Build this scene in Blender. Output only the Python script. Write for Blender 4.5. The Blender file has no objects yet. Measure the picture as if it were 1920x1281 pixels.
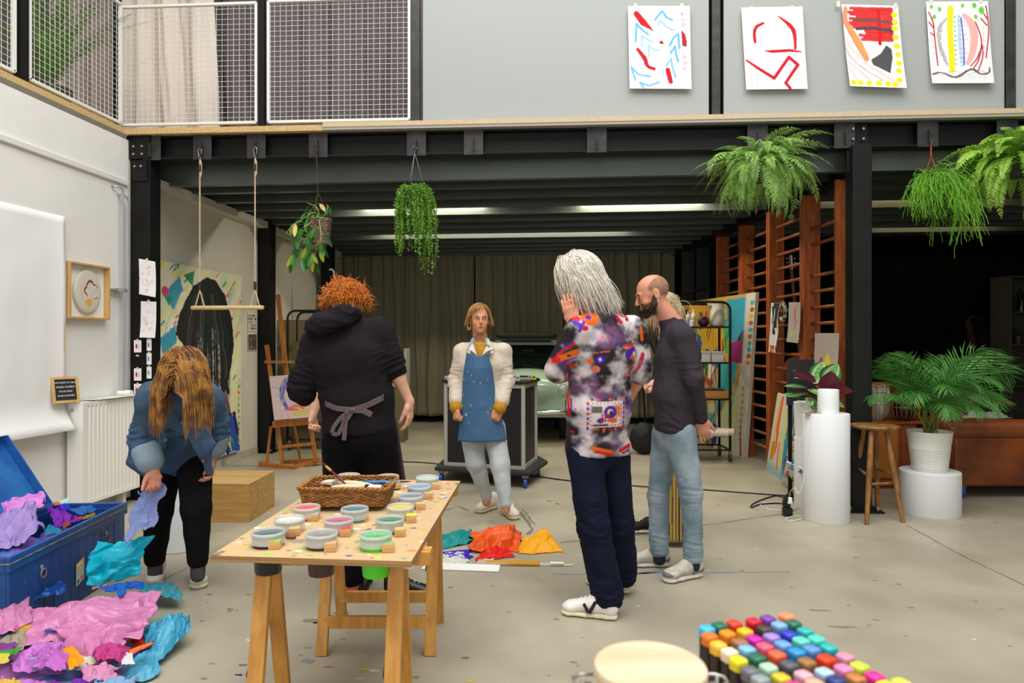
import bpy,math,random
import numpy as np
from mathutils import Vector,Matrix,Euler
S=bpy.context.scene
C=S.collection
PI=math.pi
# ------------------------------------------------------------ camera, world, light, exposure
FPX=1280.0;EYE=1.42
TH=math.atan(.09);CT,ST=math.cos(TH),math.sin(TH)
cd=bpy.data.cameras.new('camera');cam=bpy.data.objects.new('camera',cd);C.objects.link(cam)
cd.sensor_width=36;cd.lens=24.0;cd.clip_start=.05;cd.clip_end=100
cam.location=(0,0,EYE);cam.rotation_euler=(PI/2,0,TH)
cd.dof.use_dof=True;cd.dof.focus_distance=4.0;cd.dof.aperture_fstop=5.6
S.camera=cam
S.view_settings.view_transform='Standard';S.view_settings.look='None'
S.view_settings.gamma=1;S.view_settings.use_curve_mapping=False
S.view_settings.exposure=0.0
W=bpy.data.worlds.new('world');S.world=W;W.use_nodes=True
W.node_tree.nodes['Background'].inputs[0].default_value=(.93,.97,1,1)
W.node_tree.nodes['Background'].inputs[1].default_value=.44
def area(name,loc,size,power,color,rot=(0,0,0),sy=None):
 l=bpy.data.lights.new(name,'AREA');l.energy=power;l.color=color
 l.size=size
 if sy:l.shape='RECTANGLE';l.size_y=sy
 o=bpy.data.objects.new(name,l);C.objects.link(o);o.location=loc;o.rotation_euler=rot
 return o
area('skylight',(.2,1.2,7.6),7.5,930,(1,.98,.945),(math.radians(-8),0,0),7.5)
area('front fill light',(.5,-3.6,2.6),7,120,(1,.98,.95),(math.radians(88),0,0),3.2)  # added fill behind the camera, brightens the back curtain from the front
# ------------------------------------------------------------ pixel helpers: real depth D in metres along the view
def at(px,py,D):
 x=(px-960)/FPX*D;z=EYE-(py-640.5)/FPX*D
 return Vector((x*CT-D*ST,x*ST+D*CT,z))
def fl(px,py,z=0.0):return at(px,py,FPX*(EYE-z)/(py-640.5))
def onX(px,py,X):
 t=(px-960)/FPX;return at(px,py,X/(t*CT-ST))
def onY(px,py,Y):
 t=(px-960)/FPX;return at(px,py,Y/(t*ST+CT))
VR=Vector((CT,ST,0));VF=Vector((-ST,CT,0));UP=Vector((0,0,1))
# ------------------------------------------------------------ colours and materials
def lin(c):
 if isinstance(c,str):
  c=c.lstrip('#');c=c if len(c)==6 else ''.join(q*2 for q in c);c=[int(c[i:i+2],16)/255 for i in (0,2,4)]
 return tuple(x/12.92 if x <=.04045 else ((x+.055)/1.055)**2.4 for x in c[:3])
MATS={}
def mat(name,col,rough=.6,metal=0,var=0,vscale=6,vstretch=(1,1,1),bump=0,bscale=40,bstretch=(1,1,1),spec=.5,sheen=0,coat=0,trans=0,emit=None,estr=1,vcol=False,col2=None,sss=0,alpha=1,detail=4,ior=1.45,transl=0):
 if name in MATS:return MATS[name]
 m=bpy.data.materials.new(name);MATS[name]=m;m.use_nodes=True
 nt=m.node_tree;N=nt.nodes;L=nt.links;b=N['Principled BSDF']
 c=lin(col);b.inputs['Base Color'].default_value=(*c,1)
 b.inputs['Roughness'].default_value=rough;b.inputs['Metallic'].default_value=metal
 b.inputs['Specular IOR Level'].default_value=spec;b.inputs['IOR'].default_value=ior
 b.inputs['Sheen Weight'].default_value=sheen;b.inputs['Coat Weight'].default_value=coat
 b.inputs['Transmission Weight'].default_value=trans;b.inputs['Alpha'].default_value=alpha
 if sss:b.inputs['Subsurface Weight'].default_value=sss;b.inputs['Subsurface Radius'].default_value=(.02,.008,.004)
 if emit:b.inputs['Emission Color'].default_value=(*lin(emit),1);b.inputs['Emission Strength'].default_value=estr
 tc=N.new('ShaderNodeTexCoord')
 src=None
 if vcol:
  a=N.new('ShaderNodeVertexColor');a.layer_name='Col';src=a.outputs[0]
 if var or col2:
  mp=N.new('ShaderNodeMapping');mp.inputs['Scale'].default_value=vstretch
  nz=N.new('ShaderNodeTexNoise');nz.inputs['Scale'].default_value=vscale;nz.inputs['Detail'].default_value=detail
  L.new(tc.outputs['Object'],mp.inputs[0]);L.new(mp.outputs[0],nz.inputs['Vector'])
  mx=N.new('ShaderNodeMix');mx.data_type='RGBA'
  if col2:
   rp=N.new('ShaderNodeMapRange');rp.inputs[1].default_value=.38;rp.inputs[2].default_value=.62
   L.new(nz.outputs[0],rp.inputs[0]);L.new(rp.outputs[0],mx.inputs[0])
   mx.inputs[6].default_value=(*c,1);mx.inputs[7].default_value=(*lin(col2),1);src=mx.outputs[2]
  else:
   rp=N.new('ShaderNodeMapRange');rp.inputs[1].default_value=.3;rp.inputs[2].default_value=.7
   rp.inputs[3].default_value=1-var;rp.inputs[4].default_value=1+var
   L.new(nz.outputs[0],rp.inputs[0])
   mx.blend_type='MULTIPLY';mx.inputs[0].default_value=1;mx.clamp_result=False
   if src:L.new(src,mx.inputs[6])
   else:mx.inputs[6].default_value=(*c,1)
   L.new(rp.outputs[0],mx.inputs[7]);src=mx.outputs[2]
 if src:L.new(src,b.inputs['Base Color'])
 if bump:
  mp=N.new('ShaderNodeMapping');mp.inputs['Scale'].default_value=bstretch
  nz=N.new('ShaderNodeTexNoise');nz.inputs['Scale'].default_value=bscale;nz.inputs['Detail'].default_value=5
  bp=N.new('ShaderNodeBump');bp.inputs['Strength'].default_value=min(1,bump);bp.inputs['Distance'].default_value=.01*max(1,bump)
  L.new(tc.outputs['Object'],mp.inputs[0]);L.new(mp.outputs[0],nz.inputs['Vector'])
  L.new(nz.outputs[0],bp.inputs['Height']);L.new(bp.outputs[0],b.inputs['Normal'])
 if transl:
  tr=N.new('ShaderNodeBsdfTranslucent');ms=N.new('ShaderNodeMixShader');ms.inputs[0].default_value=transl
  if src:L.new(src,tr.inputs[0])
  else:tr.inputs[0].default_value=(*c,1)
  L.new(b.outputs[0],ms.inputs[1]);L.new(tr.outputs[0],ms.inputs[2]);L.new(ms.outputs[0],N['Material Output'].inputs[0])
 return m
def wood(name,c1,c2,axis='z',scale=1.0,rough=.5,coat=0):
 st={'x':(1.2,14,14),'y':(14,1.2,14),'z':(14,14,1.2)}[axis]
 return mat(name,c1,rough=rough,col2=c2,vscale=2.2*scale,vstretch=st,bump=.15,bscale=8,bstretch=st,coat=coat,detail=6)
 # ------------------------------------------------------------ mesh builder
def frame(d,up=UP):
 d=Vector(d).normalized()
 if abs(d.dot(up)) > .97:up=Vector((1,0,0))
 x=d.cross(up).normalized();y=x.cross(d).normalized()
 return x,y,d
class MB:
 def __init__(s):s.v=[];s.f=[];s.m=[];s.c=[];s.mi=0;s.hascol=False
 def add(s,vs,fs,mi=None):
  o=len(s.v);s.v.extend([tuple(p) for p in vs]);s.f.extend([tuple(i+o for i in f) for f in fs])
  s.m.extend([s.mi if mi is None else mi]*len(fs));return s
 def box(s,c,size,rz=0,M=None,mi=None):
  hx,hy,hz=size[0]/2,size[1]/2,size[2]/2
  vs=[Vector((x*hx,y*hy,z*hz)) for x in (-1,1) for y in (-1,1) for z in (-1,1)]
  if M is None:M=Matrix.Rotation(rz,3,'Z')
  vs=[M @ v + Vector(c) for v in vs]
  return s.add(vs,[(0,1,3,2),(4,6,7,5),(0,4,5,1),(2,3,7,6),(0,2,6,4),(1,5,7,3)],mi)
 def b2(s,p0,p1,mi=None):
  c=[(a+b)/2 for a,b in zip(p0,p1)];return s.box(c,[abs(b-a) for a,b in zip(p0,p1)],mi=mi)
 def bar(s,a,b,w,h,up=UP,mi=None,w2=None,h2=None):
  a=Vector(a);b=Vector(b);x,y,d=frame(b-a,Vector(up))
  w2=w if w2 is None else w2;h2=h if h2 is None else h2
  vs=[a+x*sx*w/2+y*sy*h/2 for sx,sy in ((-1,-1),(1,-1),(1,1),(-1,1))]+[b+x*sx*w2/2+y*sy*h2/2 for sx,sy in ((-1,-1),(1,-1),(1,1),(-1,1))]
  return s.add(vs,[(3,2,1,0),(4,5,6,7),(0,1,5,4),(1,2,6,5),(2,3,7,6),(3,0,4,7)],mi)
 def cyl(s,a,b,r,r2=None,n=12,mi=None,cap=True):
  return s.tube([a,b],[r,r if r2 is None else r2],n,mi,cap)
 def tube(s,pts,r,n=8,mi=None,cap=True,closed=False):
  pts=[Vector(p) for p in pts];k=len(pts)
  if not hasattr(r,'__len__'):r=[r]*k
  x=None;vs=[]
  for i,p in enumerate(pts):
   if closed:d=pts[(i+1) % k]-pts[i-1]
   else:d=pts[min(i+1,k-1)]-pts[max(i-1,0)]
   if d.length < 1e-9:d=Vector((0,0,1))
   d.normalize()
   if x is None:x,y,_=frame(d)
   else:
    x=(x-d*x.dot(d))
    if x.length < 1e-6:x,y,_=frame(d)
    x.normalize();y=d.cross(x)*-1
    y=x.cross(d)
   for j in range(n):
    a=2*PI*j/n;vs.append(p+x*math.cos(a)*r[i]+y*math.sin(a)*r[i])
  fs=[]
  for i in range(k if closed else k-1):
   i2=(i+1) % k
   for j in range(n):
    j2=(j+1) % n;fs.append((i*n+j,i*n+j2,i2*n+j2,i2*n+j))
  if cap and not closed:fs.append(tuple(reversed(range(n))));fs.append(tuple((k-1)*n+j for j in range(n)))
  return s.add(vs,fs,mi)
 def lathe(s,prof,c=(0,0,0),n=32,mi=None,cap=True,sx=1,sy=1):
  vs=[];c=Vector(c)
  for r,z in prof:
   for j in range(n):
    a=2*PI*j/n;vs.append(c+Vector((r*math.cos(a)*sx,r*math.sin(a)*sy,z)))
  k=len(prof);fs=[]
  for i in range(k-1):
   for j in range(n):
    j2=(j+1) % n;fs.append((i*n+j,i*n+j2,(i+1)*n+j2,(i+1)*n+j))
  if cap:
   if prof[0][0] > 1e-5:fs.append(tuple(reversed(range(n))))
   if prof[-1][0] > 1e-5:fs.append(tuple((k-1)*n+j for j in range(n)))
  return s.add(vs,fs,mi)
 def ell(s,c,r,n=12,m=8,M=None,mi=None):
  vs=[];c=Vector(c)
  if not hasattr(r,'__len__'):r=(r,r,r)
  for i in range(m+1):
   t=PI*i/m
   for j in range(n):
    a=2*PI*j/n;p=Vector((r[0]*math.sin(t)*math.cos(a),r[1]*math.sin(t)*math.sin(a),-r[2]*math.cos(t)))
    vs.append(c+(M @ p if M else p))
  fs=[(i*n+j,i*n+(j+1) % n,(i+1)*n+(j+1) % n,(i+1)*n+j) for i in range(m) for j in range(n)]
  return s.add(vs,fs,mi)
 def prism(s,poly,z0,z1,M=None,c=(0,0,0),mi=None):
  """poly in (x,y), extruded along z, then M and c"""
  n=len(poly);vs=[Vector((x,y,z0)) for x,y in poly]+[Vector((x,y,z1)) for x,y in poly]
  vs=[(M @ v if M else v)+Vector(c) for v in vs]
  fs=[tuple(reversed(range(n))),tuple(range(n,2*n))]+[(i,(i+1) % n,n+(i+1) % n,n+i) for i in range(n)]
  return s.add(vs,fs,mi)
 def grid(s,P,mi=None,flip=False):
  """P: (a,b,3) array"""
  a,b=P.shape[:2];o=[]
  for i in range(a-1):
   for j in range(b-1):
    q=(i*b+j,i*b+j+1,(i+1)*b+j+1,(i+1)*b+j);o.append(tuple(reversed(q)) if flip else q)
  return s.add(P.reshape(-1,3),o,mi)
 def move(s,fn):s.v=[tuple(fn(Vector(p))) for p in s.v];return s
 def build(s,name,mats,parent=None,loc=None,smooth=False,bev=0,world=False,cols=None,auto=None,bseg=2):
  me=bpy.data.meshes.new(name)
  vs=s.v
  if world:
   off=Vector(parent.location) if (parent and parent.parent is None) else (Vector(parent['_o']) if parent is not None else Vector(loc or (0,0,0)))
   vs=[(p[0]-off.x,p[1]-off.y,p[2]-off.z) for p in vs]
  me.from_pydata([tuple(p) for p in vs],[],s.f)
  if not isinstance(mats,(list,tuple)):mats=[mats]
  for m in mats:me.materials.append(m)
  if len(mats) > 1:me.polygons.foreach_set('material_index',s.m)
  if smooth or auto:me.polygons.foreach_set('use_smooth',[True]*len(me.polygons))
  if auto:
   me.set_sharp_from_angle(angle=math.radians(auto))
  if cols is not None:
   cols=np.asarray(cols)
   if cols.shape[1]==3:cols=np.concatenate([cols,np.ones((len(cols),1))],1)
   ca=me.color_attributes.new('Col','FLOAT_COLOR','POINT')
   ca.data.foreach_set('color',np.asarray(cols,dtype=np.float32).ravel())
  me.update()
  o=bpy.data.objects.new(name,me);C.objects.link(o)
  if parent is not None:o.parent=parent
  elif loc is not None:o.location=loc
  if bev:
   b=o.modifiers.new('bevel','BEVEL');b.width=bev;b.segments=bseg;b.limit_method='ANGLE';b.angle_limit=math.radians(40)
   b.harden_normals=False
  return o
def tag(o,label,cat,group=None):
 o['label']=label;o['category']=cat
 if group:o['group']=group
 return o
def thing(name,label,cat,loc=(0,0,0),rz=0,group=None):
 o=bpy.data.objects.new(name,None);C.objects.link(o);o.empty_display_size=.1
 o.location=loc;o.rotation_euler=(0,0,rz)
 return tag(o,label,cat,group)
def struct(o):o['kind']='structure';return o
def dup(root,loc=None,rz=None,label=None,group=None):
 def cp(o,par):
  c=o.copy();C.objects.link(c);c.parent=par
  for ch in list(kids.get(o.name,[])):cp(ch,c)
  return c
 kids={}
 for o in C.objects:
  if o.parent:kids.setdefault(o.parent.name,[]).append(o)
 r=cp(root,None)
 if loc is not None:r.location=loc
 if rz is not None:r.rotation_euler=(0,0,rz)
 if label:r['label']=label
 if group:r['group']=group
 return r
 # ------------------------------------------------------------ numpy noise
_rs=np.random.RandomState(7);_perm=_rs.permutation(256);_perm=np.concatenate([_perm,_perm,_perm])
_g=_rs.normal(size=(256,3));_g /=np.linalg.norm(_g,axis=1)[:,None]
def perlin(P):
 P=np.asarray(P,float);i=np.floor(P).astype(int);f=P-i;u=f*f*f*(f*(f*6-15)+10);i &=255
 def g(dx,dy,dz):
  h=_perm[_perm[_perm[(i[...,0]+dx) & 255]+((i[...,1]+dy) & 255)]+((i[...,2]+dz) & 255)] & 255
  v=_g[h];return (v*(f-np.array([dx,dy,dz]))).sum(-1)
 def lp(a,b,t):return a+(b-a)*t
 ux,uy,uz=u[...,0],u[...,1],u[...,2]
 return lp(lp(lp(g(0,0,0),g(1,0,0),ux),lp(g(0,1,0),g(1,1,0),ux),uy),lp(lp(g(0,0,1),g(1,0,1),ux),lp(g(0,1,1),g(1,1,1),ux),uy),uz)
def fbm(P,o=3):
 r=0;a=1
 for k in range(o):r=r+a*perlin(P*2**k+k*17.3);a *=.5
 return r
 # ------------------------------------------------------------ painted sheets (surface colour per point of a fine grid)
class Paint:
 """u 0..1 left-right, v 0..1 top-down"""
 def __init__(s,nu,nv,base,asp=None,noise=.02,seed=1):
  s.nu,s.nv=nu,nv;s.asp=asp if asp else nv/nu
  u=np.linspace(0,1,nu);v=np.linspace(0,1,nv);s.U,s.V=np.meshgrid(u,v)
  s.Vm=s.V*s.asp;s.seed=seed
  s.c=np.ones((nv,nu,3))*np.array(lin(base))
  s.n1=perlin(np.stack([s.U*60+seed*3,s.Vm*60,s.U*0+.5],-1));s.n2=fbm(np.stack([s.U*14+seed,s.Vm*14,s.U*0+3.5],-1))
  s.c *=(1+noise*s.n2)[...,None]
  s.edge=.5/nu
 def put(s,d,col,a=1,soft=None,rough=0.0,streak=None):
  soft=soft or s.edge*2
  d=d+rough*(s.n1*.7+s.n2*.5)
  m=np.clip(.5-d/soft,0,1)*a
  if streak is not None:
   k=perlin(np.stack([s.U*streak[0],s.Vm*streak[1],s.U*0+s.seed*2.2+1.1],-1));m=m*np.clip(.75+k*streak[2],0,1)
  s.c=s.c*(1-m[...,None])+np.array(lin(col))*m[...,None];return s
 def dseg(s,p,q,w1,w2):
  ax,ay=p[0],p[1]*s.asp;bx,by=q[0],q[1]*s.asp;dx,dy=bx-ax,by-ay;L=dx*dx+dy*dy+1e-12
  t=np.clip(((s.U-ax)*dx+(s.Vm-ay)*dy)/L,0,1)
  return np.hypot(s.U-ax-t*dx,s.Vm-ay-t*dy)-(w1+(w2-w1)*t)
 def line(s,pts,w,col,a=1,soft=None,rough=0.004,streak=None,w2=None):
  n=len(pts)-1;d=None
  ws=w if hasattr(w,'__len__') else [w+(0 if w2 is None else (w2-w)*i/n) for i in range(n+1)]
  for i in range(n):
   e=s.dseg(pts[i],pts[i+1],ws[i]/2,ws[i+1]/2);d=e if d is None else np.minimum(d,e)
  return s.put(d,col,a,soft,rough,streak)
 def spline(s,pts,w,col,**k):
  P=np.array(pts,float);n=len(P);out=[]
  for i in range(n-1):
   p0,p1,p2,p3=P[max(i-1,0)],P[i],P[i+1],P[min(i+2,n-1)]
   for t in np.linspace(0,1,7)[:-1]:
    out.append(.5*((2*p1)+(-p0+p2)*t+(2*p0-5*p1+4*p2-p3)*t*t+(-p0+3*p1-3*p2+p3)*t**3))
  out.append(P[-1])
  if hasattr(w,'__len__'):w=list(np.interp(np.linspace(0,1,len(out)),np.linspace(0,1,len(w)),w))
  return s.line([tuple(p) for p in out],w,col,**k)
 def ell(s,c,r,col,a=1,rough=.004,soft=None,rot=0,ring=0,streak=None):
  x=s.U-c[0];y=(s.V-c[1])*s.asp;cr,sr=math.cos(rot),math.sin(rot)
  x,y=x*cr+y*sr,-x*sr+y*cr;rx,ry=r
  q=np.sqrt((x/rx)**2+(y/ry)**2);d=(q-1)*min(rx,ry)
  if ring:d=np.abs(d)-ring
  return s.put(d,col,a,soft,rough,streak)
 def poly(s,pts,col,a=1,rough=.003,soft=None,streak=None):
  P=[(x,y*s.asp) for x,y in pts];n=len(P);d=np.full(s.U.shape,1e9);ins=np.zeros(s.U.shape,bool)
  for i in range(n):
   (ax,ay),(bx,by)=P[i],P[(i+1) % n];dx,dy=bx-ax,by-ay;L=dx*dx+dy*dy+1e-12
   t=np.clip(((s.U-ax)*dx+(s.Vm-ay)*dy)/L,0,1);d=np.minimum(d,np.hypot(s.U-ax-t*dx,s.Vm-ay-t*dy))
   c=(ay > s.Vm) !=(by > s.Vm)
   with np.errstate(divide='ignore',invalid='ignore'):xi=ax+(s.Vm-ay)*dx/(dy if abs(dy) > 1e-9 else 1e-9)
   ins ^=c & (s.U < xi)
  return s.put(np.where(ins,-d,d),col,a,soft,rough,streak)
 def cols(s):return np.concatenate([np.clip(s.c,0,1),np.ones((s.nv,s.nu,1))],-1).reshape(-1,4)
def sheet_mesh(pt,surf,thick=.0008):
 """painted front grid + back and edges. surf(u,v)->Vector arrays (nv,nu,3), and outward normal n"""
 P,n=surf(pt.U,pt.V);nv,nu=pt.nv,pt.nu;mb=MB();mb.grid(P)
 idx=lambda i,j:i*nu+j
 ring=[(0,j) for j in range(nu)]+[(i,nu-1) for i in range(1,nv)]+[(nv-1,j) for j in range(nu-2,-1,-1)]+[(i,0) for i in range(nv-2,0,-1)]
 o=len(mb.v);B=[Vector(P[i,j])-Vector(n)*thick for i,j in ring]
 m=len(ring);mb.v.extend([tuple(b) for b in B])
 for k in range(m):
  k2=(k+1) % m;a,b=idx(*ring[k]),idx(*ring[k2]);mb.f.append((b,a,o+k,o+k2));mb.m.append(0)
 o2=len(mb.v);step=max(1,nv//12);rows=list(range(0,nv,step))
 if rows[-1] !=nv-1:rows.append(nv-1)
 cs=list(range(0,nu,max(1,nu//8)));
 if cs[-1] !=nu-1:cs.append(nu-1)
 for i in rows:
  for j in cs:mb.v.append(tuple(Vector(P[i,j])-Vector(n)*thick))
 w=len(cs)
 for a in range(len(rows)-1):
  for b in range(w-1):mb.f.append((o2+a*w+b,o2+(a+1)*w+b,o2+(a+1)*w+b+1,o2+a*w+b+1));mb.m.append(0)
 cc=pt.cols();extra=len(mb.v)-nv*nu;base=np.tile(np.array([*pt.c[1,1],1.]),(extra,1))
 side=np.array([cc[idx(*r)] for r in ring]);base[:m]=side;base[m:]=np.array([.7,.69,.66,1])
 return mb,np.concatenate([cc,base])
def flat_surf(p0,p1,p2,curl=0,seed=0,rip=0):
 """p0 top-left, p1 top-right, p2 bottom-left"""
 p0,p1,p2=Vector(p0),Vector(p1),Vector(p2);n=(p2-p0).cross(p1-p0).normalized()
 def f(U,V):
  P=np.array(p0)+U[...,None]*np.array(p1-p0)+V[...,None]*np.array(p2-p0)
  h=curl*(V**3)+rip*fbm(np.stack([U*1.6+seed,V*1.6,U*0+.3],-1),2)*np.clip(V*2,0,1)
  return P+h[...,None]*np.array(n),n
 return f
PAPER=mat('painted paper','#ffffff',rough=.8,vcol=True)
CANVAS=mat('painted canvas','#ffffff',rough=.65,vcol=True,bump=.2,bscale=400)
# ------------------------------------------------------------ distance-field modelling (bodies, cloth, upholstery)
def _v(a):return np.array([a[0],a[1],a[2]],float)
class Sdf:
 def __init__(s,vox=.006):s.vox=vox;s.p=[]
 def seg(s,a,b,ra,rb=None,k=.02,w=None,op='u'):
  """tapered capsule; radii may be (width, depth) with width along w"""
  rb=ra if rb is None else rb
  ra=(ra,ra) if not hasattr(ra,'__len__') else ra;rb=(rb,rb) if not hasattr(rb,'__len__') else rb
  s.p.append(('s',_v(a),_v(b),np.array(ra,float),np.array(rb,float),k,None if w is None else _v(w),op));return s
 def chain(s,pts,rs,k=.02,w=None,op='u'):
  for i in range(len(pts)-1):s.seg(pts[i],pts[i+1],rs[i],rs[i+1],k,w,op)
  return s
 def ell(s,c,r,M=None,k=.02,op='u'):
  s.p.append(('e',_v(c),np.array(r,float),None if M is None else np.array(M,float),k,op));return s
 def box(s,c,h,r=.01,M=None,k=.01,op='u'):
  s.p.append(('b',_v(c),np.array(h,float),r,None if M is None else np.array(M,float),k,op));return s
 def plane(s,p,n,k=.004):
  """keep the side the normal points away from"""
  s.p.append(('p',_v(p),_v(n)/np.linalg.norm(_v(n)),k,'cut'));return s
 def _bb(s,q):
  if q[0]=='s':r=max(q[3].max(),q[4].max());return np.minimum(q[1],q[2])-r,np.maximum(q[1],q[2])+r
  if q[0]=='e':r=q[2].max();return q[1]-r,q[1]+r
  if q[0]=='b':r=np.linalg.norm(q[2])+q[3];return q[1]-r,q[1]+r
 def mesh(s,name=None):
  vx=s.vox;us=[q for q in s.p if q[-1]=='u']
  bb=[s._bb(q) for q in us];lo=np.min([b[0] for b in bb],0)-4*vx;hi=np.max([b[1] for b in bb],0)+4*vx
  n=np.ceil((hi-lo)/vx).astype(int)+1
  F=np.full(n,.08,np.float32);ax=[lo[i]+vx*np.arange(n[i]) for i in range(3)]
  for q in s.p:
   if q[0]=='p':
    _,p,nn,k,_=q
    d=((ax[0][:,None,None]-p[0])*nn[0]+(ax[1][None,:,None]-p[1])*nn[1]+(ax[2][None,None,:]-p[2])*nn[2]).astype(np.float32)
    h=np.clip(.5-.5*(F-d)/k,0,1);F=F*(1-h)+d*h+k*h*(1-h)
    continue
   k=q[-2] if q[0] !='s' else q[5];op=q[-1];b0,b1=s._bb(q);mg=max(k,.02)+4*vx
   i0=np.maximum(0,np.floor((b0-mg-lo)/vx).astype(int));i1=np.minimum(n,np.ceil((b1+mg-lo)/vx).astype(int)+1)
   if (i1 <=i0).any():continue
   X,Y,Z=np.meshgrid(ax[0][i0[0]:i1[0]],ax[1][i0[1]:i1[1]],ax[2][i0[2]:i1[2]],indexing='ij')
   P=np.stack([X,Y,Z],-1).astype(np.float32)
   if q[0]=='s':
    _,a,b,ra,rb,k,w,op=q;ab=b-a;L=ab@ab+1e-12
    t=np.clip(((P-a)@ab)/L,0,1);V=P-(a+t[...,None]*ab)
    if w is None or (abs(ra[0]-ra[1]) < 1e-9 and abs(rb[0]-rb[1]) < 1e-9):
     d=np.sqrt((V*V).sum(-1))-(ra[0]+(rb[0]-ra[0])*t)
    else:
     u=ab/np.sqrt(L) if L > 1e-8 else np.array([0,0,1.]);ww=w-u*(w@u);ww /=np.linalg.norm(ww)+1e-9;dd=np.cross(u,ww)
     rw=ra[0]+(rb[0]-ra[0])*t;rd=ra[1]+(rb[1]-ra[1])*t;rm=np.minimum(rw,rd)
     q_=np.sqrt(((V@ww)/rw)**2+((V@dd)/rd)**2+((V@u)/rm)**2);d=(q_-1)*rm
   elif q[0]=='e':
    _,c,r,M,k,op=q;V=P-c
    if M is not None:V=V@M
    q_=np.sqrt(((V/r)**2).sum(-1));d=(q_-1)*r.min()
   else:
    _,c,h,r,M,k,op=q;V=P-c
    if M is not None:V=V@M
    e=np.abs(V)-h;d=np.sqrt((np.maximum(e,0)**2).sum(-1))+np.minimum(e.max(-1),0)-r
   d=d.astype(np.float32);sl=tuple(slice(a,b) for a,b in zip(i0,i1));G=F[sl]
   if op=='u':
    h=np.clip(.5+.5*(G-d)/k,0,1);F[sl]=G*(1-h)+d*h-k*h*(1-h)
   else:
    d=-d;h=np.clip(.5-.5*(G-d)/k,0,1);F[sl]=G*(1-h)+d*h+k*h*(1-h)
  return surface_nets(F,lo,vx)
def surface_nets(F,lo,vx):
 I=F < 0;n=F.shape
 c=np.zeros((n[0]-1,n[1]-1,n[2]-1),np.int8)
 offs=[(i,j,k) for i in (0,1) for j in (0,1) for k in (0,1)]
 for i,j,k in offs:c +=I[i:n[0]-1+i,j:n[1]-1+j,k:n[2]-1+k]
 act=(c > 0) & (c < 8);ids=-np.ones(act.shape,np.int32);cells=np.argwhere(act);ids[act]=np.arange(len(cells))
 S_=np.zeros((len(cells),3));N_=np.zeros(len(cells))
 cv={o:F[cells[:,0]+o[0],cells[:,1]+o[1],cells[:,2]+o[2]] for o in offs}
 for o in offs:
  for a in range(3):
   if o[a]==0:
    p=list(o);p[a]=1;p=tuple(p);f0,f1=cv[o],cv[p];m=(f0 < 0) !=(f1 < 0)
    t=np.where(m,f0/(f0-f1+1e-12),0);q=np.array(o,float)[None,:].repeat(len(cells),0);q[:,a] +=t
    S_ +=q*m[:,None];N_ +=m
 V=(cells+S_/np.maximum(N_,1)[:,None])*vx+lo
 faces=[]
 for a in range(3):
  b,c2=(a+1) % 3,(a+2) % 3
  sa=[slice(None)]*3;sa[a]=slice(0,n[a]-1);sb=[slice(None)]*3;sb[a]=slice(1,n[a])
  ch=I[tuple(sa)] !=I[tuple(sb)];E=np.argwhere(ch)
  E=E[(E[:,b] > 0) & (E[:,c2] > 0) & (E[:,b] < n[b]-1) & (E[:,c2] < n[c2]-1)]
  ins=I[E[:,0],E[:,1],E[:,2]]
  def cid(db,dc):
   q=E.copy();q[:,b] +=db;q[:,c2] +=dc;return ids[q[:,0],q[:,1],q[:,2]]
  Q=np.stack([cid(-1,-1),cid(0,-1),cid(0,0),cid(-1,0)],1);Q[~ins]=Q[~ins][:,::-1];faces.append(Q)
 return V,np.concatenate(faces)
def vnormals(V,Fc):
 A=V[Fc[:,0]];B=V[Fc[:,1]];Cc=V[Fc[:,2]];D=V[Fc[:,3]];fn=np.cross(Cc-A,D-B);N=np.zeros_like(V)
 for i in range(4):np.add.at(N,Fc[:,i],fn)
 return N/(np.linalg.norm(N,axis=1)[:,None]+1e-12)
def relax(V,Fc,it=1,lam=.5):
 for _ in range(it):
  Sx=np.zeros_like(V);n=np.zeros(len(V))
  for i in range(4):
   a,b=Fc[:,i],Fc[:,(i+1) % 4];np.add.at(Sx,a,V[b]);np.add.at(n,a,1);np.add.at(Sx,b,V[a]);np.add.at(n,b,1)
  V=V+(Sx/np.maximum(n,1)[:,None]-V)*lam
 return V
def np_obj(name,V,Fc,mats,parent=None,off=None,cols=None,smooth=True,mi=None):
 V=np.asarray(V,float)
 if off is not None:V=V-np.array(off)
 me=bpy.data.meshes.new(name);Fc=np.asarray(Fc);k=Fc.shape[1]
 me.vertices.add(len(V));me.vertices.foreach_set('co',V.astype(np.float32).ravel())
 me.loops.add(Fc.size);me.loops.foreach_set('vertex_index',Fc.astype(np.int32).ravel())
 me.polygons.add(len(Fc));me.polygons.foreach_set('loop_start',np.arange(0,Fc.size,k,dtype=np.int32))
 me.polygons.foreach_set('loop_total',np.full(len(Fc),k,np.int32))
 if not isinstance(mats,(list,tuple)):mats=[mats]
 for m in mats:me.materials.append(m)
 if mi is not None:me.polygons.foreach_set('material_index',np.asarray(mi,np.int32))
 me.polygons.foreach_set('use_smooth',np.full(len(Fc),smooth,bool))
 me.update(calc_edges=True);me.validate()
 if cols is not None:
  if cols.shape[1]==3:cols=np.concatenate([cols,np.ones((len(cols),1))],1)
  ca=me.color_attributes.new('Col','FLOAT_COLOR','POINT');ca.data.foreach_set('color',cols.astype(np.float32).ravel())
 o=bpy.data.objects.new(name,me);C.objects.link(o)
 if parent is not None:o.parent=parent
 elif off is not None:o.location=off
 return o
def sdf_obj(s,name,mats,parent=None,off=None,fold=None,cols=None,rel=1):
 """off: world position of the parent (or of the object itself when top-level)"""
 V,Fc=s.mesh();V=relax(V,Fc,rel,.5)
 if fold is not None:
  N=vnormals(V,Fc);V=V+N*fold(V)[:,None]
 c=cols(V) if cols is not None else None
 return np_obj(name,V,Fc,mats,parent,off,c)
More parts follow.
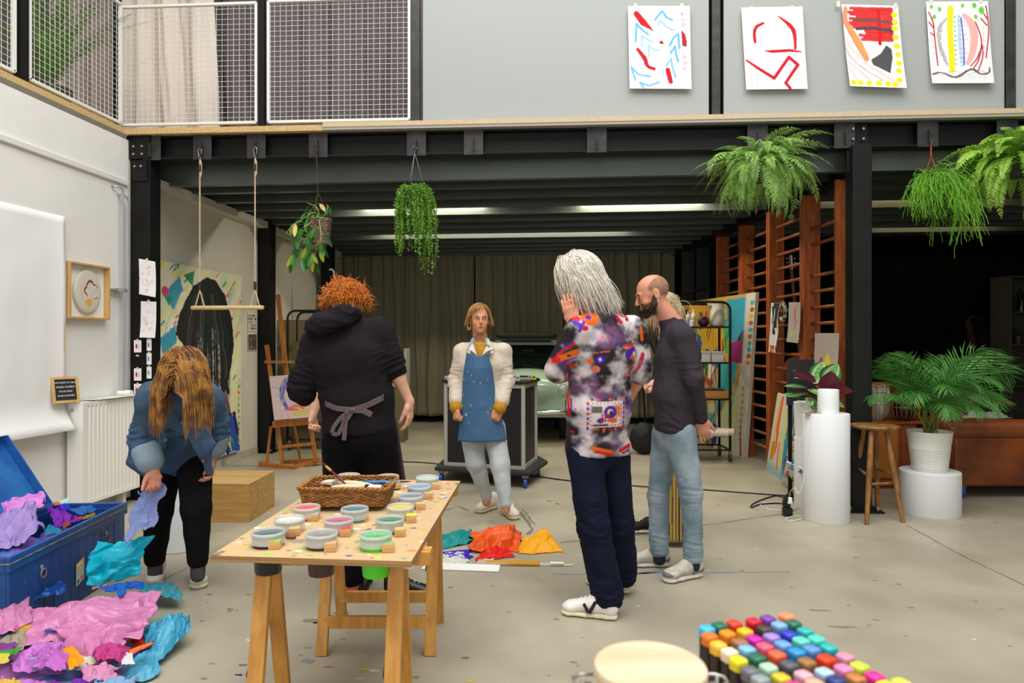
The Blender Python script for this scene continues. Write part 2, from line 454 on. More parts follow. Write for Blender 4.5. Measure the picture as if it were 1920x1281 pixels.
def strands(P0,D0,steps,step,grav,cen,rad,M=None,curl=.2,freq=8,seed=1,stiff=.75,noise=.25,push=None,hug=0.0):
 """grow hair-like paths; cen/rad is an ellipsoid the strands stay outside of"""
 rs=np.random.RandomState(seed);n=len(P0);P=P0.copy();D=D0.copy();out=[P.copy()];L=step if hasattr(step,'__len__') else np.full(n,step)
 ph=rs.rand(n)*50
 M=np.eye(3) if M is None else np.array(M)
 for i in range(steps):
  nz=np.stack([perlin(np.stack([P[:,0]*freq+ph*0+k*7,P[:,1]*freq+k*3.3,P[:,2]*freq+ph*noise],-1)) for k in range(3)],-1)
  D=D*stiff+(np.array(grav)*(1-stiff))+nz*curl;D /=np.linalg.norm(D,axis=1)[:,None]+1e-9
  if hug and cen is not None:
   q=(P-cen)@M/rad;rr=np.linalg.norm(q,axis=1);nn=(q/rad)@M.T;nn /=np.linalg.norm(nn,axis=1)[:,None]+1e-9
   w=hug*np.clip(1.5-rr,0,.5)*2*np.clip(nn[:,2]*2.5+.35,0,1);D=D-nn*(np.maximum((D*nn).sum(1),0)*w)[:,None];D /=np.linalg.norm(D,axis=1)[:,None]+1e-9
  P=P+D*L[:,None]
  if cen is not None:
   q=(P-cen)@M/rad;r=np.linalg.norm(q,axis=1);m=r < 1
   q[m] /=r[m][:,None];P[m]=(q*rad)[m]@M.T+cen
   D[m]=P[m]-out[-1][m];D[m] /=np.linalg.norm(D[m],axis=1)[:,None]+1e-9
  if push is not None:P=push(P)
  out.append(P.copy())
 return np.stack(out,1)
def tubes_np(paths,r,n=3,taper=True):
 """paths (s,k,3) -> V,F of thin tubes"""
 s_,k,_=paths.shape;T=np.gradient(paths,axis=1);T /=np.linalg.norm(T,axis=2)[...,None]+1e-9
 a=np.cross(T,np.array([.3,.5,.81]));a /=np.linalg.norm(a,axis=2)[...,None]+1e-9;b=np.cross(T,a)
 r=np.broadcast_to(np.asarray(r).reshape(-1,1),(s_,k)).copy()
 if taper:r=r*np.clip(1.15-np.linspace(0,1,k)**2*.95,0,1)[None,:]
 V=np.stack([paths+(a*math.cos(t)+b*math.sin(t))*r[...,None] for t in np.arange(n)*2*PI/n],2)
 base=(np.arange(s_)[:,None,None]*k+np.arange(k-1)[None,:,None])*n;j=np.arange(n)[None,None,:];j2=(j+1) % n
 F_=np.stack([base+j,base+j2,base+n+j2,base+n+j],-1).reshape(-1,4)
 return V.reshape(-1,3),F_
def merge(parts):
 Vs,Fs,o=[],[],0
 for V,F_ in parts:Vs.append(V);Fs.append(np.asarray(F_)+o);o +=len(V)
 return np.concatenate(Vs),np.concatenate(Fs)
 # ------------------------------------------------------------ the building
M_floor=mat('concrete floor','#aca490',rough=.42,col2='#9b9380',vscale=1.6,bump=.06,bscale=60,detail=8,spec=.4)
M_crack=mat('floor crack','#6e6654',rough=.8)
M_stain=mat('floor stain','#857d6a',rough=.5)
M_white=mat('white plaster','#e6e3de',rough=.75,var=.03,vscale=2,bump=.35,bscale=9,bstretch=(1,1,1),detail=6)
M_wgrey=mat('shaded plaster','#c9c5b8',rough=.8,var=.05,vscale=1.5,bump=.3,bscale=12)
M_black=mat('black painted steel','#121212',rough=.5,spec=.3,var=.25,vscale=5,bump=.05,bscale=60)
M_plate=mat('raw black plate','#3a3939',rough=.42,metal=.3,var=.35,vscale=9)
M_bolt=mat('bolt metal','#b9b9b4',rough=.35,metal=1)
M_galv=mat('galvanised steel','#666c67',rough=.3,metal=.55,var=.12,vscale=1.2,vstretch=(.6,6,6))
M_dark=mat('dark shell','#141312',rough=.9)
M_osb=mat('chipboard edge','#c9a873',rough=.8,var=.18,vscale=60,bump=.1,bscale=90)
M_grey=mat('grey coated panel','#a3a8a5',rough=.5,var=.012,vscale=1.3)
M_wire=mat('zinc wire','#e4e4e0',rough=.4)
def R_(mb,name,m,**k):return struct(mb.build(name,m,**k))
fb=MB();fb.b2((-4.3,-4,-.2),(9,12.6,0))
def strip(pts,w,mi,z=.0008):
 P=[Vector((*p[:2],0)) for p in pts]
 vs=[]
 rr=random.Random(len(P)+int(P[0].x*100))
 Q=[]
 for i in range(len(P)-1):
  k=max(2,int((P[i+1]-P[i]).length/.06))
  for j in range(k):Q.append(P[i].lerp(P[i+1],j/k))
 Q.append(P[-1])
 for i,q in enumerate(Q):
  d=(Q[min(i+1,len(Q)-1)]-Q[max(0,i-1)]).normalized();nn=Vector((-d.y,d.x,0));q=q+nn*rr.uniform(-.006,.006)
  ww=w*rr.uniform(.35,1.3)
  vs +=[q+nn*ww/2+UP*z,q-nn*ww/2+UP*z]
 fb.add(vs,[(2*i,2*i+1,2*i+3,2*i+2) for i in range(len(Q)-1)],mi)
strip([fl(1050,1018),fl(1200,1003),fl(1480,962),fl(1530,938)],.018,1)
strip([fl(1700,985),fl(1800,1040),fl(1925,1100)],.010,1)
strip([fl(975,960),fl(998,992),fl(990,1003)],.03,1);strip([fl(980,955),fl(1003,985)],.016,1)
strip([fl(830,958),fl(860,950),fl(880,958)],.02,1)
strip([fl(240,1120),fl(330,1075),fl(450,1020)],.008,1)
strip([fl(860,925),fl(1050,900),fl(1300,890)],.006,1)
strip([fl(1035,1076),fl(1110,1078),fl(1250,1074),fl(1480,1073)],.02,3)
strip([fl(1190,1076),fl(1245,1070)],.05,3)
def blob(c,r,mi,seed):
 rr=random.Random(seed);n=14;vs=[c+UP*.001]
 for j in range(n):
  a=2*PI*j/n;q=rr.uniform(.5,1.15);vs.append(c+Vector((math.cos(a)*r[0]*q,math.sin(a)*r[1]*q,.001)))
 fb.add(vs,[(0,1+j,1+(j+1) % n) for j in range(n)],mi)
spots=[((1018,1081),(.03,.012),4),((1060,1055),(.012,.006),4),((925,1085),(.008,.006),4),((640,1150),(.06,.03),2),((600,1165),(.09,.04),2),((393,1115),(.02,.008),5),((466,1115),(.015,.012),6),((388,1130),(.008,.006),5),((523,1093),(.02,.008),3),((448,1266),(.022,.01),7),((578,1240),(.04,.02),3),((578,1215),(.02,.012),3),((592,1168),(.014,.012),3),((685,1256),(.03,.012),4),((848,1147),(.012,.008),4),((676,1273),(.02,.008),8),((378,1165),(.012,.006),5),((1350,1050),(.01,.008),5),((1190,1260),(.02,.008),2),((1535,1145),(.07,.012),2),((1580,1176),(.07,.014),2),((1030,940),(.03,.02),1),((1045,945),(.02,.03),1),((1210,915),(.09,.03),6),((700,1258),(.03,.012),8),((880,1278),(.02,.01),4)]
for i,(p,r,mi) in enumerate(spots):blob(fl(*p),r,mi,i)
for i in range(90):
 rr=random.Random(i+900);p=fl(rr.uniform(380,1900),rr.uniform(900,1275));q=rr.uniform(.003,.012)
 blob(p,(q*2,q),rr.choice([2,2,2,1,8,3]),i+50)
struct(fb.build('floor',[M_floor,M_crack,M_stain,mat('blue floor paint','#7d8790'),mat('yellow floor paint','#d8b11a'),mat('red floor paint','#9c3a22'),mat('ochre floor paint','#a0763a'),mat('violet floor paint','#2b2068'),mat('white floor paint','#cfcdc4')]))
wb=MB();wb.b2((-4.35,-4,0),(-4.0,5.82,3.235));o=R_(wb,'wall_left',M_white)
wl=MB();wl.bar((-3.992,-1,2.885),(-3.992,5.8,2.84),.03,.05,mi=0);R_(wl,'trim_1',mat('ledge paint','#dcdad5',rough=.7),bev=.006)
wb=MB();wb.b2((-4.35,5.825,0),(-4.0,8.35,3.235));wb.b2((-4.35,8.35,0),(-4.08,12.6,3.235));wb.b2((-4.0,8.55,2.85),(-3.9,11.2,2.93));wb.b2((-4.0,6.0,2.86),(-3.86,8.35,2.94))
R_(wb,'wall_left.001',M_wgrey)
wb=MB();wb.b2((-4.35,12.3,0),(9,12.55,3.4));R_(wb,'wall_back',M_dark)
wb=MB();wb.b2((8.6,-4,0),(8.9,12.2,3.3));R_(wb,'wall_right',mat('side wall paint','#5a564e',rough=.85))
bb=MB();bb.b2((-3.999,6.0,0),(-3.985,8.33,.09));R_(bb,'baseboard_left',mat('worn plaster foot','#a9a496',rough=.9,var=.2,vscale=8))
FA=.0267
def FR(u,dy,z):
 return Vector((-4+u*math.cos(FA)-dy*math.sin(FA),5.85+u*math.sin(FA)+dy*math.cos(FA),z))
def fu(px):
 a=Vector((math.cos(FA),math.sin(FA)));t=(px-960)/FPX;d=Vector((t*CT-ST,t*ST+CT))
 det=a.x*(-d.y)+d.x*a.y;bx,by=4,-5.85
 return (bx*(-d.y)+d.x*by)/det
def fbox(mb,u0,u1,y0,y1,z0,z1,mi=None):mb.box(FR((u0+u1)/2,(y0+y1)/2,(z0+z1)/2),(u1-u0,y1-y0,z1-z0),rz=FA,mi=mi)
ZB0,ZB1=3.07,3.275
mb=MB();fbox(mb,-.05,12,.0,.15,ZB1-.012,ZB1);fbox(mb,-.05,12,.0,.15,ZB0,ZB0+.012);fbox(mb,-.05,12,.07,.08,ZB0,ZB1)
R_(mb,'trim_2',M_black)
plates=[285,380,481,597,781,888,1119,1420,1583,1739,1888]
for i,p in enumerate(plates):
 u=fu(p);mb=MB();fbox(mb,u-.085,u+.085,-.008,.0,ZB0-.012,ZB1+.005)
 tab=MB();fbox(tab,u-.004,u+.004,-.045,-.008,ZB0+.01,ZB0+.13);mb.add(tab.v,tab.f)
 R_(mb,'trim_%d' % (3+i),M_plate,bev=.001)
mb=MB();fbox(mb,.0,fu(610),-.06,.4,ZB1+.005,ZB1+.055,0);R_(mb,'trim_20',M_osb)
mb=MB();fbox(mb,fu(610)+.002,12,-.075,.4,ZB1+.03,ZB1+.07,0);fbox(mb,fu(610)+.002,12,-.07,.4,ZB1+.005,ZB1+.03,1)
R_(mb,'trim_21',[mat('pale board edge','#c8b393',rough=.8,var=.08,vscale=40),mat('zinc angle','#a39d92',rough=.6)])
mb=MB();mb.b2((-6.5,-3,3.28),(-4.0,5.79,3.33));R_(mb,'trim_22',M_osb)
mb=MB();mb.b2((-4.045,-3,3.235),(-4.0,5.8,3.279));R_(mb,'trim_23',mat('shadow joint','#7a7468',rough=.9))
mb=MB();mb.b2((-6.5,6.4,3.2),(9,12.2,3.33))
y=6.22;k=0
mb.mi=0
while y < 11.8:
 hh=.21 if k else .30
 mb.b2((-3.98,y,2.93 if k else 2.915),(8.6,y+.008,3.2),1)
 mb.b2((-3.98,y,2.925 if k else 2.91),(8.6,y+.07,2.93 if k else 2.915),1)
 mb.b2((-3.98,y+.065,2.93),(8.6,y+.07,2.95),1)
 y +=.40 if k==0 else .46;k +=1
struct(mb.build('ceiling',[M_dark,M_galv]))
def column(name,c,w,d,z1,plate=None,rz=0,bolts=True):
 mb=MB();mb.box((c[0],c[1],z1/2),(w,d,z1),rz=rz,mi=0)
 if plate:mb.box((c[0],c[1],.008),(plate,plate,.016),rz=rz,mi=0)
 if plate:
  for sx in (-1,1):
   for sy in (-1,1):mb.cyl((c[0]+sx*(plate/2-.04),c[1]+sy*(plate/2-.04),.016),(c[0]+sx*(plate/2-.04),c[1]+sy*(plate/2-.04),.05),.013,n=6,mi=1)
 return R_(mb,name,[M_black,M_bolt],bev=.004)
column('trim_30',(-3.905,5.93,0),.19,.16,3.07,.3)
mb=MB()
mb.b2((-4.02,5.83,3.07),(-3.8,5.848,3.28),0);mb.b2((-3.97,5.835,2.87),(-3.83,5.85,3.05),0)
for x,z in ((-3.95,3.18),(-3.95,3.11),(-3.94,3.0),(-3.88,3.0),(-3.87,3.18),(-3.87,3.11)):mb.cyl((x,5.845,z),(x,5.82,z),.011,n=8,mi=1)
R_(mb,'trim_31',[M_black,M_bolt])
column('trim_32',(-3.93,8.46,0),.17,.17,2.93,.26)
column('trim_33',(onX(615,500,-3.9).x,onX(615,500,-3.9).y,0),.17,.17,2.93,.26)
cR=fl(1605,955);column('trim_34',(cR.x+.02,cR.y,0),.155,.16,3.07,.30)
mb=MB()
u=fu(1605);fbox(mb,u-.08,u+.1,-.012,.0,ZB0-.21,ZB0-.035,0);fbox(mb,u-.06,u+.1,.012,.02,ZB0+.02,ZB1-.01,0)
for du,z in ((-.035,ZB0-.09),(.05,ZB0-.09),(-.035,ZB0+.06),(.05,ZB0+.06),(-.035,ZB1-.06),(.05,ZB1-.06)):
 mb.cyl(FR(u+du,.01,z),FR(u+du,-.035 if z < ZB0 else -.03,z),.011,n=8,mi=1)
R_(mb,'trim_35',[M_black,M_bolt])
mb=MB();a=at(1592,300,6.05);b=at(1265,468,11.5);a.z=b.z=3.0
mb.bar(a,b,.14,.012);mb.bar(a-UP*.07,b-UP*.07,.01,.14);mb.bar(a-UP*.14,b-UP*.14,.14,.012);R_(mb,'trim_36',M_black)
for i,(px,d,h) in enumerate(((1290,10.9,2.9),(1318,10.6,2.9))):
 p=at(px,640,d);mb=MB();mb.box((p.x,p.y,h/2),(.2,.06,h));R_(mb,'trim_%d' % (37+i),mat('dark panel','#232524',rough=.6))
mb=MB();mb.b2((-6.6,9.4,3.3),(9,9.6,6.2));R_(mb,'wall_back.001',mat('upper wall','#8d8883',rough=.9))
mb=MB();mb.b2((-6.8,-3,3.3),(-6.6,9.4,6.2));R_(mb,'wall_left.002',mat('upper side wall','#7c746c',rough=.9))
mb=MB();fbox(mb,3.0,12,.12,.3,3.345,5.4);R_(mb,'wall_front',M_dark)
def post(name,u,w,z1=4.9,m=M_black,dy=0.0):
 mb=MB();fbox(mb,u-w/2,u+w/2,dy,dy+.05,3.34,z1);return R_(mb,name,m,bev=.002)
posts=[(fu(217),.05),(fu(489),.055),(fu(779),.07),(fu(1343),.07),(fu(1896),.07)]
for i,(u,w) in enumerate(posts):
 post('trim_%d' % (40+i),u,w,m=M_black if i < 2 else M_plate)
def mesh_panel(name,label,P0,P1,z0,z1,step,group,normal_off=Vector((0,0,0))):
 """P0,P1: ends on plan"""
 t=thing(name,label,'railing',(P0+P1)/2*1.0,group=group);t.location.z=z0
 d=(P1-P0);L=d.length;d.normalize();o=Vector(t.location);o.z=0
 fr=MB()
 for (a,b) in (((0,z0),(L,z0)),((0,z1),(L,z1))):
  fr.bar(P0+d*a[0]+UP*a[1]-o,P0+d*b[0]+UP*b[1]-o,.03,.022)
 for x in (0,L):fr.bar(P0+d*x+UP*z0-o,P0+d*x+UP*z1-o,.03,.022,up=d)
 for k in range(len(fr.v)):fr.v[k]=(fr.v[k][0],fr.v[k][1],fr.v[k][2]-z0)
 fr.build('frame',M_wire,t)
 wm=MB();n=int(L/step)
 for i in range(1,n):
  p=P0+d*(L*i/n)-o;wm.cyl(p,p+UP*(z1-z0),0.0019,n=5,cap=False)
 n=int((z1-z0)/(step*.87))
 for i in range(1,n):
  p=P0-o+UP*((z1-z0)*i/n)+Vector((0,-.004,0));wm.cyl(p,p+d*L,0.0019,n=5,cap=False)
 wm.build('wire_mesh',M_wire,t);return t
f2=lambda u:Vector((*FR(u,.01,0)[:2],0))
mesh_panel('mesh_railing','welded wire railing panel in front of the beige curtain',f2(fu(224)),f2(fu(480)),3.385,4.455,.0515,'wire railing panels')
mesh_panel('mesh_railing','welded wire railing panel nearest the grey board, charcoal curtain behind it',f2(fu(503)),f2(fu(767)),3.385,4.465,.0515,'wire railing panels')
pl=onX(40,100,-4.06).y
mesh_panel('mesh_railing','welded wire railing panel above the white wall with a green plant behind it',Vector((-4.06,pl+.07,0)),Vector((-4.06,5.80,0)),3.385,4.455,.0515,'wire railing panels')
mesh_panel('mesh_railing','welded wire railing panel cut by the left edge of the picture',Vector((-4.06,pl-1.3,0)),Vector((-4.06,pl-.07,0)),3.385,4.455,.0515,'wire railing panels')
mb=MB();mb.b2((-4.09,pl-.035,3.33),(-4.03,pl+.035,4.9));R_(mb,'trim_46',M_black)
for i,(x0,x1,lab) in enumerate(((792,1330,'wide plain grey board panel on the balcony front, only its right end holding a drawing'),(1358,1886,'grey board panel on the balcony front holding three painted sheets'),(1908,2200,'grey board panel cut off by the right edge of the picture'))):
 u0,u1=fu(x0),fu(x1);c=FR((u0+u1)/2,.03,3.37)
 mb=MB();mb.box((0,0,.65),(u1-u0,.02,1.3));mb2=mb
 o=mb.build('balcony_board',M_grey,loc=c,bev=.001);o.rotation_euler.z=FA;tag(o,lab,'panel','grey balcony panels')
def curtain(name,label,cat,P0,P1,z0,z1,m,waves,amp,seed,group=None,sway=0,taper=0,kind=None,thick=.003):
 d=(P1-P0);L=d.length;d.normalize();n=Vector((-d.y,d.x,0));nu=max(60,int(waves*14));nv=40
 U,V=np.meshgrid(np.linspace(0,1,nu),np.linspace(0,1,nv))
 ph=U*waves*2*PI+1.5*fbm(np.stack([U*waves*.5+seed,V*.6,U*0+seed],-1))*3
 a=amp*(.35+.65*np.clip(1-V*.6,0,1))*(1+.5*perlin(np.stack([U*waves*.4+seed*2,V*.8,U*0],-1)))
 h=a*np.sin(ph)+amp*.35*np.sin(ph*2.3+1+2*V)+sway*V*0+.01*perlin(np.stack([U*waves*2,V*5,U*0+seed],-1))
 uu=U+taper*(1-V)*(U)*-1
 hem=.012*np.sin(U*waves*1.3+seed)
 P=np.array(P0)[None,None]*0+np.stack([uu*L*d.x+h*n.x,uu*L*d.y+h*n.y,(1-V)*0+z0+(z1-z0)*V+hem*(V < .02)],-1)
 mb=MB();mb.grid(P)
 o=mb.build(name,m,loc=(P0.x,P0.y,0),smooth=True)
 so=o.modifiers.new('thickness','SOLIDIFY');so.thickness=thick
 return tag(o,label,cat,group)
M_cur=mat('grey green curtain cloth','#857f68',rough=.9,var=.06,vscale=3,vstretch=(1,1,.2),sheen=.1)
cy=11.75
def cx(px):p=onY(px,640,cy);return Vector((p.x,p.y,0))
curtain('stage_curtain','tall grey-green curtain at the back, the left length behind the red-haired person','curtain',cx(634),cx(889),.13,2.95,M_cur,11,.05,1,'back curtains')
curtain('stage_curtain','tall grey-green curtain at the back, the middle length directly above the small car','curtain',cx(891),cx(1056),.13,2.95,M_cur,6,.045,5,'back curtains')
curtain('stage_curtain','tall grey-green curtain at the back, the right length behind the white-haired person','curtain',cx(1058),cx(1264),.13,2.95,M_cur,9,.05,9,'back curtains')
M_blk=mat('black curtain cloth','#050505',rough=1,spec=.1)
p0,p1=onY(1560,640,10.2),onY(2050,640,10.2)
curtain('blackout_curtain','black curtain closing off the back of the lounge behind the sofa','curtain',Vector((p0.x-1.5,10.2,0)),Vector((p1.x+.5,10.2,0)),.02,2.93,M_blk,22,.05,3)
M_bei=mat('beige curtain cloth','#e2d5c8',rough=.9,var=.03,vscale=2)
M_dgc=mat('charcoal curtain cloth','#6a6162',rough=.9,var=.05,vscale=2)
a=onY(215,100,6.75);b=onY(390,100,6.75)
curtain('balcony_curtain','pale beige curtain hanging behind the left wire railing panel','curtain',Vector((a.x,6.75,0)),Vector((b.x,6.75,0)),3.34,5.9,M_bei,3.2,.07,4,'balcony curtains',taper=-.12)
a=onY(330,100,7.2);b=onY(800,100,7.2)
curtain('balcony_curtain','charcoal curtain hanging behind the second wire railing panel','curtain',Vector((a.x,7.2,0)),Vector((b.x,7.2,0)),3.34,5.9,M_dgc,7,.06,8,'balcony curtains')
a=at(90,100,7.4);b=at(225,100,7.4)
curtain('balcony_curtain','taupe curtain behind the plant on the left balcony','curtain',Vector((a.x,a.y,0)),Vector((b.x,b.y,0)),3.34,5.9,mat('taupe curtain cloth','#a89a92',rough=.9),4,.06,12,'balcony curtains')
M_tube=mat('lit tube','#ffffff',emit='#fff3d8',estr=14);M_tubew=mat('lit warm tube','#ffffff',emit='#ffd98a',estr=9)
M_lamp=mat('lamp housing','#d8d8d2',rough=.5)
for i,(px0,px1,Y,warm,lab) in enumerate(((660,900,7.78,0,'tube lamp between ceiling channels above the trailing plants'),(1090,1330,7.78,0,'tube lamp between ceiling channels above the white-haired person'),(700,1180,9.65,0,'tube lamp in the ceiling channels nearest the back curtain'),(1560,1900,7.78,1,'warm tube lamp between ceiling channels above the lounge'),(1640,1880,9.65,1,'warm tube lamp nearest the black curtain'))):
 a=onY(px0,400,Y);b=onY(px1,400,Y);t=thing('tube_lamp',lab,'lamp',((a.x+b.x)/2,Y,3.12),group='ceiling tube lamps');L=b.x-a.x
 h=MB();h.b2((-L/2,-.03,.03),(L/2,.03,.08));h.build('housing',M_lamp,t,bev=.004)
 h=MB();h.cyl((-L/2+.02,0,0),(L/2-.02,0,0),.013,n=10);h.build('tube',M_tubew if warm else M_tube,t,smooth=True)
 area('tube glow',((a.x+b.x)/2,Y,3.08),L,38 if not warm else 3.5,(1,.93,.74) if not warm else (1,.8,.5),(0,0,0),.05)
 # ------------------------------------------------------------ things along the left wall
NX=Vector((1,0,0))
a=onX(-60,370,-3.985);b=onX(118,407,-3.985)
tb=MB();nu,nv=30,30
U,V=np.meshgrid(np.linspace(0,1,nu),np.linspace(0,1,nv))
zt=2.40;zb=.73
Yy=a.y+(b.y-a.y)*U
Xx=-3.985+.012*fbm(np.stack([U*2,V*3,U*0+.4],-1))+.10*np.clip((V-.86)/.14,0,1)**2+.02*np.clip((U-.8)/.2,0,1)**2
Zz=zt+(zb-zt)*V
tb.grid(np.stack([Xx,Yy,Zz],-1))
o=tb.build('paper_sheet',mat('white backdrop paper','#eeece9',rough=.6),loc=None,smooth=True)
so=o.modifiers.new('t','SOLIDIFY');so.thickness=.002
tag(o,'very large white paper sheet hung on the white wall above the blue bin','paper')
mb=MB();p0=onX(120,507,-3.97);p1=onX(121,752,-3.97);mb.bar(p0,(p0.x,p0.y,.95),.014,.014)
tag(mb.build('wooden_batten',wood('pale stick','#d9bb93','#c9a67b'),bev=.002),'thin upright wooden batten on the white wall beside the big paper','batten')
M_pine=wood('light frame wood','#d2ab6f','#c09558','z')
pc=onX(168,547,-3.95);t=thing('framed_artwork','round plaster painting in a deep pale wooden box frame on the white wall','artwork',(-4.0,pc.y,pc.z))
w2,h2=.235,.225
fr=MB()
for (y0,y1,z0,z1) in ((-w2,w2,h2-.016,h2),(-w2,w2,-h2,-h2+.016),(-w2,-w2+.016,-h2+.016,h2-.016),(w2-.016,w2,-h2+.016,h2-.016)):fr.b2((.002,y0,z0),(.062,y1,z1))
fr.build('frame',M_pine,t,bev=.001)
fr=MB();fr.b2((.004,-w2+.016,-h2+.016),(.012,w2-.016,h2-.016));fr.build('backing',mat('mount board','#eceae6',rough=.8),t)
pt=Paint(90,90,'#cfc9b6',1,.05,3)
pt.ell((.5,.5),(.3,.33),'#d8d3c4',.5,soft=.05)
pt.spline([(.42,.62),(.33,.5),(.38,.35),(.55,.25),(.75,.27),(.88,.4)],[.05,.05,.07,.06,.05,.02],'#8d3440')
pt.spline([(.3,.28),(.2,.5),(.28,.75),(.45,.82)],.03,'#d9a06a',a=.8)
pt.ell((.5,.76),(.13,.09),'#d9a93c');pt.line([(.5,.75),(.78,.45)],.04,'#e0a27c',a=.8);pt.ell((.76,.45),(.06,.07),'#a9cdd2',a=.8)
pt.line([(.72,.72),(.85,.62)],.03,'#8d4a50');pt.spline([(.45,.5),(.55,.4),(.65,.5),(.55,.6)],.008,'#8a8275')
th=np.linspace(0,2*PI,41)[:-1];mb=MB()
U,V=pt.U*2-1,pt.V*2-1;R=np.maximum(abs(U),abs(V));ang=np.arctan2(V,U);k=R/np.maximum(np.hypot(U,V),1e-9)
disc=np.stack([.034+.012*np.sqrt(np.clip(1-R**6,0,1)),U*k*.152,-V*k*.178],-1);mb.grid(disc)
cc=pt.cols();n0=len(mb.v)
rim=[(0,j) for j in range(90)]+[(i,89) for i in range(1,90)]+[(89,j) for j in range(88,-1,-1)]+[(i,0) for i in range(88,0,-1)]
mb.v +=[(.012,disc[i,j,1],disc[i,j,2]) for i,j in rim];m=len(rim)
for q in range(m):a_,b_=rim[q],rim[(q+1) % m];mb.f.append((b_[0]*90+b_[1],a_[0]*90+a_[1],n0+q,n0+(q+1) % m));mb.m.append(0)
mb.build('painted_disc',PAPER,t,smooth=True,cols=np.concatenate([cc,np.tile([.55,.52,.42,1],(m,1))]))
M_pipe=mat('grey pipe','#b9bcc0',rough=.35,metal=.6)
t=thing('heating_pipes','pair of thin grey heating pipes running down the white wall beside the black column','pipe',(-3.95,5.62,.94))
for name,px,pyt in (('pipe',219,349),('pipe',238,368)):
 q=onX(px+12 if px < 230 else px,360,-3.95);zt=onX(px,pyt,-3.95).z;y=onX(231 if px < 230 else 240,400,-3.95).y-5.62
 mb=MB();pts=[(-.045,y-.09 if px < 230 else y-.07,zt-.94+.004),(0,y-.05,zt-.94),(0,y-.01,zt-.955),(0,y,zt-.99)]+[(0,y,z) for z in (1.2,.6,.1)]+[(.0,y+.01,.03)]
 mb.tube(pts,.0085,8);mb.build('pipe',M_pipe,t,smooth=True)
mb=MB();z=onX(235,545,-3.95).z-.94;mb.b2((-.05,-.12,z-.006),(.01,.09,z+.006));mb.b2((-.01,-.03,z-.014),(.012,.1,z+.014));mb.build('pipe_clamp',M_bolt,t,bev=.002)
mb=MB();mb.cyl((.0,.0,.03),(.06,.0,.03),.022);mb.cyl((.06,0,.03),(.12,0,.03),.027,n=14);mb.build('valve',mat('white plastic','#ecebe7',rough=.4),t,auto=40)
M_rad=mat('radiator enamel','#eae8e1',rough=.35)
ya,yb=5.03,onX(262,800,-3.83).y
t=thing('radiator','white ribbed panel radiator under the framed round artwork','radiator',(-3.83,ya,.13))
L=yb-ya;mb=MB()
prof=[];y=.03
while y < L-.03:prof +=[(0,y),(0,y+.022),(-.008,y+.027),(-.008,y+.042),(0,y+.047)];y +=.047
vs=[]
for x,yy in prof:vs +=[(x,yy,.03),(x,yy,.78)]
mb.add(vs,[(2*i,2*i+2,2*i+3,2*i+1) for i in range(len(prof)-1)])
mb.b2((-.012,0,0),(.0,.03,.81));mb.b2((-.012,L-.03,0),(0,L,.81));mb.b2((-.012,.03,.78),(0,L-.03,.81));mb.b2((-.012,.03,0),(0,L-.03,.03))
mb.build('front_panel',M_rad,t)
mb=MB();mb.b2((-.135,0,0),(-.012,.008,.81));mb.b2((-.135,L-.008,0),(-.012,L,.81));mb.b2((-.13,.008,.798),(-.012,L-.008,.806));mb.b2((-.135,.008,.0),(-.125,L-.008,.8));mb.build('casing',M_rad,t,bev=.002)
mb=MB();mb.cyl((-.09,-.012,.75),(-.09,.0,.75),.014);mb.b2((-.1,-.002,.62),(-.07,0,.624));mb.build('bleed_plug',M_bolt,t)
mb=MB();mb.b2((-.165,.1,-.0),(-.135,.14,.5));mb.b2((-.1,.1,-.13),(-.06,.13,0));mb.build('bracket',M_rad,t);mb=MB();mb.b2((-.165,L-.15,0),(-.135,L-.1,.5));mb.b2((-.1,L-.14,-.13),(-.06,L-.1,0));mb.build('bracket',M_rad,t)
Z0=.945
a=onX(118,752,-3.86);t=thing('chalkboard_sign','small chalkboard with handwritten lines in a wooden frame standing on the radiator','sign',(-3.90,a.y+.09,Z0),math.radians(62))
tilt=math.radians(-12);Mx=Matrix.Rotation(tilt,3,'X')
def lz(mb):mb.v=[tuple(Mx @ Vector(v)) for v in mb.v];return mb
w,h=.19,.205
mb=MB()
for q in (((-w/2,-.008,0),(w/2,.008,.02)),((-w/2,-.008,h-.02),(w/2,.008,h)),((-w/2,-.008,.02),(-w/2+.02,.008,h-.02)),((w/2-.02,-.008,.02),(w/2,.008,h-.02))):mb.b2(*q)
lz(mb).build('frame',M_pine,t,bev=.001)
mb=MB();mb.b2((-w/2+.02,-.002,.02),(w/2-.02,.004,h-.02));lz(mb).build('slate',mat('slate','#1b1b1b',rough=.7),t)
def text(body,size,m,name='lettering',parent=None,loc=(0,0,0),rot=(0,0,0),ext=.0004,align='CENTER',sx=1):
 cu=bpy.data.curves.new(name,'FONT');cu.body=body;cu.size=size;cu.extrude=ext;cu.align_x=align;cu.resolution_u=2
 o=bpy.data.objects.new(name,cu);C.objects.link(o);o.location=loc;o.rotation_euler=rot;o.scale.x=sx
 bpy.context.view_layer.update();me=bpy.data.meshes.new_from_object(o.evaluated_get(bpy.context.evaluated_depsgraph_get()))
 me.transform(Matrix.LocRotScale(Vector(loc),Euler(rot),Vector((sx,1,1))));bpy.data.objects.remove(o)
 n=bpy.data.objects.new(name,me);me.materials.clear();me.materials.append(m);C.objects.link(n)
 if parent is not None:n.parent=parent
 return n
M_chalk=mat('chalk','#e9e9e4',rough=.9)
ch=MB();first=None
for i,s_ in enumerate(('YOU WANT TO TALK?','EXPRESS YOURSELF!','STUCK? PAINT','OR BE COUNTED!')):
 z=h-.052-.034*i;text(s_,.0175,M_chalk,'chalk_writing',t,tuple(Mx @ Vector((0,-.0035,z))),(PI/2+tilt,0,0),sx=.85)
pt=Paint(60,20,'#e9dfcf',.33,.05,4)
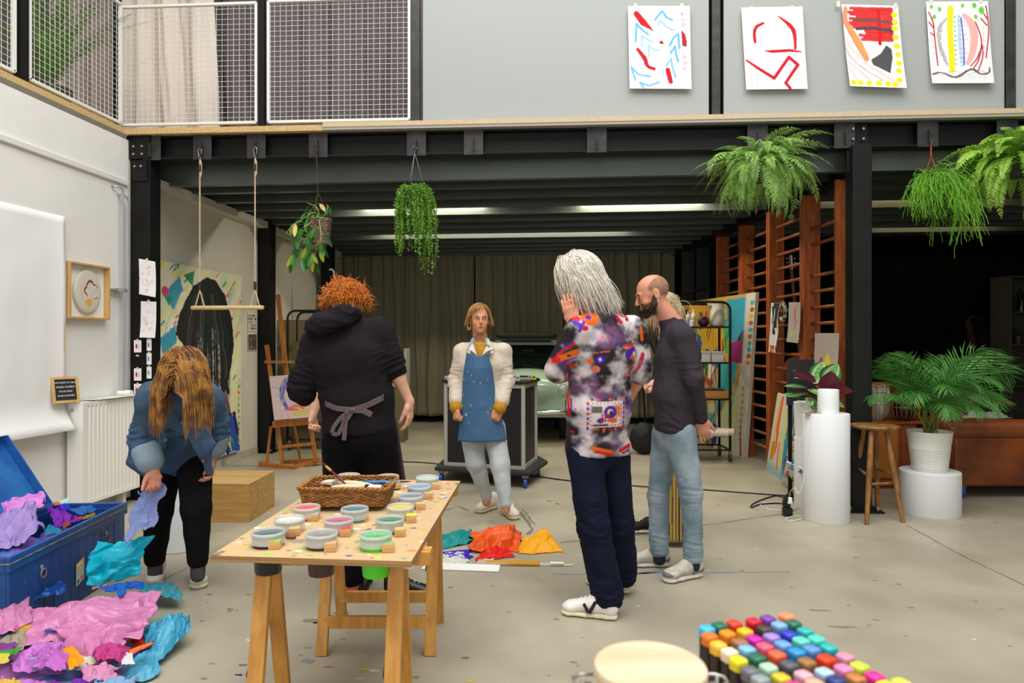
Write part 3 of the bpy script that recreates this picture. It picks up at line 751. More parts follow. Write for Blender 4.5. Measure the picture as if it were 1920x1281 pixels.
for k in range(7):pt.line([(.05+.13*k,.2+.1*(k % 3)),(.16+.13*k,.75-.1*(k % 2))],.05,['#cf5348','#e6a08f','#c9473f','#d98b7a'][k % 4],a=.8,rough=.02)
a=onX(190,741,-3.9)
for k,(y0,y1,dx,dz,lb) in enumerate(((5.28,5.72,0,.004,'upper red streaked paper strip lying on the radiator'),(5.20,5.60,-.02,.0015,'lower paper strip lying on the radiator beside the chalkboard'))):
 sf=flat_surf((-3.97+dx,y1,Z0+dz),(-3.97+dx,y0,Z0+dz),(-3.80+dx,y1,Z0+dz));mb,cc=sheet_mesh(pt,sf,.0008)
 tag(mb.build('painted_strip',PAPER,cols=cc),lb,'paper','paper strips on the radiator')
def sketch(seed,n,cols_,base='#ebe6e3'):
 pt=Paint(50,70,base,1.35,.02,seed);r=random.Random(seed)
 for k in range(n):
  x,y=r.uniform(.15,.8),r.uniform(.1,.9)
  pts=[(x+r.uniform(-.12,.12),y+r.uniform(-.06,.06)) for _ in range(4)]
  pt.spline(pts,.02,r.choice(cols_),a=.6,rough=.01)
 return pt
def wall_sheet(name,label,cat,pt,tl,tr,bl,group=None,curl=.02,rip=.004,mats=PAPER,thick=.0008,tapes=()):
 c=(Vector(tl)+Vector(tr))/2
 mb,cc=sheet_mesh(pt,flat_surf(Vector(tl)-c,Vector(tr)-c,Vector(bl)-c,curl,pt.seed*1.7,rip),thick)
 o=mb.build(name,mats,loc=c,smooth=True,cols=cc);tag(o,label,cat,group)
 for (px,w,h_) in tapes:
  e=(Vector(tr)-Vector(tl));p=Vector(tl)+e*px-c;up=(Vector(tl)-Vector(bl)).normalized();ed=e.normalized();n=up.cross(ed)*-1
  n=(Vector(bl)-Vector(tl)).cross(e).normalized()
  tm=MB();q=p+n*.0012;tm.bar(q-up*h_*.45,q+up*h_*.55,w,.0006,up=n);tm.build('tape',mat('masking tape','#d9d6c9',rough=.7),o)
 return o
cf=5.845
def onfront(px,py,Y):return onY(px,py,Y)
wall_sheet('sketch_sheet','white sheet with coloured pencil marks taped high on the first black column','drawing',sketch(11,16,['#c9604a','#e0a05a','#7c8fc0','#b9847a']),onfront(260,485,5.80),onfront(291,491,5.80),onfront(263,552,5.80),'drawings on the first column',tapes=((.5,.02,.03),))
wall_sheet('sketch_sheet','white sheet with grey circles below the other sheet on the first black column','drawing',sketch(15,12,['#9a9590','#c65a50','#8f8a88']),onfront(264,565,5.80),onfront(293,566,5.80),onfront(264,633,5.80),'drawings on the first column',tapes=((.5,.02,.03),))
def card(px,py,w,h,c1,c2,label,Y,n1=2):
 pt=Paint(26,36,'#f1eeec',1.4,.01,px);r=random.Random(px*py)
 pt.ell((.35,.5),(.13,.3),c1,rough=.02);
 pt.spline([(.72,.3),(.68,.45),(.76,.55),(.68,.7)],.08,c2,rough=.01)
 a=onfront(px,py,Y);b=onfront(px+w,py,Y);c=onfront(px,py+h,Y)
 wall_sheet('paint_card',label,'card',pt,a,b,c,'paint cards on the column',curl=0,rip=0,tapes=((.5,.016,.02),))
pos=['topmost','second','third','lowest']
for k,py in enumerate((638,691,720)):card(251,py,14,23,'#b01030','#d36a78','%s card with dark red dab on the face of the black column' % ('topmost','middle','lowest')[k],5.80)
for k,(py,c1,c2) in enumerate(((636,'#3a2c40','#3a3450'),(662,'#4038a0','#8a86c8'),(688,'#1f6ea8','#2b5c90'))):card(275,py,9,22,c1,c2,'%s card with blue dabs on the column edge beside the portrait' % ('topmost','middle','lowest')[k],5.80)
mb=MB();a=onfront(258,667,5.84);mb.box(a,(.03,.004,.016));tag(mb.build('paper_scrap',mat('scrap','#e8e6e2')),'tiny white paper scrap between red cards on the black column','paper')
pt=Paint(230,310,'#dcd9ae',1.28,.08,2)
r=random.Random(5)
for k in range(70):
 x,y=r.uniform(-.05,1.05),r.uniform(-.05,1.0);l=r.uniform(.08,.22);c=r.choice(['#b9d6c6','#8fc7c9','#e9e2c0','#d8cf8a','#ecd6d2','#cfe0cf','#5aa7b8','#e6e3d8','#c9cf9a'])
 pt.line([(x,y),(x+l*.75,y-l)],[r.uniform(.02,.06),r.uniform(.02,.05)],c,a=.85,rough=.02,streak=(9,60,.6))
for k in range(46):
 x,y=r.uniform(0,1),r.uniform(0,.95);l=r.uniform(.02,.05);c=r.choice(['#e8cf2e','#e8cf2e','#d9899a','#3a9a6a','#2f86a8','#c8463c'])
 pt.line([(x,y),(x+l,y-l*.6)],.014,c,rough=.01)
for k in range(9):pt.line([(.08+.018*k,.5-.03*k),(.1+.018*k,.49-.03*k)],.012,'#c95a6c')
for k in range(8):pt.line([(.76+.02*k,.16-.016*k),(.775+.02*k,.15-.016*k)],.01,'#a8433c')
pt.poly([(.06,.36),(.22,.30),(.24,.38),(.1,.44)],'#3b93ad',rough=.02);pt.poly([(.1,.16),(.26,.06),(.3,.12),(.2,.22)],'#3f9ab3',rough=.02)
pt.poly([(.3,.05),(.42,.02),(.4,.1)],'#2e8a5a');pt.poly([(.12,.17),(.2,.16),(.16,.21)],'#2c9468');pt.ell((.12,.14),(.035,.03),'#d3507c')
pt.line([(.16,.48),(.3,.75)],.12,'#e6e3da',a=.7,rough=.03)
pt.poly([(.33,.42),(.22,.34),(.26,.24),(.4,.1),(.55,.04),(.66,.05),(.78,.12),(.87,.25),(.9,.4),(.86,.52),(.82,.6),(.84,.66),(.7,.74),(.55,.72),(.48,.6),(.36,.58),(.31,.5)],'#121614',rough=.012)
for k in range(70):
 x=r.uniform(.3,.86);y=r.uniform(.1,.4);c=r.choice(['#1d2b28','#0c0f0e','#2b2430','#15333a','#4a3c3c','#5c564f','#1f2b22','#3a4a46'])
 pt.spline([(.55+(x-.55)*.6,y),(x,y+.18),(x-.01,y+r.uniform(.25,.34))],[.012,.018,.004],c,a=.7,rough=.008,streak=(50,7,1.4))
for k in range(16):
 x=r.uniform(.45,.72);pt.spline([(x,r.uniform(.3,.45)),(x+.01,.56),(x+.02,.68)],.006,r.choice(['#a9c0c2','#c9b9a8','#5aa0a8','#8f7f78','#b07f88']),a=.55,rough=.01)
pt.poly([(.33,.5),(.45,.45),(.53,.5),(.55,.62),(.5,.72),(.42,.66),(.36,.6)],'#d8b3a8',rough=.006)
pt.poly([(.43,.52),(.53,.53),(.52,.6),(.44,.6)],'#a86a6c',a=.7,rough=.01);pt.poly([(.34,.52),(.42,.49),(.4,.56)],'#e9d2c4')
pt.spline([(.39,.56),(.43,.525),(.48,.51)],[.03,.03,.012],'#171413');pt.spline([(.42,.62),(.47,.585),(.52,.6)],.02,'#141116');pt.line([(.43,.63),(.5,.61)],.025,'#54505e',a=.8);pt.ell((.475,.605),(.02,.012),'#e7e1dd')
pt.poly([(.5,.62),(.56,.6),(.6,.75),(.52,.78)],'#27201f',rough=.01)
pt.poly([(.66,.7),(.8,.64),(.86,.78),(.7,.84)],'#b08f7a',rough=.02);pt.poly([(.7,.7),(.77,.67),(.8,.76),(.72,.78)],'#cf4a4e',rough=.03);pt.poly([(.68,.76),(.76,.74),(.78,.82),(.69,.83)],'#d8c04a',a=.8,rough=.03);pt.line([(.78,.66),(.86,.8)],.03,'#5a3a6a',a=.8)
pt.poly([(.3,1),(.36,.9),(.55,.84),(.72,.8),(.92,.78),(.97,.9),(.98,1)],'#2a49a6',rough=.02)
for k in range(60):
 x,y=r.uniform(.35,.97),r.uniform(.8,1.0);l=r.uniform(.03,.09);c=r.choice(['#e3dc7a','#e6b6c4','#5bb4d6','#1b2fa0','#e9e6dc','#142070','#2f8fc8','#cfd860','#2a9a6c','#0f1450'])
 pt.line([(x,y),(x+l*.5,y+l*.8)],[r.uniform(.01,.03),.008],c,rough=.008)
pt.line([(.9,.78),(.95,.9)],.03,'#15155c');pt.spline([(.7,.82),(.78,.9),(.82,1)],.02,'#10134a');pt.spline([(.6,.84),(.7,.79),(.92,.78)],.012,'#141422')
for k in range(10):pt.poly([(.955,.62+k*.035),(.985,.63+k*.035),(.96,.65+k*.035)],['#2f9a5c','#c8463c','#8fb24a'][k % 3])
pt.put(pt.U*0+abs(pt.U-.5)-.494,'#b5af9a',.0)
P=lambda px,py:onX(px,py,-3.95)
tl,tr,bl=P(285,487),P(452,517),P(285,890);bl=Vector((-3.95,tl.y,.125));tr=Vector((-3.95,tr.y,2.2));tl.z=2.2
mb,cc=sheet_mesh(pt,flat_surf(Vector((0,0,0)),tr-tl,bl-tl),.03)
t=mb.build('portrait_painting',CANVAS,loc=tl,cols=cc);tag(t,'tall portrait painting of a person with long black hair on the left wall','painting')
for (py0,py1,lb,cs,sd) in ((587,621,'upper small photo print with a grid of dark pictures beside the portrait',['#5a463c','#8f7768','#3c3431','#b9aaa0'],3),(625,659,'lower small photo print of people, taped with blue tape beside the portrait',['#2c2826','#4b4039','#8a6d5c','#6a3f30'],4)):
 pt=Paint(34,44,'#d8d2c8',1.3,.02,sd);r=random.Random(sd)
 if sd==3:
  for i in range(5):
   for j in range(4):pt.poly([(.08+j*.22,.06+i*.18),(.26+j*.22,.06+i*.18),(.26+j*.22,.2+i*.18),(.08+j*.22,.2+i*.18)],r.choice(cs),rough=.02)
 else:
  pt.poly([(.04,.05),(.96,.05),(.96,.95),(.04,.95)],'#4b4039')
  for k in range(26):pt.ell((r.uniform(.1,.9),r.uniform(.15,.9)),(r.uniform(.04,.12),r.uniform(.04,.12)),r.choice(cs),rough=.02)
 a=onX(465,py0,-3.992);b=onX(482,py0+2,-3.992);c=onX(465,py1,-3.992)
 wall_sheet('photo_print',lb,'photo',pt,a,(b.x,b.y,a.z),(a.x,a.y,c.z),curl=-.0,rip=0,tapes=() if sd==3 else ((.1,.02,.03),(.9,.02,.03)))
 # ------------------------------------------------------------ swing
M_rope=mat('beige rope','#cbb694',rough=.85,var=.25,vscale=90,vstretch=(1,1,1),bump=.6,bscale=160,bstretch=(1,1,1))
hl=FR(fu(378),-.03,3.12);hr=FR(fu(481),-.03,3.12)
def rope(mb,a,b,r=.006,tw=90,r2=None):
 a,b=Vector(a),Vector(b);L=(b-a).length;n=max(6,int(L/.012))
 x,y,d=frame(b-a)
 for s_ in range(3):
  pts=[a.lerp(b,i/n)+(x*math.cos(i*.55+s_*2.094)+y*math.sin(i*.55+s_*2.094))*r*.55 for i in range(n+1)];mb.tube(pts,r*.62,5)
t=thing('trapeze_swing','wooden trapeze bar hanging on two ropes from the steel beam','swing',((hl.x+hr.x)/2,(hl.y+hr.y)/2,1.722));o=Vector(t.location)
def carab(mb,top):
 pts=[top+Vector((math.sin(a_)*.016,0,-.035+math.cos(a_)*.035)) for a_ in np.linspace(0,2*PI,17)[:-1]];mb.tube(pts,.004,6,closed=True)
 pts=[top+Vector((0,math.sin(a_)*.017,-.085+math.cos(a_)*.017)) for a_ in np.linspace(0,2*PI,13)[:-1]];mb.tube(pts,.004,6,closed=True)
for h_ in (hl,hr):
 q=h_-o;mb=MB();carab(mb,q+UP*.035);mb.build('carabiner',M_bolt,t,smooth=True)
 mb=MB();e=Vector((q.x,q.y,.16));rope(mb,q-UP*.065,e);mb.tube([q-UP*.07,q-UP*.1+Vector((.013,0,0)),q-UP*.2+Vector((.013,0,0)),q-UP*.25],.006,6)
 for s_ in (-1,1):rope(mb,e,Vector((q.x+s_*.045,q.y,.0)),.006)
 mb.build('rope',M_rope,t,smooth=True)
 mb=MB();mb.cyl(e-UP*.0,e+UP*.07,.0125,n=10);mb.cyl(q-UP*.12,q-UP*.18,.016,n=10);mb.build('rope_sleeve',mat('black sleeve','#26262a',rough=.6),t,auto=40)
d=(hr-hl).normalized();mb=MB();a_=hl-o-d*.08;b_=hr-o+d*.08;a_.z=b_.z=0;mb.tube([a_,a_+d*.008,b_-d*.008,b_],[.012,.019,.019,.012],14);mb.build('bar',wood('swing bar wood','#d8bd8c','#c9aa75','x'),t,auto=50)
# ------------------------------------------------------------ wooden box and white plinth behind the bending person
M_ply=wood('box plywood','#bb9355','#a87f42','x',.8)
A=fl(467,980);B=fl(515,949);dd=(B-A).normalized();rz=math.atan2(dd.y,dd.x)-PI/2
t=thing('plywood_box','closed plywood box standing on the concrete behind the bending person','box',A,rz)
W_,D_,H_=.62,(B-A).length,.305
mb=MB();mb.b2((-W_,0,0),(0,.015,H_-.016));mb.b2((-W_,D_-.015,0),(0,D_,H_-.016));mb.b2((-.015,.015,0),(0,D_-.015,H_-.016));mb.b2((-W_,.015,0),(-W_+.015,D_-.015,H_-.016));mb.build('body',M_ply,t,bev=.003)
mb=MB();mb.b2((-W_,0,H_-.015),(0,D_,H_));mb.build('lid',wood('box lid ply','#c29d64','#ad8850','x',.8),t,bev=.004)
M_pl=mat('white painted plinth','#e6e7e8',rough=.6,var=.02,vscale=4)
p=at(337,640,4.72);mb=MB();mb.lathe([(.165,0),(.17,.005),(.17,.89),(.165,.9),(0,.9)],n=48)
o=mb.build('round_plinth',M_pl,loc=(p.x,p.y,0),auto=40);tag(o,'white cylindrical plinth seen between the legs of the bending person','plinth','white round plinths')
# ------------------------------------------------------------ blue trunk
M_blue=mat('blue painted trunk','#1b4f96',rough=.38,col2='#14427f',vscale=3,bump=.08,bscale=20)
M_rust=mat('worn trunk edge','#8a8f86',rough=.55,col2='#7a5f3a',vscale=25)
c1=at(234,943,4.22);c3=at(17,1048,3.15);ld=(c3-c1);ld.z=0;LL=ld.length;ld.normalize();sd=Vector((ld.y,-ld.x,0))
if (at(120,938,4.25)-c1).dot(sd) < 0:sd=-sd
rz=math.atan2(ld.y,ld.x);TB=.42;HB=.425
t=thing('chest','open blue metal trunk overflowing with coloured tissue paper','trunk',(c1.x,c1.y,0),rz)
sg=1 if (Matrix.Rotation(rz,3,'Z') @ Vector((0,1,0))).dot(sd) > 0 else -1
def tl_(x,y,z):return Vector((c1.x,c1.y,0))+ld*x+sd*y+UP*z
mb=MB();q=.015
for (x0,x1,y0,y1,z0,z1) in ((0,LL,0,q,0,HB-.03),(0,LL,TB-q,TB,0,HB-.03),(0,q,q,TB-q,0,HB-.03),(LL-q,LL,q,TB-q,0,HB-.03),(q,LL-q,q,TB-q,0,.015)):mb.b2((x0,y0*sg,z0),(x1,y1*sg,z1))
for k in range(14):
 x=.12+k*.075
 if x < LL-.1:mb.b2((x,-.003*sg,.03),(x+.012,0.004*sg,HB-.09))
mb.build('body',M_blue,t,bev=.004)
mb=MB()
for (x0,x1,y0,y1,z0,z1) in ((-.012,LL+.012,-.012,.012,HB-.07,HB),(-.012,LL+.012,TB-.012,TB+.012,HB-.07,HB),(-.012,.012,.012,TB-.012,HB-.07,HB),(LL-.012,LL+.012,.012,TB-.012,HB-.07,HB)):mb.b2((x0,y0*sg,z0),(x1,y1*sg,z1))
mb.build('rim',M_blue,t,bev=.005)
mb=MB();mb.b2((-.015,-.016*sg,HB-.032),(LL+.015,-.010*sg,HB-.027));mb.b2((LL+.012,-.012*sg,HB-.032),(LL+.016,TB*sg,HB-.027));mb.build('rim_line',M_rust,t)
for x in (.22,LL-.24):
 mb=MB();mb.tube([(x+.022*math.cos(a_),-.012*sg,.27+.022*math.sin(a_)) for a_ in np.linspace(0,2*PI,17)[:-1]],.0035,6,closed=True);mb.b2((x-.01,-.006*sg,.285),(x+.01,0,.31));mb.build('ring_handle',M_rust,t,smooth=True)
pt=Paint(30,50,'#d9d8cc',1.6,.02,9);pt.poly([(0,0),(1,0),(1,.32),(0,.32)],'#e8c42a');pt.poly([(.15,.08),(.85,.08),(.85,.2),(.15,.2)],'#e9e7dc')
for k in range(4):pt.line([(.1,.4+.07*k),(.9,.4+.07*k)],.035,'#4e9fb0')
pt.poly([(.1,.74),(.4,.74),(.4,.94),(.1,.94)],'#6e6a5c',rough=.03);pt.poly([(.55,.72),(.9,.72),(.9,.95),(.55,.95)],'#b8845a',rough=.03)
L0=tl_(.50,-.006,0);xs=.50
sx0,sx1=(LL*.50,LL*.50-.075)
mb,cc=sheet_mesh(pt,flat_surf((sx0,-.005*sg,.215),(sx1,-.005*sg,.235),(sx0,-.005*sg,.095)),.0005);mb.build('sticker',PAPER,t,cols=cc)
ux=Vector((0,math.cos(math.radians(58))*sg,math.sin(math.radians(58))));nx=Vector((0,math.sin(math.radians(58))*sg,-math.cos(math.radians(58))))
mb=MB();hb=Vector((0,(TB+.012)*sg,HB))
def lidbox(x0,x1,a0,a1,n0,n1):
 vs=[]
 for x in (x0,x1):
  for a_ in (a0,a1):
   for n_ in (n0,n1):vs.append(hb+Vector((x,0,0))+ux*a_+nx*n_)
 mb.add(vs,[(0,1,3,2),(4,6,7,5),(0,4,5,1),(2,3,7,6),(0,2,6,4),(1,5,7,3)])
lidbox(-.015,LL+.015,0,.5,.05,.058);lidbox(-.015,-.007,0,.5,0,.05);lidbox(LL+.007,LL+.015,0,.5,0,.05);lidbox(0,LL,0,.008,0,.05);lidbox(0,LL,.492,.5,0,.05)
mb.build('lid',mat('faded blue lid','#1d549c',rough=.4,col2='#2c6cab',vscale=5),t,bev=.003)
# ------------------------------------------------------------ tissue paper
def tissue(label,corners,col,seed,amp=.05,bulge=.0,name='tissue_sheet',group='crumpled tissue sheets',n=46,gloss=.45,sc=3.0,transl=.25,zmin=.004,tear=.10,mid=None,fine=.014):
 """corners: four world points round the sheet; the sheet is creased between them"""
 tear=tear*(1.9 if n < 40 else 1.5)
 Cn=[np.array(c,float) for c in corners];U,V=np.meshgrid(np.linspace(0,1,n),np.linspace(0,1,n))
 e=lambda a:fbm(np.stack([a*3+seed*1.3,a*0+seed,a*0+.5],-1))
 tu=tear*e(V+7)*(abs(U-.5)*2)**4;tv=tear*e(U+3)*(abs(V-.5)*2)**4
 u=np.clip(U+tu,-.2,1.2)[...,None];v=np.clip(V+tv,-.2,1.2)[...,None]
 P=Cn[0]*(1-u)*(1-v)+Cn[1]*u*(1-v)+Cn[2]*u*v+Cn[3]*(1-u)*v
 if mid is not None:P=P+np.array(mid)*(np.sin(np.pi*np.clip(U,0,1))*np.sin(np.pi*np.clip(V,0,1)))[...,None]
 nn=np.cross(Cn[1]-Cn[0],Cn[3]-Cn[0]);size=np.sqrt(np.linalg.norm(nn));nn=nn/np.linalg.norm(nn)
 if nn[2] < 0:nn=-nn
 amp=amp*min(1.0,size/.42)*.75;fine=fine*min(1,size/.4)*.9;bulge=bulge*min(1,size/.3)
 rs=np.random.RandomState(seed*7+1);g=max(6,int(sc*2.6));g2=g*2+1
 def facet(gn,a_):
  K=rs.normal(size=(gn+1,gn+1,3))*a_;x=np.clip((U+.25*perlin(np.stack([U*3+seed,V*3,U*0+2.2],-1)))*(gn-.01),0,gn-.001);y=np.clip((V+.25*perlin(np.stack([U*3+seed,V*3,U*0+5.2],-1)))*(gn-.01),0,gn-.001)
  i=x.astype(int);j=y.astype(int);fx=(x-i)[...,None];fy=(y-j)[...,None]
  A,B,Cq,Dq=K[j,i],K[j,i+1],K[j+1,i],K[j+1,i+1]
  return np.where(fx+fy < 1,A+(B-A)*fx+(Cq-A)*fy,Dq+(Cq-Dq)*(1-fx)+(B-Dq)*(1-fy))
 F1=facet(g,amp*.42);F2=facet(g2,fine*.55)
 r2=F2[...,0]/max(fine,1e-4)
 P=P+F1*.45+F2*.5+(F1[...,2]*.9+F2[...,1]*.8+.9*amp*perlin(np.stack([U*1.7+seed,V*1.7,U*0+8],-1)))[...,None]*nn+bulge*(np.sin(np.pi*U)*np.sin(np.pi*V))[...,None]*nn
 if zmin is not None:P[...,2]=np.maximum(P[...,2],zmin+.004*np.abs(r2))
 c=P.reshape(-1,3).mean(0);c[2]=P[...,2].min()
 mb=MB();mb.grid(P-c);m=mat('tissue '+col,col,rough=gloss,transl=transl,spec=.5)
 o=mb.build(name,m,loc=Vector(c),smooth=True);o.data.set_sharp_from_angle(angle=math.radians(14));so=o.modifiers.new('t','SOLIDIFY');so.thickness=.0012
 return tag(o,label,'paper',group)
def q4(*p):return [at(x,y,d) for x,y,d in p]
G='tissue sheets in and around the blue trunk'
tissue('crumpled lilac tissue sheet spilling over the near end of the trunk',q4((-20,965,3.75),(70,945,3.85),(85,985,3.5),(-30,1050,3.22)),'#a88fd0',3,.05,.05,group=G,zmin=None)
tissue('bright orchid pink tissue sheet at the back of the trunk below the lid',q4((-20,940,4.0),(84,925,4.1),(78,955,3.9),(-20,970,3.8)),'#e08be0',5,.05,.03,group=G,zmin=None)
tissue('purple tissue sheet in the middle of the trunk',q4((88,952,4.0),(118,955,4.05),(150,975,3.85),(108,990,3.7)),'#7d12b0',8,.04,.02,group=G,zmin=None)
tissue('royal blue tissue scrap in the trunk beside the pale mint scrap',q4((110,946,4.05),(130,945,4.05),(132,955,4.0),(112,956,3.95)),'#2222cc',9,.03,.01,group=G,zmin=None,n=24)
tissue('pale mint tissue scrap on top of the filled trunk',q4((110,940,4.1),(130,933,4.15),(130,944,4.1),(112,946,4.05)),'#b4dcd8',12,.02,.01,group=G,zmin=None,n=24)
tissue('small orange tissue scrap on top of the filled trunk',q4((100,943,4.1),(118,941,4.1),(118,947,4.05),(102,948,4.0)),'#f0660e',13,.02,.01,group=G,zmin=None,n=20)
tissue('blue tissue sheet near the far end of the trunk',q4((132,955,4.1),(176,946,4.15),(178,957,4.05),(150,968,3.95)),'#1f66b8',14,.03,.01,group=G,zmin=None,n=30)
tissue('rust coloured tissue tip poking up at the trunk rim',q4((118,980,3.8),(130,975,3.85),(133,985,3.75),(118,992,3.7)),'#a34018',15,.02,.02,group=G,zmin=None,n=20)
tissue('teal blue tissue sheet inside the trunk beside the rim',q4((88,985,3.75),(112,985,3.8),(116,998,3.65),(84,1005,3.55)),'#0f88b8',16,.02,.01,group=G,zmin=None,n=26)
tissue('raspberry tissue scrap at the far end of the trunk',q4((140,968,4.0),(168,962,4.05),(166,970,3.98),(145,978,3.9)),'#d03078',17,.02,.01,group=G,zmin=None,n=20)
tissue('ochre tissue scrap at the far rim of the trunk',q4((150,972,3.95),(176,960,4.05),(180,966,4.0),(160,974,3.92)),'#8a8a1c',18,.02,.005,group=G,zmin=None,n=20)
mb=MB();
s_=Sdf(.014)
for k in range(34):
 rr=random.Random(k);p=tl_(rr.uniform(.08,LL-.08),rr.uniform(.08,TB-.08),rr.uniform(.2,.3));s_.ell(p,(.08,.07,.05),k=.02)
s_.ell(tl_(LL*.8,TB*.5,.34),(.16,.14,.1),k=.05)
o_=sdf_obj(s_,'tissue_filling',mat('mixed tissue','#2c5fa8',rough=.6,col2='#a850b8',vscale=9),off=tl_(LL/2,TB/2,.15),fold=lambda V:.012*fbm(V*14,3));tag(o_,'mass of mixed blue and violet tissue filling the trunk','paper');o_['kind']='stuff'
s_=Sdf(.02);rr=random.Random(4)
for k in range(26):
 p=fl(rr.uniform(-40,190),rr.uniform(1225,1440));s_.ell((p.x,p.y,.0),(.14,.13,rr.uniform(.05,.09)),k=.04)
s_.plane((0,0,.002),(0,0,-1))
o_=sdf_obj(s_,'tissue_heap',mat('mixed tissue heap','#b66fb8',rough=.6,col2='#5f86b8',vscale=7),off=fl(130,1260),fold=lambda V:.02*fbm(V*12,3)*np.clip(V[:,2]/.03,0,1));tag(o_,'mixed scraps of tissue forming the floor of the heap before the trunk','paper');o_['kind']='stuff'
tissue('large glossy pink tissue sheet on top of the floor heap',q4((30,1150,3.25),(306,1107,3.42),(262,1200,3.0),(18,1215,2.95)),'#d98bbc',21,.03,.07,gloss=.22,group=G,n=70,sc=4,tear=.05,fine=.01,zmin=.1)
tissue('pink tissue sheet hanging over the left front of the heap',q4((-30,1130,3.2),(45,1110,3.35),(60,1170,3.1),(-30,1200,2.9)),'#dc90be',23,.03,.03,gloss=.25,group=G,zmin=.1)
tissue('pink tissue sheet falling to the floor under the big pink one',q4((100,1180,3.0),(270,1160,3.1),(200,1255,2.85),(165,1262,2.8)),'#d684b6',24,.02,.04,gloss=.25,group=G,zmin=.02)
tissue('dark blue tissue sheet leaning on the trunk side behind the pink sheet',q4((45,1120,3.4),(118,1088,3.55),(120,1108,3.45),(55,1130,3.3)),'#174a9c',26,.035,.03,group=G,gloss=.35,zmin=None)
tissue('royal blue tissue strip across the top of the pink sheet',q4((180,1103,3.45),(265,1090,3.55),(268,1103,3.45),(200,1108,3.35)),'#1058c4',27,.03,.02,group=G,zmin=.12)
tissue('small blue tissue tab hanging over the pink sheet edge',q4((218,1095,3.42),(240,1095,3.42),(232,1118,3.3),(220,1118,3.3)),'#1465c8',28,.012,.01,group=G,n=20,zmin=.12)
tissue('salmon tissue strip between turquoise and royal blue sheets',q4((165,1092,3.6),(222,1082,3.62),(215,1092,3.55),(175,1105,3.5)),'#eda08c',29,.02,.01,group=G,n=26)
tissue('flat turquoise tissue sheet on the concrete near the white shoes',q4((262,1096,3.72),(330,1092,3.85),(343,1128,3.6),(262,1108,3.6)),'#45a9bf',30,.02,.01,group=G,gloss=.3)
tissue('large sky blue tissue sheet rolled up at the right of the heap',q4((268,1180,3.15),(345,1148,3.3),(364,1170,3.2),(295,1250,2.95)),'#4bacd0',32,.04,.09,group=G,gloss=.3,sc=3.4,zmin=.01)
tissue('sky blue tissue sheet on the floor in front of the rolled one',q4((225,1240,2.95),(290,1215,3.05),(300,1262,2.88),(210,1300,2.76)),'#55b4d6',33,.03,.05,group=G,gloss=.3,zmin=.01)
tissue('long dark violet tissue sheet running to the bottom of the heap',q4((170,1262,2.85),(285,1205,3.05),(270,1225,3.0),(150,1310,2.75)),'#5a1496',34,.02,.03,group=G,zmin=.06)
tissue('orange tissue strip lying on the sky blue sheet',q4((228,1247,2.85),(284,1226,2.95),(286,1232,2.93),(232,1262,2.8)),'#f47c20',35,.008,.01,group=G,n=24,zmin=.12)
tissue('orchid tissue sheet crumpled at the lower left of the heap',q4((30,1220,2.95),(115,1205,3.0),(118,1275,2.76),(18,1280,2.75)),'#d584d8',36,.06,.08,group=G,sc=2.6,zmin=.08)
tissue('second orchid tissue sheet right of the crumpled one',q4((110,1200,3.0),(185,1215,3.0),(165,1245,2.88),(118,1235,2.88)),'#cf7ad2',37,.04,.05,group=G,zmin=.06)
tissue('magenta tissue sheet behind the orchid ones',q4((60,1190,3.05),(130,1195,3.05),(130,1215,2.98),(60,1220,2.95)),'#b84fb0',38,.03,.03,group=G,zmin=.06)
tissue('yellow orange twisted tissue strip in the heap',q4((115,1232,2.84),(138,1225,2.86),(160,1268,2.72),(130,1290,2.66)),'#f7a50f',39,.035,.05,group=G,sc=3.5,zmin=.14)
tissue('cream tissue scrap beside the yellow orange strip',q4((140,1245,2.86),(178,1240,2.88),(180,1262,2.8),(150,1275,2.74)),'#e6dcc8',40,.03,.04,group=G,zmin=.1)
tissue('khaki tissue sheet at the left edge of the heap',q4((0,1195,3.0),(62,1180,3.05),(40,1222,2.93),(-10,1225,2.9)),'#a89c80',41,.04,.05,group=G,zmin=.06)
tissue('hot pink tissue scrap above the khaki sheet',q4((8,1188,3.05),(32,1184,3.05),(28,1196,3.0),(8,1198,3.0)),'#e83c78',42,.015,.01,group=G,n=20,zmin=.15)
tissue('ochre tissue scrap under the big pink sheet on the left',q4((22,1172,3.1),(62,1170,3.1),(60,1188,3.02),(25,1192,3.0)),'#cf9d34',43,.02,.02,group=G,n=24,zmin=.12)
tissue('green tissue sheet at the lower left edge of the heap',q4((-20,1262,2.85),(40,1240,2.9),(32,1262,2.84),(-20,1278,2.78)),'#3c9a34',44,.02,.02,group=G,n=26,zmin=.12)
tissue('lemon yellow tissue scrap in the bottom left corner',q4((-20,1268,2.8),(18,1262,2.8),(16,1290,2.72),(-20,1295,2.7)),'#dccb4a',45,.02,.02,group=G,n=26,zmin=.14)
tissue('plum tissue sheet above the green one at the left edge',q4((-20,1240,2.92),(32,1228,2.95),(25,1248,2.88),(-20,1262,2.84)),'#8a3c98',46,.03,.02,group=G,n=26,zmin=.12)
tissue('pale blue tissue sheet at the bottom of the heap',q4((60,1272,2.8),(135,1255,2.84),(150,1295,2.7),(60,1300,2.7)),'#a5bede',47,.02,.02,group=G,n=30,zmin=.12)
tissue('navy tissue scrap tucked under the pink sheet',q4((82,1190,3.05),(112,1194,3.05),(110,1206,3.0),(84,1200,3.0)),'#2c4ab0',48,.01,.01,group=G,n=20,zmin=.14)
tissue('scarlet tissue scrap behind the violet sheet',q4((245,1205,3.1),(268,1180,3.2),(275,1200,3.1),(255,1218,3.05)),'#d63a1c',49,.02,.02,group=G,n=22,zmin=.05)
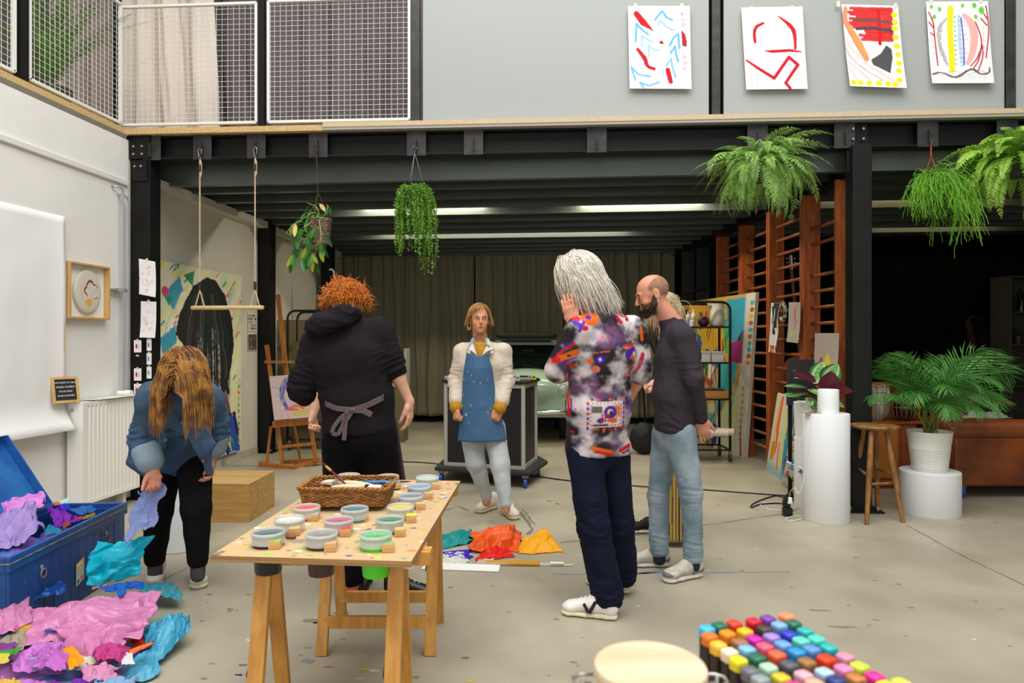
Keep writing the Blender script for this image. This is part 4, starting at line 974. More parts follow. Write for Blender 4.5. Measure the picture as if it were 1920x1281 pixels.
tissue('white tissue scrap at the bottom edge beside the sky blue sheet',q4((236,1262,2.8),(248,1262,2.8),(252,1300,2.7),(225,1300,2.7)),'#e4e2e0',50,.015,.01,group=G,n=22,zmin=.14)
for k_,(x_,y_,w_,h_,c_,nm_) in enumerate(((60,1300,60,22,'#c877cc','orchid tissue scrap low at the front of the heap'),(150,1305,55,20,'#7a1cb0','purple tissue scrap low at the front of the heap'),(215,1290,40,18,'#8fb4dc','powder blue tissue scrap left of the sky blue sheet'),(100,1235,40,16,'#c46cc4','mauve tissue scrap between the orchid sheets'),(20,1300,50,22,'#e0b83c','golden tissue scrap at the bottom left corner'),(190,1262,34,14,'#d890b8','rose tissue scrap under the dark violet strip'),(210,1225,34,14,'#c83c8c','cerise tissue scrap beside the pale pink fold'))):
 D_=FPX*(EYE-.13)/(y_-640.5);tissue(nm_,q4((x_-w_,y_-h_,D_*1.03),(x_+w_,y_-h_*.8,D_*1.03),(x_+w_*.8,y_+h_,D_*.97),(x_-w_*.9,y_+h_,D_*.97)),c_,90+k_,.05,.05,group=G,n=32,zmin=.05)
tissue('periwinkle tissue sheet held in the hand of the bending person',q4((262,915,3.72),(312,905,3.72),(290,985,3.62),(236,1005,3.58)),'#8f9fd8',51,.035,.02,group=G,sc=2.5,zmin=None,tear=.16)
tissue('bright turquoise tissue sheet below the held periwinkle one',q4((180,1020,3.6),(288,1003,3.68),(262,1080,3.62),(160,1098,3.5)),'#12c0da',52,.05,.05,group=G,sc=2.6,gloss=.3,zmin=.01)
G2='tissue sheets on the floor behind the table'
tissue('teal folded tissue sheet on the floor behind the table',q4((818,1005,5.0),(886,998,5.1),(890,1015,4.8),(820,1032,4.65)),'#0d9a9a',61,.03,.05,group=G2,sc=2)
tissue('orange crumpled tissue sheet on the floor between teal and yellow ones',q4((885,995,4.95),(980,998,5.1),(972,1035,4.6),(880,1030,4.6)),'#f2641e',62,.07,.07,group=G2,sc=3)
tissue('yellow tissue sheet rising from the floor at the right of the row',q4((980,1012,4.75),(1025,990,4.9),(1054,1042,4.58),(966,1045,4.55)),'#fbb406',63,.035,.07,group=G2,sc=2.4)
tissue('red tissue sheet on the floor in front of the orange one',q4((905,1030,4.65),(945,1025,4.65),(968,1048,4.5),(892,1055,4.4)),'#e8120a',64,.035,.05,group=G2)
tissue('violet blue tissue sheet on the floor under the white one',q4((780,1042,4.55),(883,1033,4.65),(884,1054,4.45),(785,1056,4.45)),'#3714c8',65,.02,.015,group=G2)
tissue('white tissue sheet lying over the violet blue one',q4((822,1045,4.55),(868,1038,4.6),(880,1062,4.35),(822,1062,4.35)),'#e6e6dc',66,.02,.04,group=G2)
tissue('small crumpled white tissue ball near the tube of paper',q4((898,1055,4.42),(925,1052,4.45),(930,1068,4.3),(905,1072,4.27)),'#e0ddd2',67,.03,.03,group=G2,n=26)
a,b,c_,d_=fl(800,1057),fl(938,1062),fl(935,1074),fl(790,1069)
mb=MB();mb.add([p+UP*z for z in (.003,.009) for p in (a,b,c_,d_)],[(3,2,1,0),(4,5,6,7),(0,1,5,4),(1,2,6,5),(2,3,7,6),(3,0,4,7)])
for k in range(len(mb.v)):mb.v[k]=(mb.v[k][0]-a.x,mb.v[k][1]-a.y,mb.v[k][2])
tag(mb.build('white_board',mat('white board','#eceae4',rough=.6),loc=(a.x,a.y,0)),'long flat white card on the floor under the white tissue','board')
a,b=fl(895,1058),fl(1075,1062);mb=MB();d=(b-a);L=d.length
t=thing('paper_tube_pack','clear plastic sleeve with a yellow paper roll on the floor before the yellow tissue','packet',a);
mb.bar((0,0,.012),d*.65+UP*.012,.05,.018);mb.build('paper_roll',mat('yellow roll','#c98f18',rough=.4),t,bev=.005)
mb=MB();mb.bar((0,0,.012),d*1.0+UP*.008,.06,.02,w2=.03,h2=.006);mb.build('sleeve',mat('clear film','#e9e9e4',rough=.12,alpha=.35),t,bev=.004)
mb=MB();mb.bar(d*.76+UP*.02,d*.9+UP*.02,.03,.002);mb.build('label_tag',mat('white tag','#f0f0ee'),t)
# ------------------------------------------------------------ trestle table with paint pots
M_top=mat('plywood top','#ffffff',rough=.6,vcol=True,bump=.05,bscale=40,bstretch=(1,8,1))
M_edge=mat('plywood edge','#b08a5c',rough=.8,col2='#8a6238',vscale=3,vstretch=(.5,.5,160))
M_leg=wood('trestle pine','#d29a4a','#bd8238','z',rough=.45)
ZT=.75
FLc,FRc,BRc=fl(395,1042,ZT),fl(771,1053,ZT),fl(863,902,ZT)
ex=(FRc-FLc);ey=(BRc-FRc);TW,TL_=ex.length,ey.length;exn,eyn=ex.normalized(),ey.normalized()
def tp(u,v,z=ZT):p=FLc+ex*u+ey*v;p.z=z;return p
def uv_of(px,py,z=ZT):
 p=fl(px,py,z)-FLc;A=np.array([[ex.x,ey.x],[ex.y,ey.y]]);r=np.linalg.solve(A,np.array([p.x,p.y]));return float(r[0]),float(r[1])
t=thing('trestle_table','plywood table board spattered with paint, lying on two wooden trestles','table',tp(.5,.5,0));O=Vector(t.location)
pt=Paint(180,340,'#c4a67c',TL_/TW,.06,6);r=random.Random(8)
for k in range(60):
 y=r.uniform(0,1);x=r.uniform(0,1);pt.spline([(x,y),(x+.03,y+.03),(x+.01,y+.09),(x+.03,y+.14)],.004,'#b8925e',a=.5)
for k in range(12):pt.ell((r.random(),r.random()),(r.uniform(.02,.05),r.uniform(.03,.09)),'#c8a472',a=.5,ring=.004)
cols_=['#e9e6dc','#e9e6dc','#e8c818','#c0392b','#63b33a','#2f7a6a','#2a4fa0','#c98aa0','#5b4a3a','#e07a20','#7fc24a']
for k in range(330):
 x,y=r.random(),1-r.random()**.9;q=r.uniform(.003,.015);pt.ell((x,y),(q*r.uniform(1,2),q),r.choice(cols_),a=.9,rough=.004)
for (px,py,c,s_) in ((560,1015,'#7f786c',.05),(575,1030,'#70c040',.03),(540,1005,'#6a4a2c',.035),(700,985,'#24242a',.02),(690,993,'#2a2a30',.02),(635,1000,'#c8343c',.03),(750,970,'#d8c020',.03),(690,1035,'#3a8a70',.02),(500,1040,'#7cc24a',.025),(600,1000,'#7ab85a',.02)):
 u,v=uv_of(px,py);pt.ell((u,1-v),(s_*1.5,s_*.7),c,a=.75,rough=.03)
sf=flat_surf(tp(0,1)-O,tp(1,1)-O,tp(0,0)-O)
mb=MB();P,n_=sf(pt.U,pt.V);mb.grid(P,mi=0);n0=len(mb.v)
b_=[tp(0,0)-O,tp(1,0)-O,tp(1,1)-O,tp(0,1)-O]
mb.add([p-UP*.0002 for p in b_]+[p-UP*.019 for p in b_],[(0,1,5,4),(1,2,6,5),(2,3,7,6),(3,0,4,7),(7,6,5,4)],1)
cc=np.concatenate([pt.cols(),np.ones((8,4))])
tt=mb.build('tabletop',[M_top,M_edge],t,cols=cc)
def trestle(lab,xl,xr,D,foot,ztop,barR):
 a0=at(960,640,D);t=thing('wooden_trestle',lab,'trestle',(a0.x+VR.x*(xl+xr)/2,a0.y+VR.y*(xl+xr)/2,0),TH,'trestles under the table')
 w=(xr-xl)/2
 for sx in (-1,1):
  for sy in (-1,1):
   mb=MB();x=sx*w;mb.bar((x,sy*foot,.002),(x,sy*.03,ztop-.02),.026,.05,up=(0,1,0)) if False else mb.bar((x,sy*foot,0),(x,sy*.028,ztop-.015),.05,.026,up=(0,sy,.15))
   mb.build('leg',M_leg,t,bev=.002)
 for sy in (-1,1):
  mb=MB();z=.14;y=sy*(foot-(foot-.028)*z/ztop);mb.bar((-w,y,z),(w,y,z),.024,.055);mb.build('crossbar',M_leg,t,bev=.002)
  mb=MB();mb.bar((-w-.03,sy*.017,ztop-.024),(w+barR,sy*.017,ztop-.024),.03,.045);mb.build('top_beam',M_leg,t,bev=.002)
 for sx in (-1,1):
  mb=MB();z1,z2=.36,.46;f_=lambda z:foot-(foot-.028)*z/ztop
  mb.bar((sx*w+.03*sx*0-.03,-f_(z1)*1,z1),(sx*w-.03,f_(z2),z2),.003,.022);mb.build('stay',mat('grey stay','#77746f',rough=.4,metal=.8),t)
 return t
t1=trestle('nearer wooden trestle under the front of the table, barcode sticker on its beam end',-.81,-.378,2.27,.19,.731,.11)
mb=MB();mb.b2((.2,-.0335,.675),(.27,-.0325,.715));
for k in range(9):mb.b2((.21+k*.006,-.0342,.68),(.212+k*.006+(k % 3)*.001,-.0335,.71),1)
mb.build('barcode_sticker',[mat('label white','#eeeeea'),mat('label black','#222222')],t1)
trestle('farther wooden trestle under the rear of the table',-.86,-.37,3.27,.185,.731,.11)
M_clear=mat('clear plastic lid','#e6ebe8',rough=.18,alpha=.42,spec=.6)
def pot(px,py,wpx,lid,paint,label,lidpat=None,seed=0):
 D=FPX*(EYE-.79)/(py-640.5);R=wpx/2/FPX*D;c=at(px,py,D);u,v=uv_of(px,py,.79)
 t=thing('paint_pot',label,'pot',(c.x,c.y,.69),group='paint pots set into the table board')
 r0=R*.93
 mb=MB();mb.lathe([(0,-.028),(r0*.84,-.028),(r0*.88,-.022),(r0,.086),(r0*1.0,.09),(r0*.96,.088),(r0*.84,-.018),(r0*.8,-.02),(0,-.02)],n=32,mi=0);mb.build('cup',mat('tinted cup '+paint,paint,rough=.25),t,auto=40)
 prof=[(r0*.97,.070),(R*1.0,.070),(R*1.03,.074),(R*1.0,.082),(R*1.0,.094),(R*1.03,.098),(R*1.02,.104),(R*.97,.108),(R*.94,.106),(R*.93,.099)]
 mb=MB();mb.lathe(prof,n=40,cap=False);mb.build('lid_rim',mat('frosted lid rim','#d9dedb',rough=.25,alpha=.62),t,auto=40)
 pt=Paint(34,34,lid,1,.12,seed+3);rr=random.Random(seed)
 for k in range(22):pt.ell((rr.random(),rr.random()),(rr.uniform(.01,.05),)*2,rr.choice(lidpat or [lid,'#d8dcda',paint]),a=.6,rough=.02)
 U,V=pt.U*2-1,pt.V*2-1;Q=np.maximum(abs(U),abs(V));k=Q/np.maximum(np.hypot(U,V),1e-9)
 mb=MB();mb.grid(np.stack([U*k*R*.94,-V*k*R*.94,U*0+.099],-1),flip=False);o=mb.build('lid',mat('lid film','#ffffff',rough=.2,vcol=True),t,cols=pt.cols(),smooth=True)
 return t
pots=[(503,1000,60,'#5d6a70','#17181a','black paint pot at the front left corner of the table',['#39434a','#7c8a90','#222']),(603,1003,59,'#8c857e','#3f2a22','dark brown paint pot in the middle of the front row',['#b3aca6','#6c625c','#c9c4be']),(705,1005,60,'#66b06a','#4fd01c','bright green paint pot in the front row beside the right edge',['#58c434','#a8c8b0','#3c9050']),(543,975,55,'#d3cdc4','#d9cfc4','almost clear paint pot with a milky lid behind the black pot',['#e6c0c0','#e8e4d8','#c8d0b0']),(635,977,54,'#a85a70','#b84a58','rose paint pot behind the dark brown one',['#7d4a68','#c88090','#b86a60']),(731,976,53,'#3f7a5a','#2f6a44','dark green paint pot behind the bright green one',['#2c6a48','#6a9a80','#4a8868']),(575,953,50,'#d8444c','#e8451c','red paint pot at the left of the basket',['#a82c40','#e86a60','#e0504c']),(665,956,51,'#3c6a70','#4f9494','teal paint pot in front of the basket',['#285058','#7ab0b0','#446c74']),(751,952,51,'#c8b83c','#f0cf08','yellow paint pot at the right of the basket',['#7ab8a8','#f0d820','#5a9ad0']),(770,932,48,'#6a7890','#6a3494','violet paint pot between yellow and blue pots',['#5a6ab0','#98a4b8','#54506a']),(786,914,45,'#6a8cc0','#2c56b0','blue paint pot near the right rear of the table',['#7ab0dc','#c8d4e8','#3c68c0']),(801,897,43,'#a8c4b8','#3a9a7a','mint green paint pot in the right rear corner of the table',['#d8e0dc','#5ab090','#e6eae8']),(654,893,42,'#d8a8a0','#c8a098','pale pink paint pot behind the basket on the left',['#a8c080','#e0b8b0']),(727,895,42,'#c89a80','#a8806c','peach brown paint pot behind the basket on the right',['#e0a888','#b87a60'])]
for i,p in enumerate(pots):pot(p[0],p[1],p[2],p[3],p[4],p[5],p[6],i)
M_blk_w=wood('block wood','#d8b27c','#c89a60','x')
tops={0:'#8cc84a',1:'#c9a070',2:'#8fb06a',3:None,4:'#c83c48',5:None,6:'#a8c0d8',7:'#a8d0d0',8:'#ecd628',9:None,10:None,11:None,12:None}
near=['the black pot','the dark brown pot','the bright green pot','the milky clear pot','the rose pot','the dark green pot','the red pot','the teal pot','the yellow pot','the violet pot','the blue pot','the mint green pot','the basket, behind its right corner']
for i,(px,py) in enumerate([(516,1026),(620,1031),(728,1032),(553,1001),(648,1003),(750,1003),(588,974),(680,975),(771,977),(788,953),(803,933),(817,915),(744,914)]):
 c=fl(px,py+2,ZT);mb=MB();mb.box((0,0,.014),(.036,.036,.026),rz=TH+.1,mi=0)
 mats_=[M_blk_w]
 if tops[i]:mb.box((0,0,.0275),(.034,.034,.0012),rz=TH+.1,mi=1);mats_.append(mat('dab '+tops[i],tops[i],rough=.5))
 tag(mb.build('wooden_block',mats_,loc=(c.x,c.y,ZT),bev=.0015),'small wooden block beside '+near[i],'block','wooden blocks on the table')
M_wick=mat('wicker','#a9743a',rough=.6,col2='#744a20',vscale=30,vstretch=(1,1,3))
f0,f1=fl(562,950,ZT+.02),fl(722,950,ZT+.02);bw=(f1-f0).length;cx_=(f0+f1)/2;dv=VF.copy();BD=.225
t=thing('wicker_basket','low wicker basket full of paint brushes on the table','basket',cx_+dv*BD/2+UP*(-.0),TH+.0);t.location.z=ZT+.018
def rr_path(w,d,z,r=.035,n=5):
 pts=[]
 for cx2,cy2,a0 in ((w-r,d-r,0),(-w+r,d-r,PI/2),(-w+r,-d+r,PI),(w-r,-d+r,3*PI/2)):
  for k in range(n+1):a_=a0+PI/2*k/n;pts.append((cx2+r*math.cos(a_),cy2+r*math.sin(a_),z))
 return pts
def resample(pts,n):
 P=np.array(pts+[pts[0]]);s_=np.concatenate([[0],np.cumsum(np.linalg.norm(np.diff(P,axis=0),axis=1))]);u=np.linspace(0,s_[-1],n+1)[:-1]
 return np.stack([np.interp(u,s_,P[:,k]) for k in range(3)],1)
mb=MB();H_=.072;hw,hd=bw/2*.96,BD/2;N_=120
for k in range(10):
 z=.004+k*.0068;g=1+.10*z/H_;R0=resample(rr_path(hw*g,hd*g,z),N_);cen=R0.mean(0)
 nrm=R0-cen;nrm[:,2]=0;nrm /=np.linalg.norm(nrm,axis=1)[:,None]
 off=(.0025*np.sign(np.sin(np.arange(N_)*PI/2+PI/4))*(1 if k % 2 else -1))[:,None]
 mb.tube([tuple(p) for p in R0+nrm*off],.0034,5,closed=True)
for k in range(0,N_,4):
 a_=resample(rr_path(hw,hd,0),N_)[k];b_=resample(rr_path(hw*1.1,hd*1.1,H_),N_)[k];mb.cyl(tuple(a_),tuple(b_),.003,n=5)
mb.build('woven_wall',M_wick,t,smooth=True)
mb=MB();mb.prism([(p[0],p[1]) for p in rr_path(hw,hd,0)],.0,.005);mb.build('bottom',M_wick,t)
mb=MB();R0=resample(rr_path(hw*1.11,hd*1.11,H_),200);
for s_ in range(2):
 ph=np.arange(200)*.9+s_*PI;nrm=R0-R0.mean(0);nrm[:,2]=0;nrm /=np.linalg.norm(nrm,axis=1)[:,None]
 Q=R0+nrm*(.0045*np.cos(ph))[:,None];Q[:,2] +=.0045*np.sin(ph);mb.tube([tuple(p) for p in Q],.0048,5,closed=True)
mb.build('rim',mat('wicker rim','#a5712f',rough=.5,col2='#83531f',vscale=20),t,smooth=True)
bo=Vector(t.location);RM=Matrix.Rotation(TH,3,'Z')
r=random.Random(3)
def brush(p,d,L,rad,hc,fc,bc,label,flat=1.0,hair=.03):
 d=Vector(d).normalized();t=thing('paint_brush',label,'brush',p,group='brushes in the wicker basket')
 mb=MB();mb.tube([d*0,d*L*.1,d*L*.35,d*L*.68],[rad*.5,rad*.8,rad*1.2,rad*.9],8);mb.build('handle',mat('brush handle '+hc,hc,rough=.35),t,smooth=True)
 x,y,_=frame(d);mb=MB();mb.bar(d*L*.68,d*(L-hair),rad*1.8,rad*1.8,w2=rad*2.2*flat,h2=rad*1.4);mb.build('ferrule',mat('ferrule '+fc,fc,rough=.35,metal=.7),t,bev=.001)
 mb=MB();mb.bar(d*(L-hair),d*L,rad*2.2*flat,rad*1.3,w2=rad*2.4*flat,h2=rad*.5);mb.build('bristles',mat('bristles '+bc,bc,rough=.9),t,bev=.001)
 return t
Z_=ZT+.055
def bp(x,y,z=0):return bo+RM @ Vector((x,y,.0))+UP*(z+.045)
brush(bp(.02,-.02,.0),(-.7,.3,.45),.2,.005,'#6a2020','#c8a040','#3a2418','dark red handled brush rising over the rear rim of the basket')
brush(bp(.10,-.02,.02),(-1,.15,.03),.22,.012,'#d9c9a8','#b8b8b8','#d9cdb8','broad brush with pale wooden handle lying across the left of the basket',1.8,.05)
brush(bp(-.06,-.05,.02),(1,.1,.0),.2,.011,'#d8c8a4','#3a3a3a','#e0d8c8','broad cream brush with dark ferrule in the middle of the basket',1.8,.05)
brush(bp(.02,.0,.025),(1,.12,.02),.19,.004,'#2c5c9c','#c0c0c0','#7a8a9a','thin blue handled brush in the right half of the basket')
brush(bp(.04,.03,.025),(1,.0,.03),.2,.004,'#3a8ab0','#c0c0c0','#40506a','light blue handled brush behind the dark blue one')
brush(bp(.08,.05,.02),(1,-.05,.04),.17,.0045,'#5a3018','#b08030','#4a3020','brown brush pointing over the right rim of the basket')
brush(bp(.0,.06,.015),(1,.05,.02),.22,.004,'#8a5a30','#c0b080','#2a2a2a','long brown brush near the rear rim of the basket')
brush(bp(-.12,.03,.015),(.4,1,.0),.1,.006,'#e0dcd0','#c8c8c8','#a8a090','short white brush in the left corner of the basket')
brush(bp(-.15,.06,.01),(1,-.4,.0),.2,.006,'#b0452c','#c8c8c8','#3a2a20','rust handled brush at the bottom left of the basket')
brush(bp(-.02,-.08,.01),(1,.2,.03),.2,.004,'#c8b890','#c8c8c8','#b8a888','slim pale brush near the front rim of the basket')
mb=MB();rr=random.Random(9)
for k in range(6):
 p=bp(rr.uniform(-.12,.1),rr.uniform(-.06,.06),-.02);a_=rr.uniform(-.5,.5);brush(p,(math.cos(a_),math.sin(a_),.0),.15,.005,rr.choice(['#7a2c20','#a8702c','#2a2a2a','#6a4a9a']),'#b0b0b0',rr.choice(['#3a2a20','#8a7a60']),'half buried brush at the bottom of the basket, '+('left corner','left of centre','under the broad brush','centre','right of centre','right corner')[k])
c=fl(545,1010,ZT);mb=MB();mb.ell((0,0,.006),(.02,.013,.008));tag(mb.build('clay_lump',mat('brown lump','#7a4a22'),loc=(c.x,c.y,ZT),smooth=True),'small brown lump of dried paint behind the black pot','lump')
# ------------------------------------------------------------ leaves
def leaflets(B,T,Nn,L,Wd,col=None,bend=0.0,seg=2):
 """B base points, T unit directions, Nn leaf normals (n,3); L lengths, Wd widths -> V,F narrow pointed blades"""
 S_=np.cross(T,Nn);S_ /=np.linalg.norm(S_,axis=1)[:,None]+1e-9;n=len(B);prof={2:[(0,.25),(.45,1),(1,.05)],3:[(0,.2),(.25,.9),(.6,1),(1,.04)]}[seg]
 rows=[]
 for t,w in prof:
  c=B+T*(L*t)[:,None]-Nn*(bend*L*t*t)[:,None]*1.0;rows.append(c+S_*(Wd*w/2)[:,None]);rows.append(c-S_*(Wd*w/2)[:,None])
 V=np.stack(rows,1);k=V.shape[1];base=np.arange(n)[:,None]*k
 F_=np.concatenate([base+np.array([2*i,2*i+1,2*i+3,2*i+2]) for i in range(len(prof)-1)])
 return V.reshape(-1,3),F_
def fronds(specs,npair,lprof,width,seed=1,stem_r=.0015,bend=.15,jit=.12,ang=70,seg=2,droop=0.0):
 """specs: list of stems (k,3). returns merged V,F"""
 rs=np.random.RandomState(seed);out=[]
 for st in specs:
  st=np.asarray(st);s_=np.concatenate([[0],np.cumsum(np.linalg.norm(np.diff(st,axis=0),axis=1))]);Ls=s_[-1]
  u=np.linspace(.1,1,npair);P=np.stack([np.interp(u*Ls,s_,st[:,k]) for k in range(3)],1);T=np.gradient(P,axis=0);T /=np.linalg.norm(T,axis=1)[:,None]+1e-9
  side=np.cross(T,[0,0,1.]);nn=np.linalg.norm(side,axis=1);side[nn < .2]=side[nn >=.2].mean(0) if (nn >=.2).any() else [1,0,0]
  sm=side.mean(0);side=side+sm*.6;side /=np.linalg.norm(side,axis=1)[:,None]+1e-9
  rot=rs.normal()*.35;N0=np.cross(side,T);N0 /=np.linalg.norm(N0,axis=1)[:,None]+1e-9;side2=side*math.cos(rot)+N0*math.sin(rot);N0=np.cross(side2,T)
  for sg in (-1,1):
   a=np.radians(ang)*(1-.45*u)+rs.normal(size=npair)*jit;D=T*np.cos(a)[:,None]+side2*sg*np.sin(a)[:,None]+rs.normal(size=(npair,3))*jit*.5+np.array([0,0,-droop]);D /=np.linalg.norm(D,axis=1)[:,None]
   l=lprof(u)*Ls*(1+rs.normal(size=npair)*.06);out.append(leaflets(P,D,N0+rs.normal(size=(npair,3))*.15,l,np.full(npair,width)*np.clip(l/l.max(),.4,1),bend=bend,seg=seg))
  out.append(tubes_np(st[None],stem_r,3))
 return merge(out)
def arc_stem(c,az,L,up=1.1,drop=1.6,k=12,r0=.02,wob=0,rs=None,pw=1.0):
 """start upward/outward and fall in an arc"""
 h=np.array([math.cos(az),math.sin(az),0]);P=[np.array(c)+h*r0];el=up;d=None
 for i in range(k):
  e=el-(drop)*(i/k)**pw;q=h*math.cos(e)+np.array([0,0,math.sin(e)]);
  if rs is not None and wob:q=q+rs.normal(size=3)*wob
  P.append(P[-1]+q*L/k)
 return np.array(P)
def leaf_blade(c,d,n,L,Wd,colf=None,cup=.15,curl=.3,nu=7,nv=10,shape=1.0):
 d=np.array(d)/np.linalg.norm(d);n=np.array(n,float);n -=d*(n@d);n /=np.linalg.norm(n);s_=np.cross(d,n)
 U,V=np.meshgrid(np.linspace(-1,1,nu),np.linspace(0,1,nv));w=Wd/2*np.sin(np.pi*np.clip(V**shape,0,1))**.75+.0005
 P=np.array(c)+V[...,None]*L*d+(U*w)[...,None]*s_+((cup*w*U*U)-curl*L*V*V)[...,None]*n
 i,j=np.meshgrid(np.arange(nv-1),np.arange(nu-1),indexing='ij');b=(i*nu+j).ravel();F_=np.stack([b,b+1,b+nu+1,b+nu],1)
 cc=colf(U,V) if colf else None
 return P.reshape(-1,3),F_,(cc.reshape(-1,3) if cc is not None else None)
M_fern=mat('fern green','#9ac264',rough=.5,var=.3,vscale=7,transl=.3)
M_fern2=mat('light fern green','#a0cc50',rough=.5,var=.28,vscale=7,transl=.3)
M_stem=mat('brown stem','#6e5a3a',rough=.8)
M_wireg=mat('grey plastic hanger','#8a8f98',rough=.4)
def hook(mb,top,r=.012):
 pts=[top+Vector((math.cos(a_)*r,0,math.sin(a_)*r)) for a_ in np.linspace(PI*1.1,-PI*.4,10)];mb.tube(pts,.0028,6);mb.cyl(pts[-1],top+Vector((0,0,-.05)),.0028,n=6)
TERR=mat('hanging pot','#3c4138',rough=.7)
def fern(name,label,hookp,c,nf,Lr,m,seed,hookcol,sc=1.0,wd=.011):
 t=thing(name,label,'plant',hookp,group='plants hanging from the beam');o=np.array(hookp);rs=np.random.RandomState(seed);c=np.array(c)-o;st=[]
 for k in range(nf):
  az=rs.rand()*2*PI;tier=rs.rand();L=rs.uniform(*Lr)*(.75+.5*tier)
  st.append(arc_stem(c+rs.normal(size=3)*[.03,.03,.01],az,L,up=rs.uniform(.1,1.15)-(.5 if k % 3==0 else 0),drop=rs.uniform(1.3,2.4),wob=.05,rs=rs))
 V,F_=fronds(st,38,lambda u:.105*np.sin(np.pi*np.clip(u*.92+.1,0,1))**.7+.008,wd*sc,seed,bend=.2,jit=.1,ang=78)
 np_obj('foliage',V,F_,m,t)
 mb=MB();mb.lathe([(0,-.13),(.075,-.13),(.095,-.01),(.1,0),(.09,0),(.08,-.02),(0,-.02)],tuple(c),n=24);mb.build('pot',TERR,t,auto=40)
 mb=MB();hook(mb,Vector((0,0,0)),.016)
 for k in range(3):a_=k*2.1;mb.cyl(Vector((0,0,-.045)),Vector(c)+Vector((.09*math.cos(a_),.09*math.sin(a_),0)),.002,n=5)
 mb.build('hanger',mat('hanger '+hookcol,hookcol,rough=.4),t,smooth=True)
hp=FR(fu(1422),-.03,3.12);fern('hanging_fern','bushy fern hanging from the beam left of the right black column',hp,(hp.x-.0,hp.y-.03,2.90),190,(.36,.60),M_fern,4,'#e9e7e2')
hp=FR(fu(1889),-.03,3.10);fern('hanging_fern','large bright green fern hanging at the right edge of the picture',hp,(hp.x+.02,hp.y-.06,2.9),170,(.40,.66),M_fern2,9,'#6a7078',1.1,.017)
hp=FR(fu(1742),-.03,3.10);t=thing('hanging_cactus','thin stringy green cactus hanging on a red twisted wire beside the large fern','plant',hp,group='plants hanging from the beam');o=np.array(hp)
rs=np.random.RandomState(2);n=520;c=np.array([.03,-.0,-.32])
az=rs.rand(n)*2*PI;el=rs.uniform(-.2,1.2,n);D0=np.stack([np.cos(az)*np.cos(el),np.sin(az)*np.cos(el),np.sin(el)],1);P0=c+D0*[.06,.06,.02]
Ls=rs.uniform(.18,.40,n)*(1+1.0*(np.cos(az-.0) > .3)*rs.rand(n));pa=strands(P0,D0,16,Ls/16,(.10,0,-1),None,None,curl=.6,freq=13,seed=3,stiff=.72)
pa2=[]
for k in range(900):
 i=rs.randint(n);j=rs.randint(4,15);b=pa[i,j];d=pa[i,min(j+1,16)]-pa[i,j];d=d/np.linalg.norm(d)+rs.normal(size=3)*.6;d /=np.linalg.norm(d);l=rs.uniform(.03,.07);pa2.append([b,b+d*l*.5,b+d*l+np.array([0,0,-.01])])
V,F_=merge([tubes_np(pa,.0021,4,False),tubes_np(np.array(pa2),.0019,3,False)]);np_obj('stems',V,F_,mat('cactus green','#6fae2c',rough=.45,var=.3,vscale=8),t)
mb=MB();hook(mb,Vector((0,0,0)),.012);rope(mb,(0,0,-.05),(0,0,-.14),.006)
for k in range(3):a_=k*2.1+.4;mb.cyl((0,0,-.13),(.09*math.cos(a_)+c[0],.09*math.sin(a_),-.34),.0025,n=5)
mb.build('hanger',mat('red brown hanger','#a8482c',rough=.6),t,smooth=True)
mb=MB();mb.lathe([(0,-.46),(.075,-.46),(.09,-.34),(.08,-.34),(0,-.36)],(c[0],c[1],0),n=24);mb.build('pot',TERR,t,auto=40)
hp=FR(fu(779),-.03,3.12);t=thing('trailing_plant','small-leaved light green trailing plant hanging in the middle of the beam','plant',hp,group='plants hanging from the beam')
rs=np.random.RandomState(5);n=120;c=np.array([-.0,-.02,-.36]);az=rs.rand(n)*2*PI;D0=np.stack([np.cos(az)*.8,np.sin(az)*.8,rs.uniform(.1,.9,n)],1);D0 /=np.linalg.norm(D0,axis=1)[:,None]
Ls=rs.uniform(.16,.56,n)+(.18*(rs.rand(n) < .3));Ls[:6]=[.8,.82,.75,.6,.62,.6];az[:3]=-.3;
pa=strands(c+D0*[.07,.07,.02],D0,16,Ls/16,(0,0,-1),c+np.array([0,0,-.07]),np.array([.11,.11,.12]),curl=.22,freq=9,seed=6,stiff=.6)
parts=[tubes_np(pa,.0014,3,False)]
P=pa[:,1:].reshape(-1,3);D=np.gradient(pa,axis=1)[:,1:].reshape(-1,3);D /=np.linalg.norm(D,axis=1)[:,None]+1e-9
for rep in range(5):
 q=P+D*rs.rand(len(P))[:,None]*.03;d=rs.normal(size=P.shape)+np.array([0,0,-.2]);d /=np.linalg.norm(d,axis=1)[:,None];nn_=rs.normal(size=P.shape)+[0,0,1.2];nn_ /=np.linalg.norm(nn_,axis=1)[:,None]
 parts.append(leaflets(q,d,nn_,rs.uniform(.014,.027,len(P)),rs.uniform(.008,.014,len(P)),bend=.1))
V,F_=merge(parts);np_obj('foliage',V,F_,mat('trailing green','#79a83a',rough=.45,var=.4,vscale=12,transl=.3),t)
mb=MB();hook(mb,Vector((0,0,0)),.016)
for a_ in (2.6,.1,4.5):mb.cyl((0,0,-.045),(.085*math.cos(a_),.085*math.sin(a_),-.35),.0018,n=5)
mb.build('hanger',M_wireg,t,smooth=True)
mb=MB();mb.lathe([(0,-.48),(.07,-.48),(.09,-.355),(.08,-.355),(0,-.37)],(0,0,0),n=24);mb.build('pot',TERR,t,auto=40)
hp=FR(fu(596),-.03,3.12);t=thing('potted_vine','large-leaved vine in a brown woven pot hanging left of the trailing plant','plant',hp,group='plants hanging from the beam')
pc=np.array(at(600,412,6.1))-np.array(hp);rs=np.random.RandomState(8)
R1,R2,HH=.098,.072,.21
mb=MB();
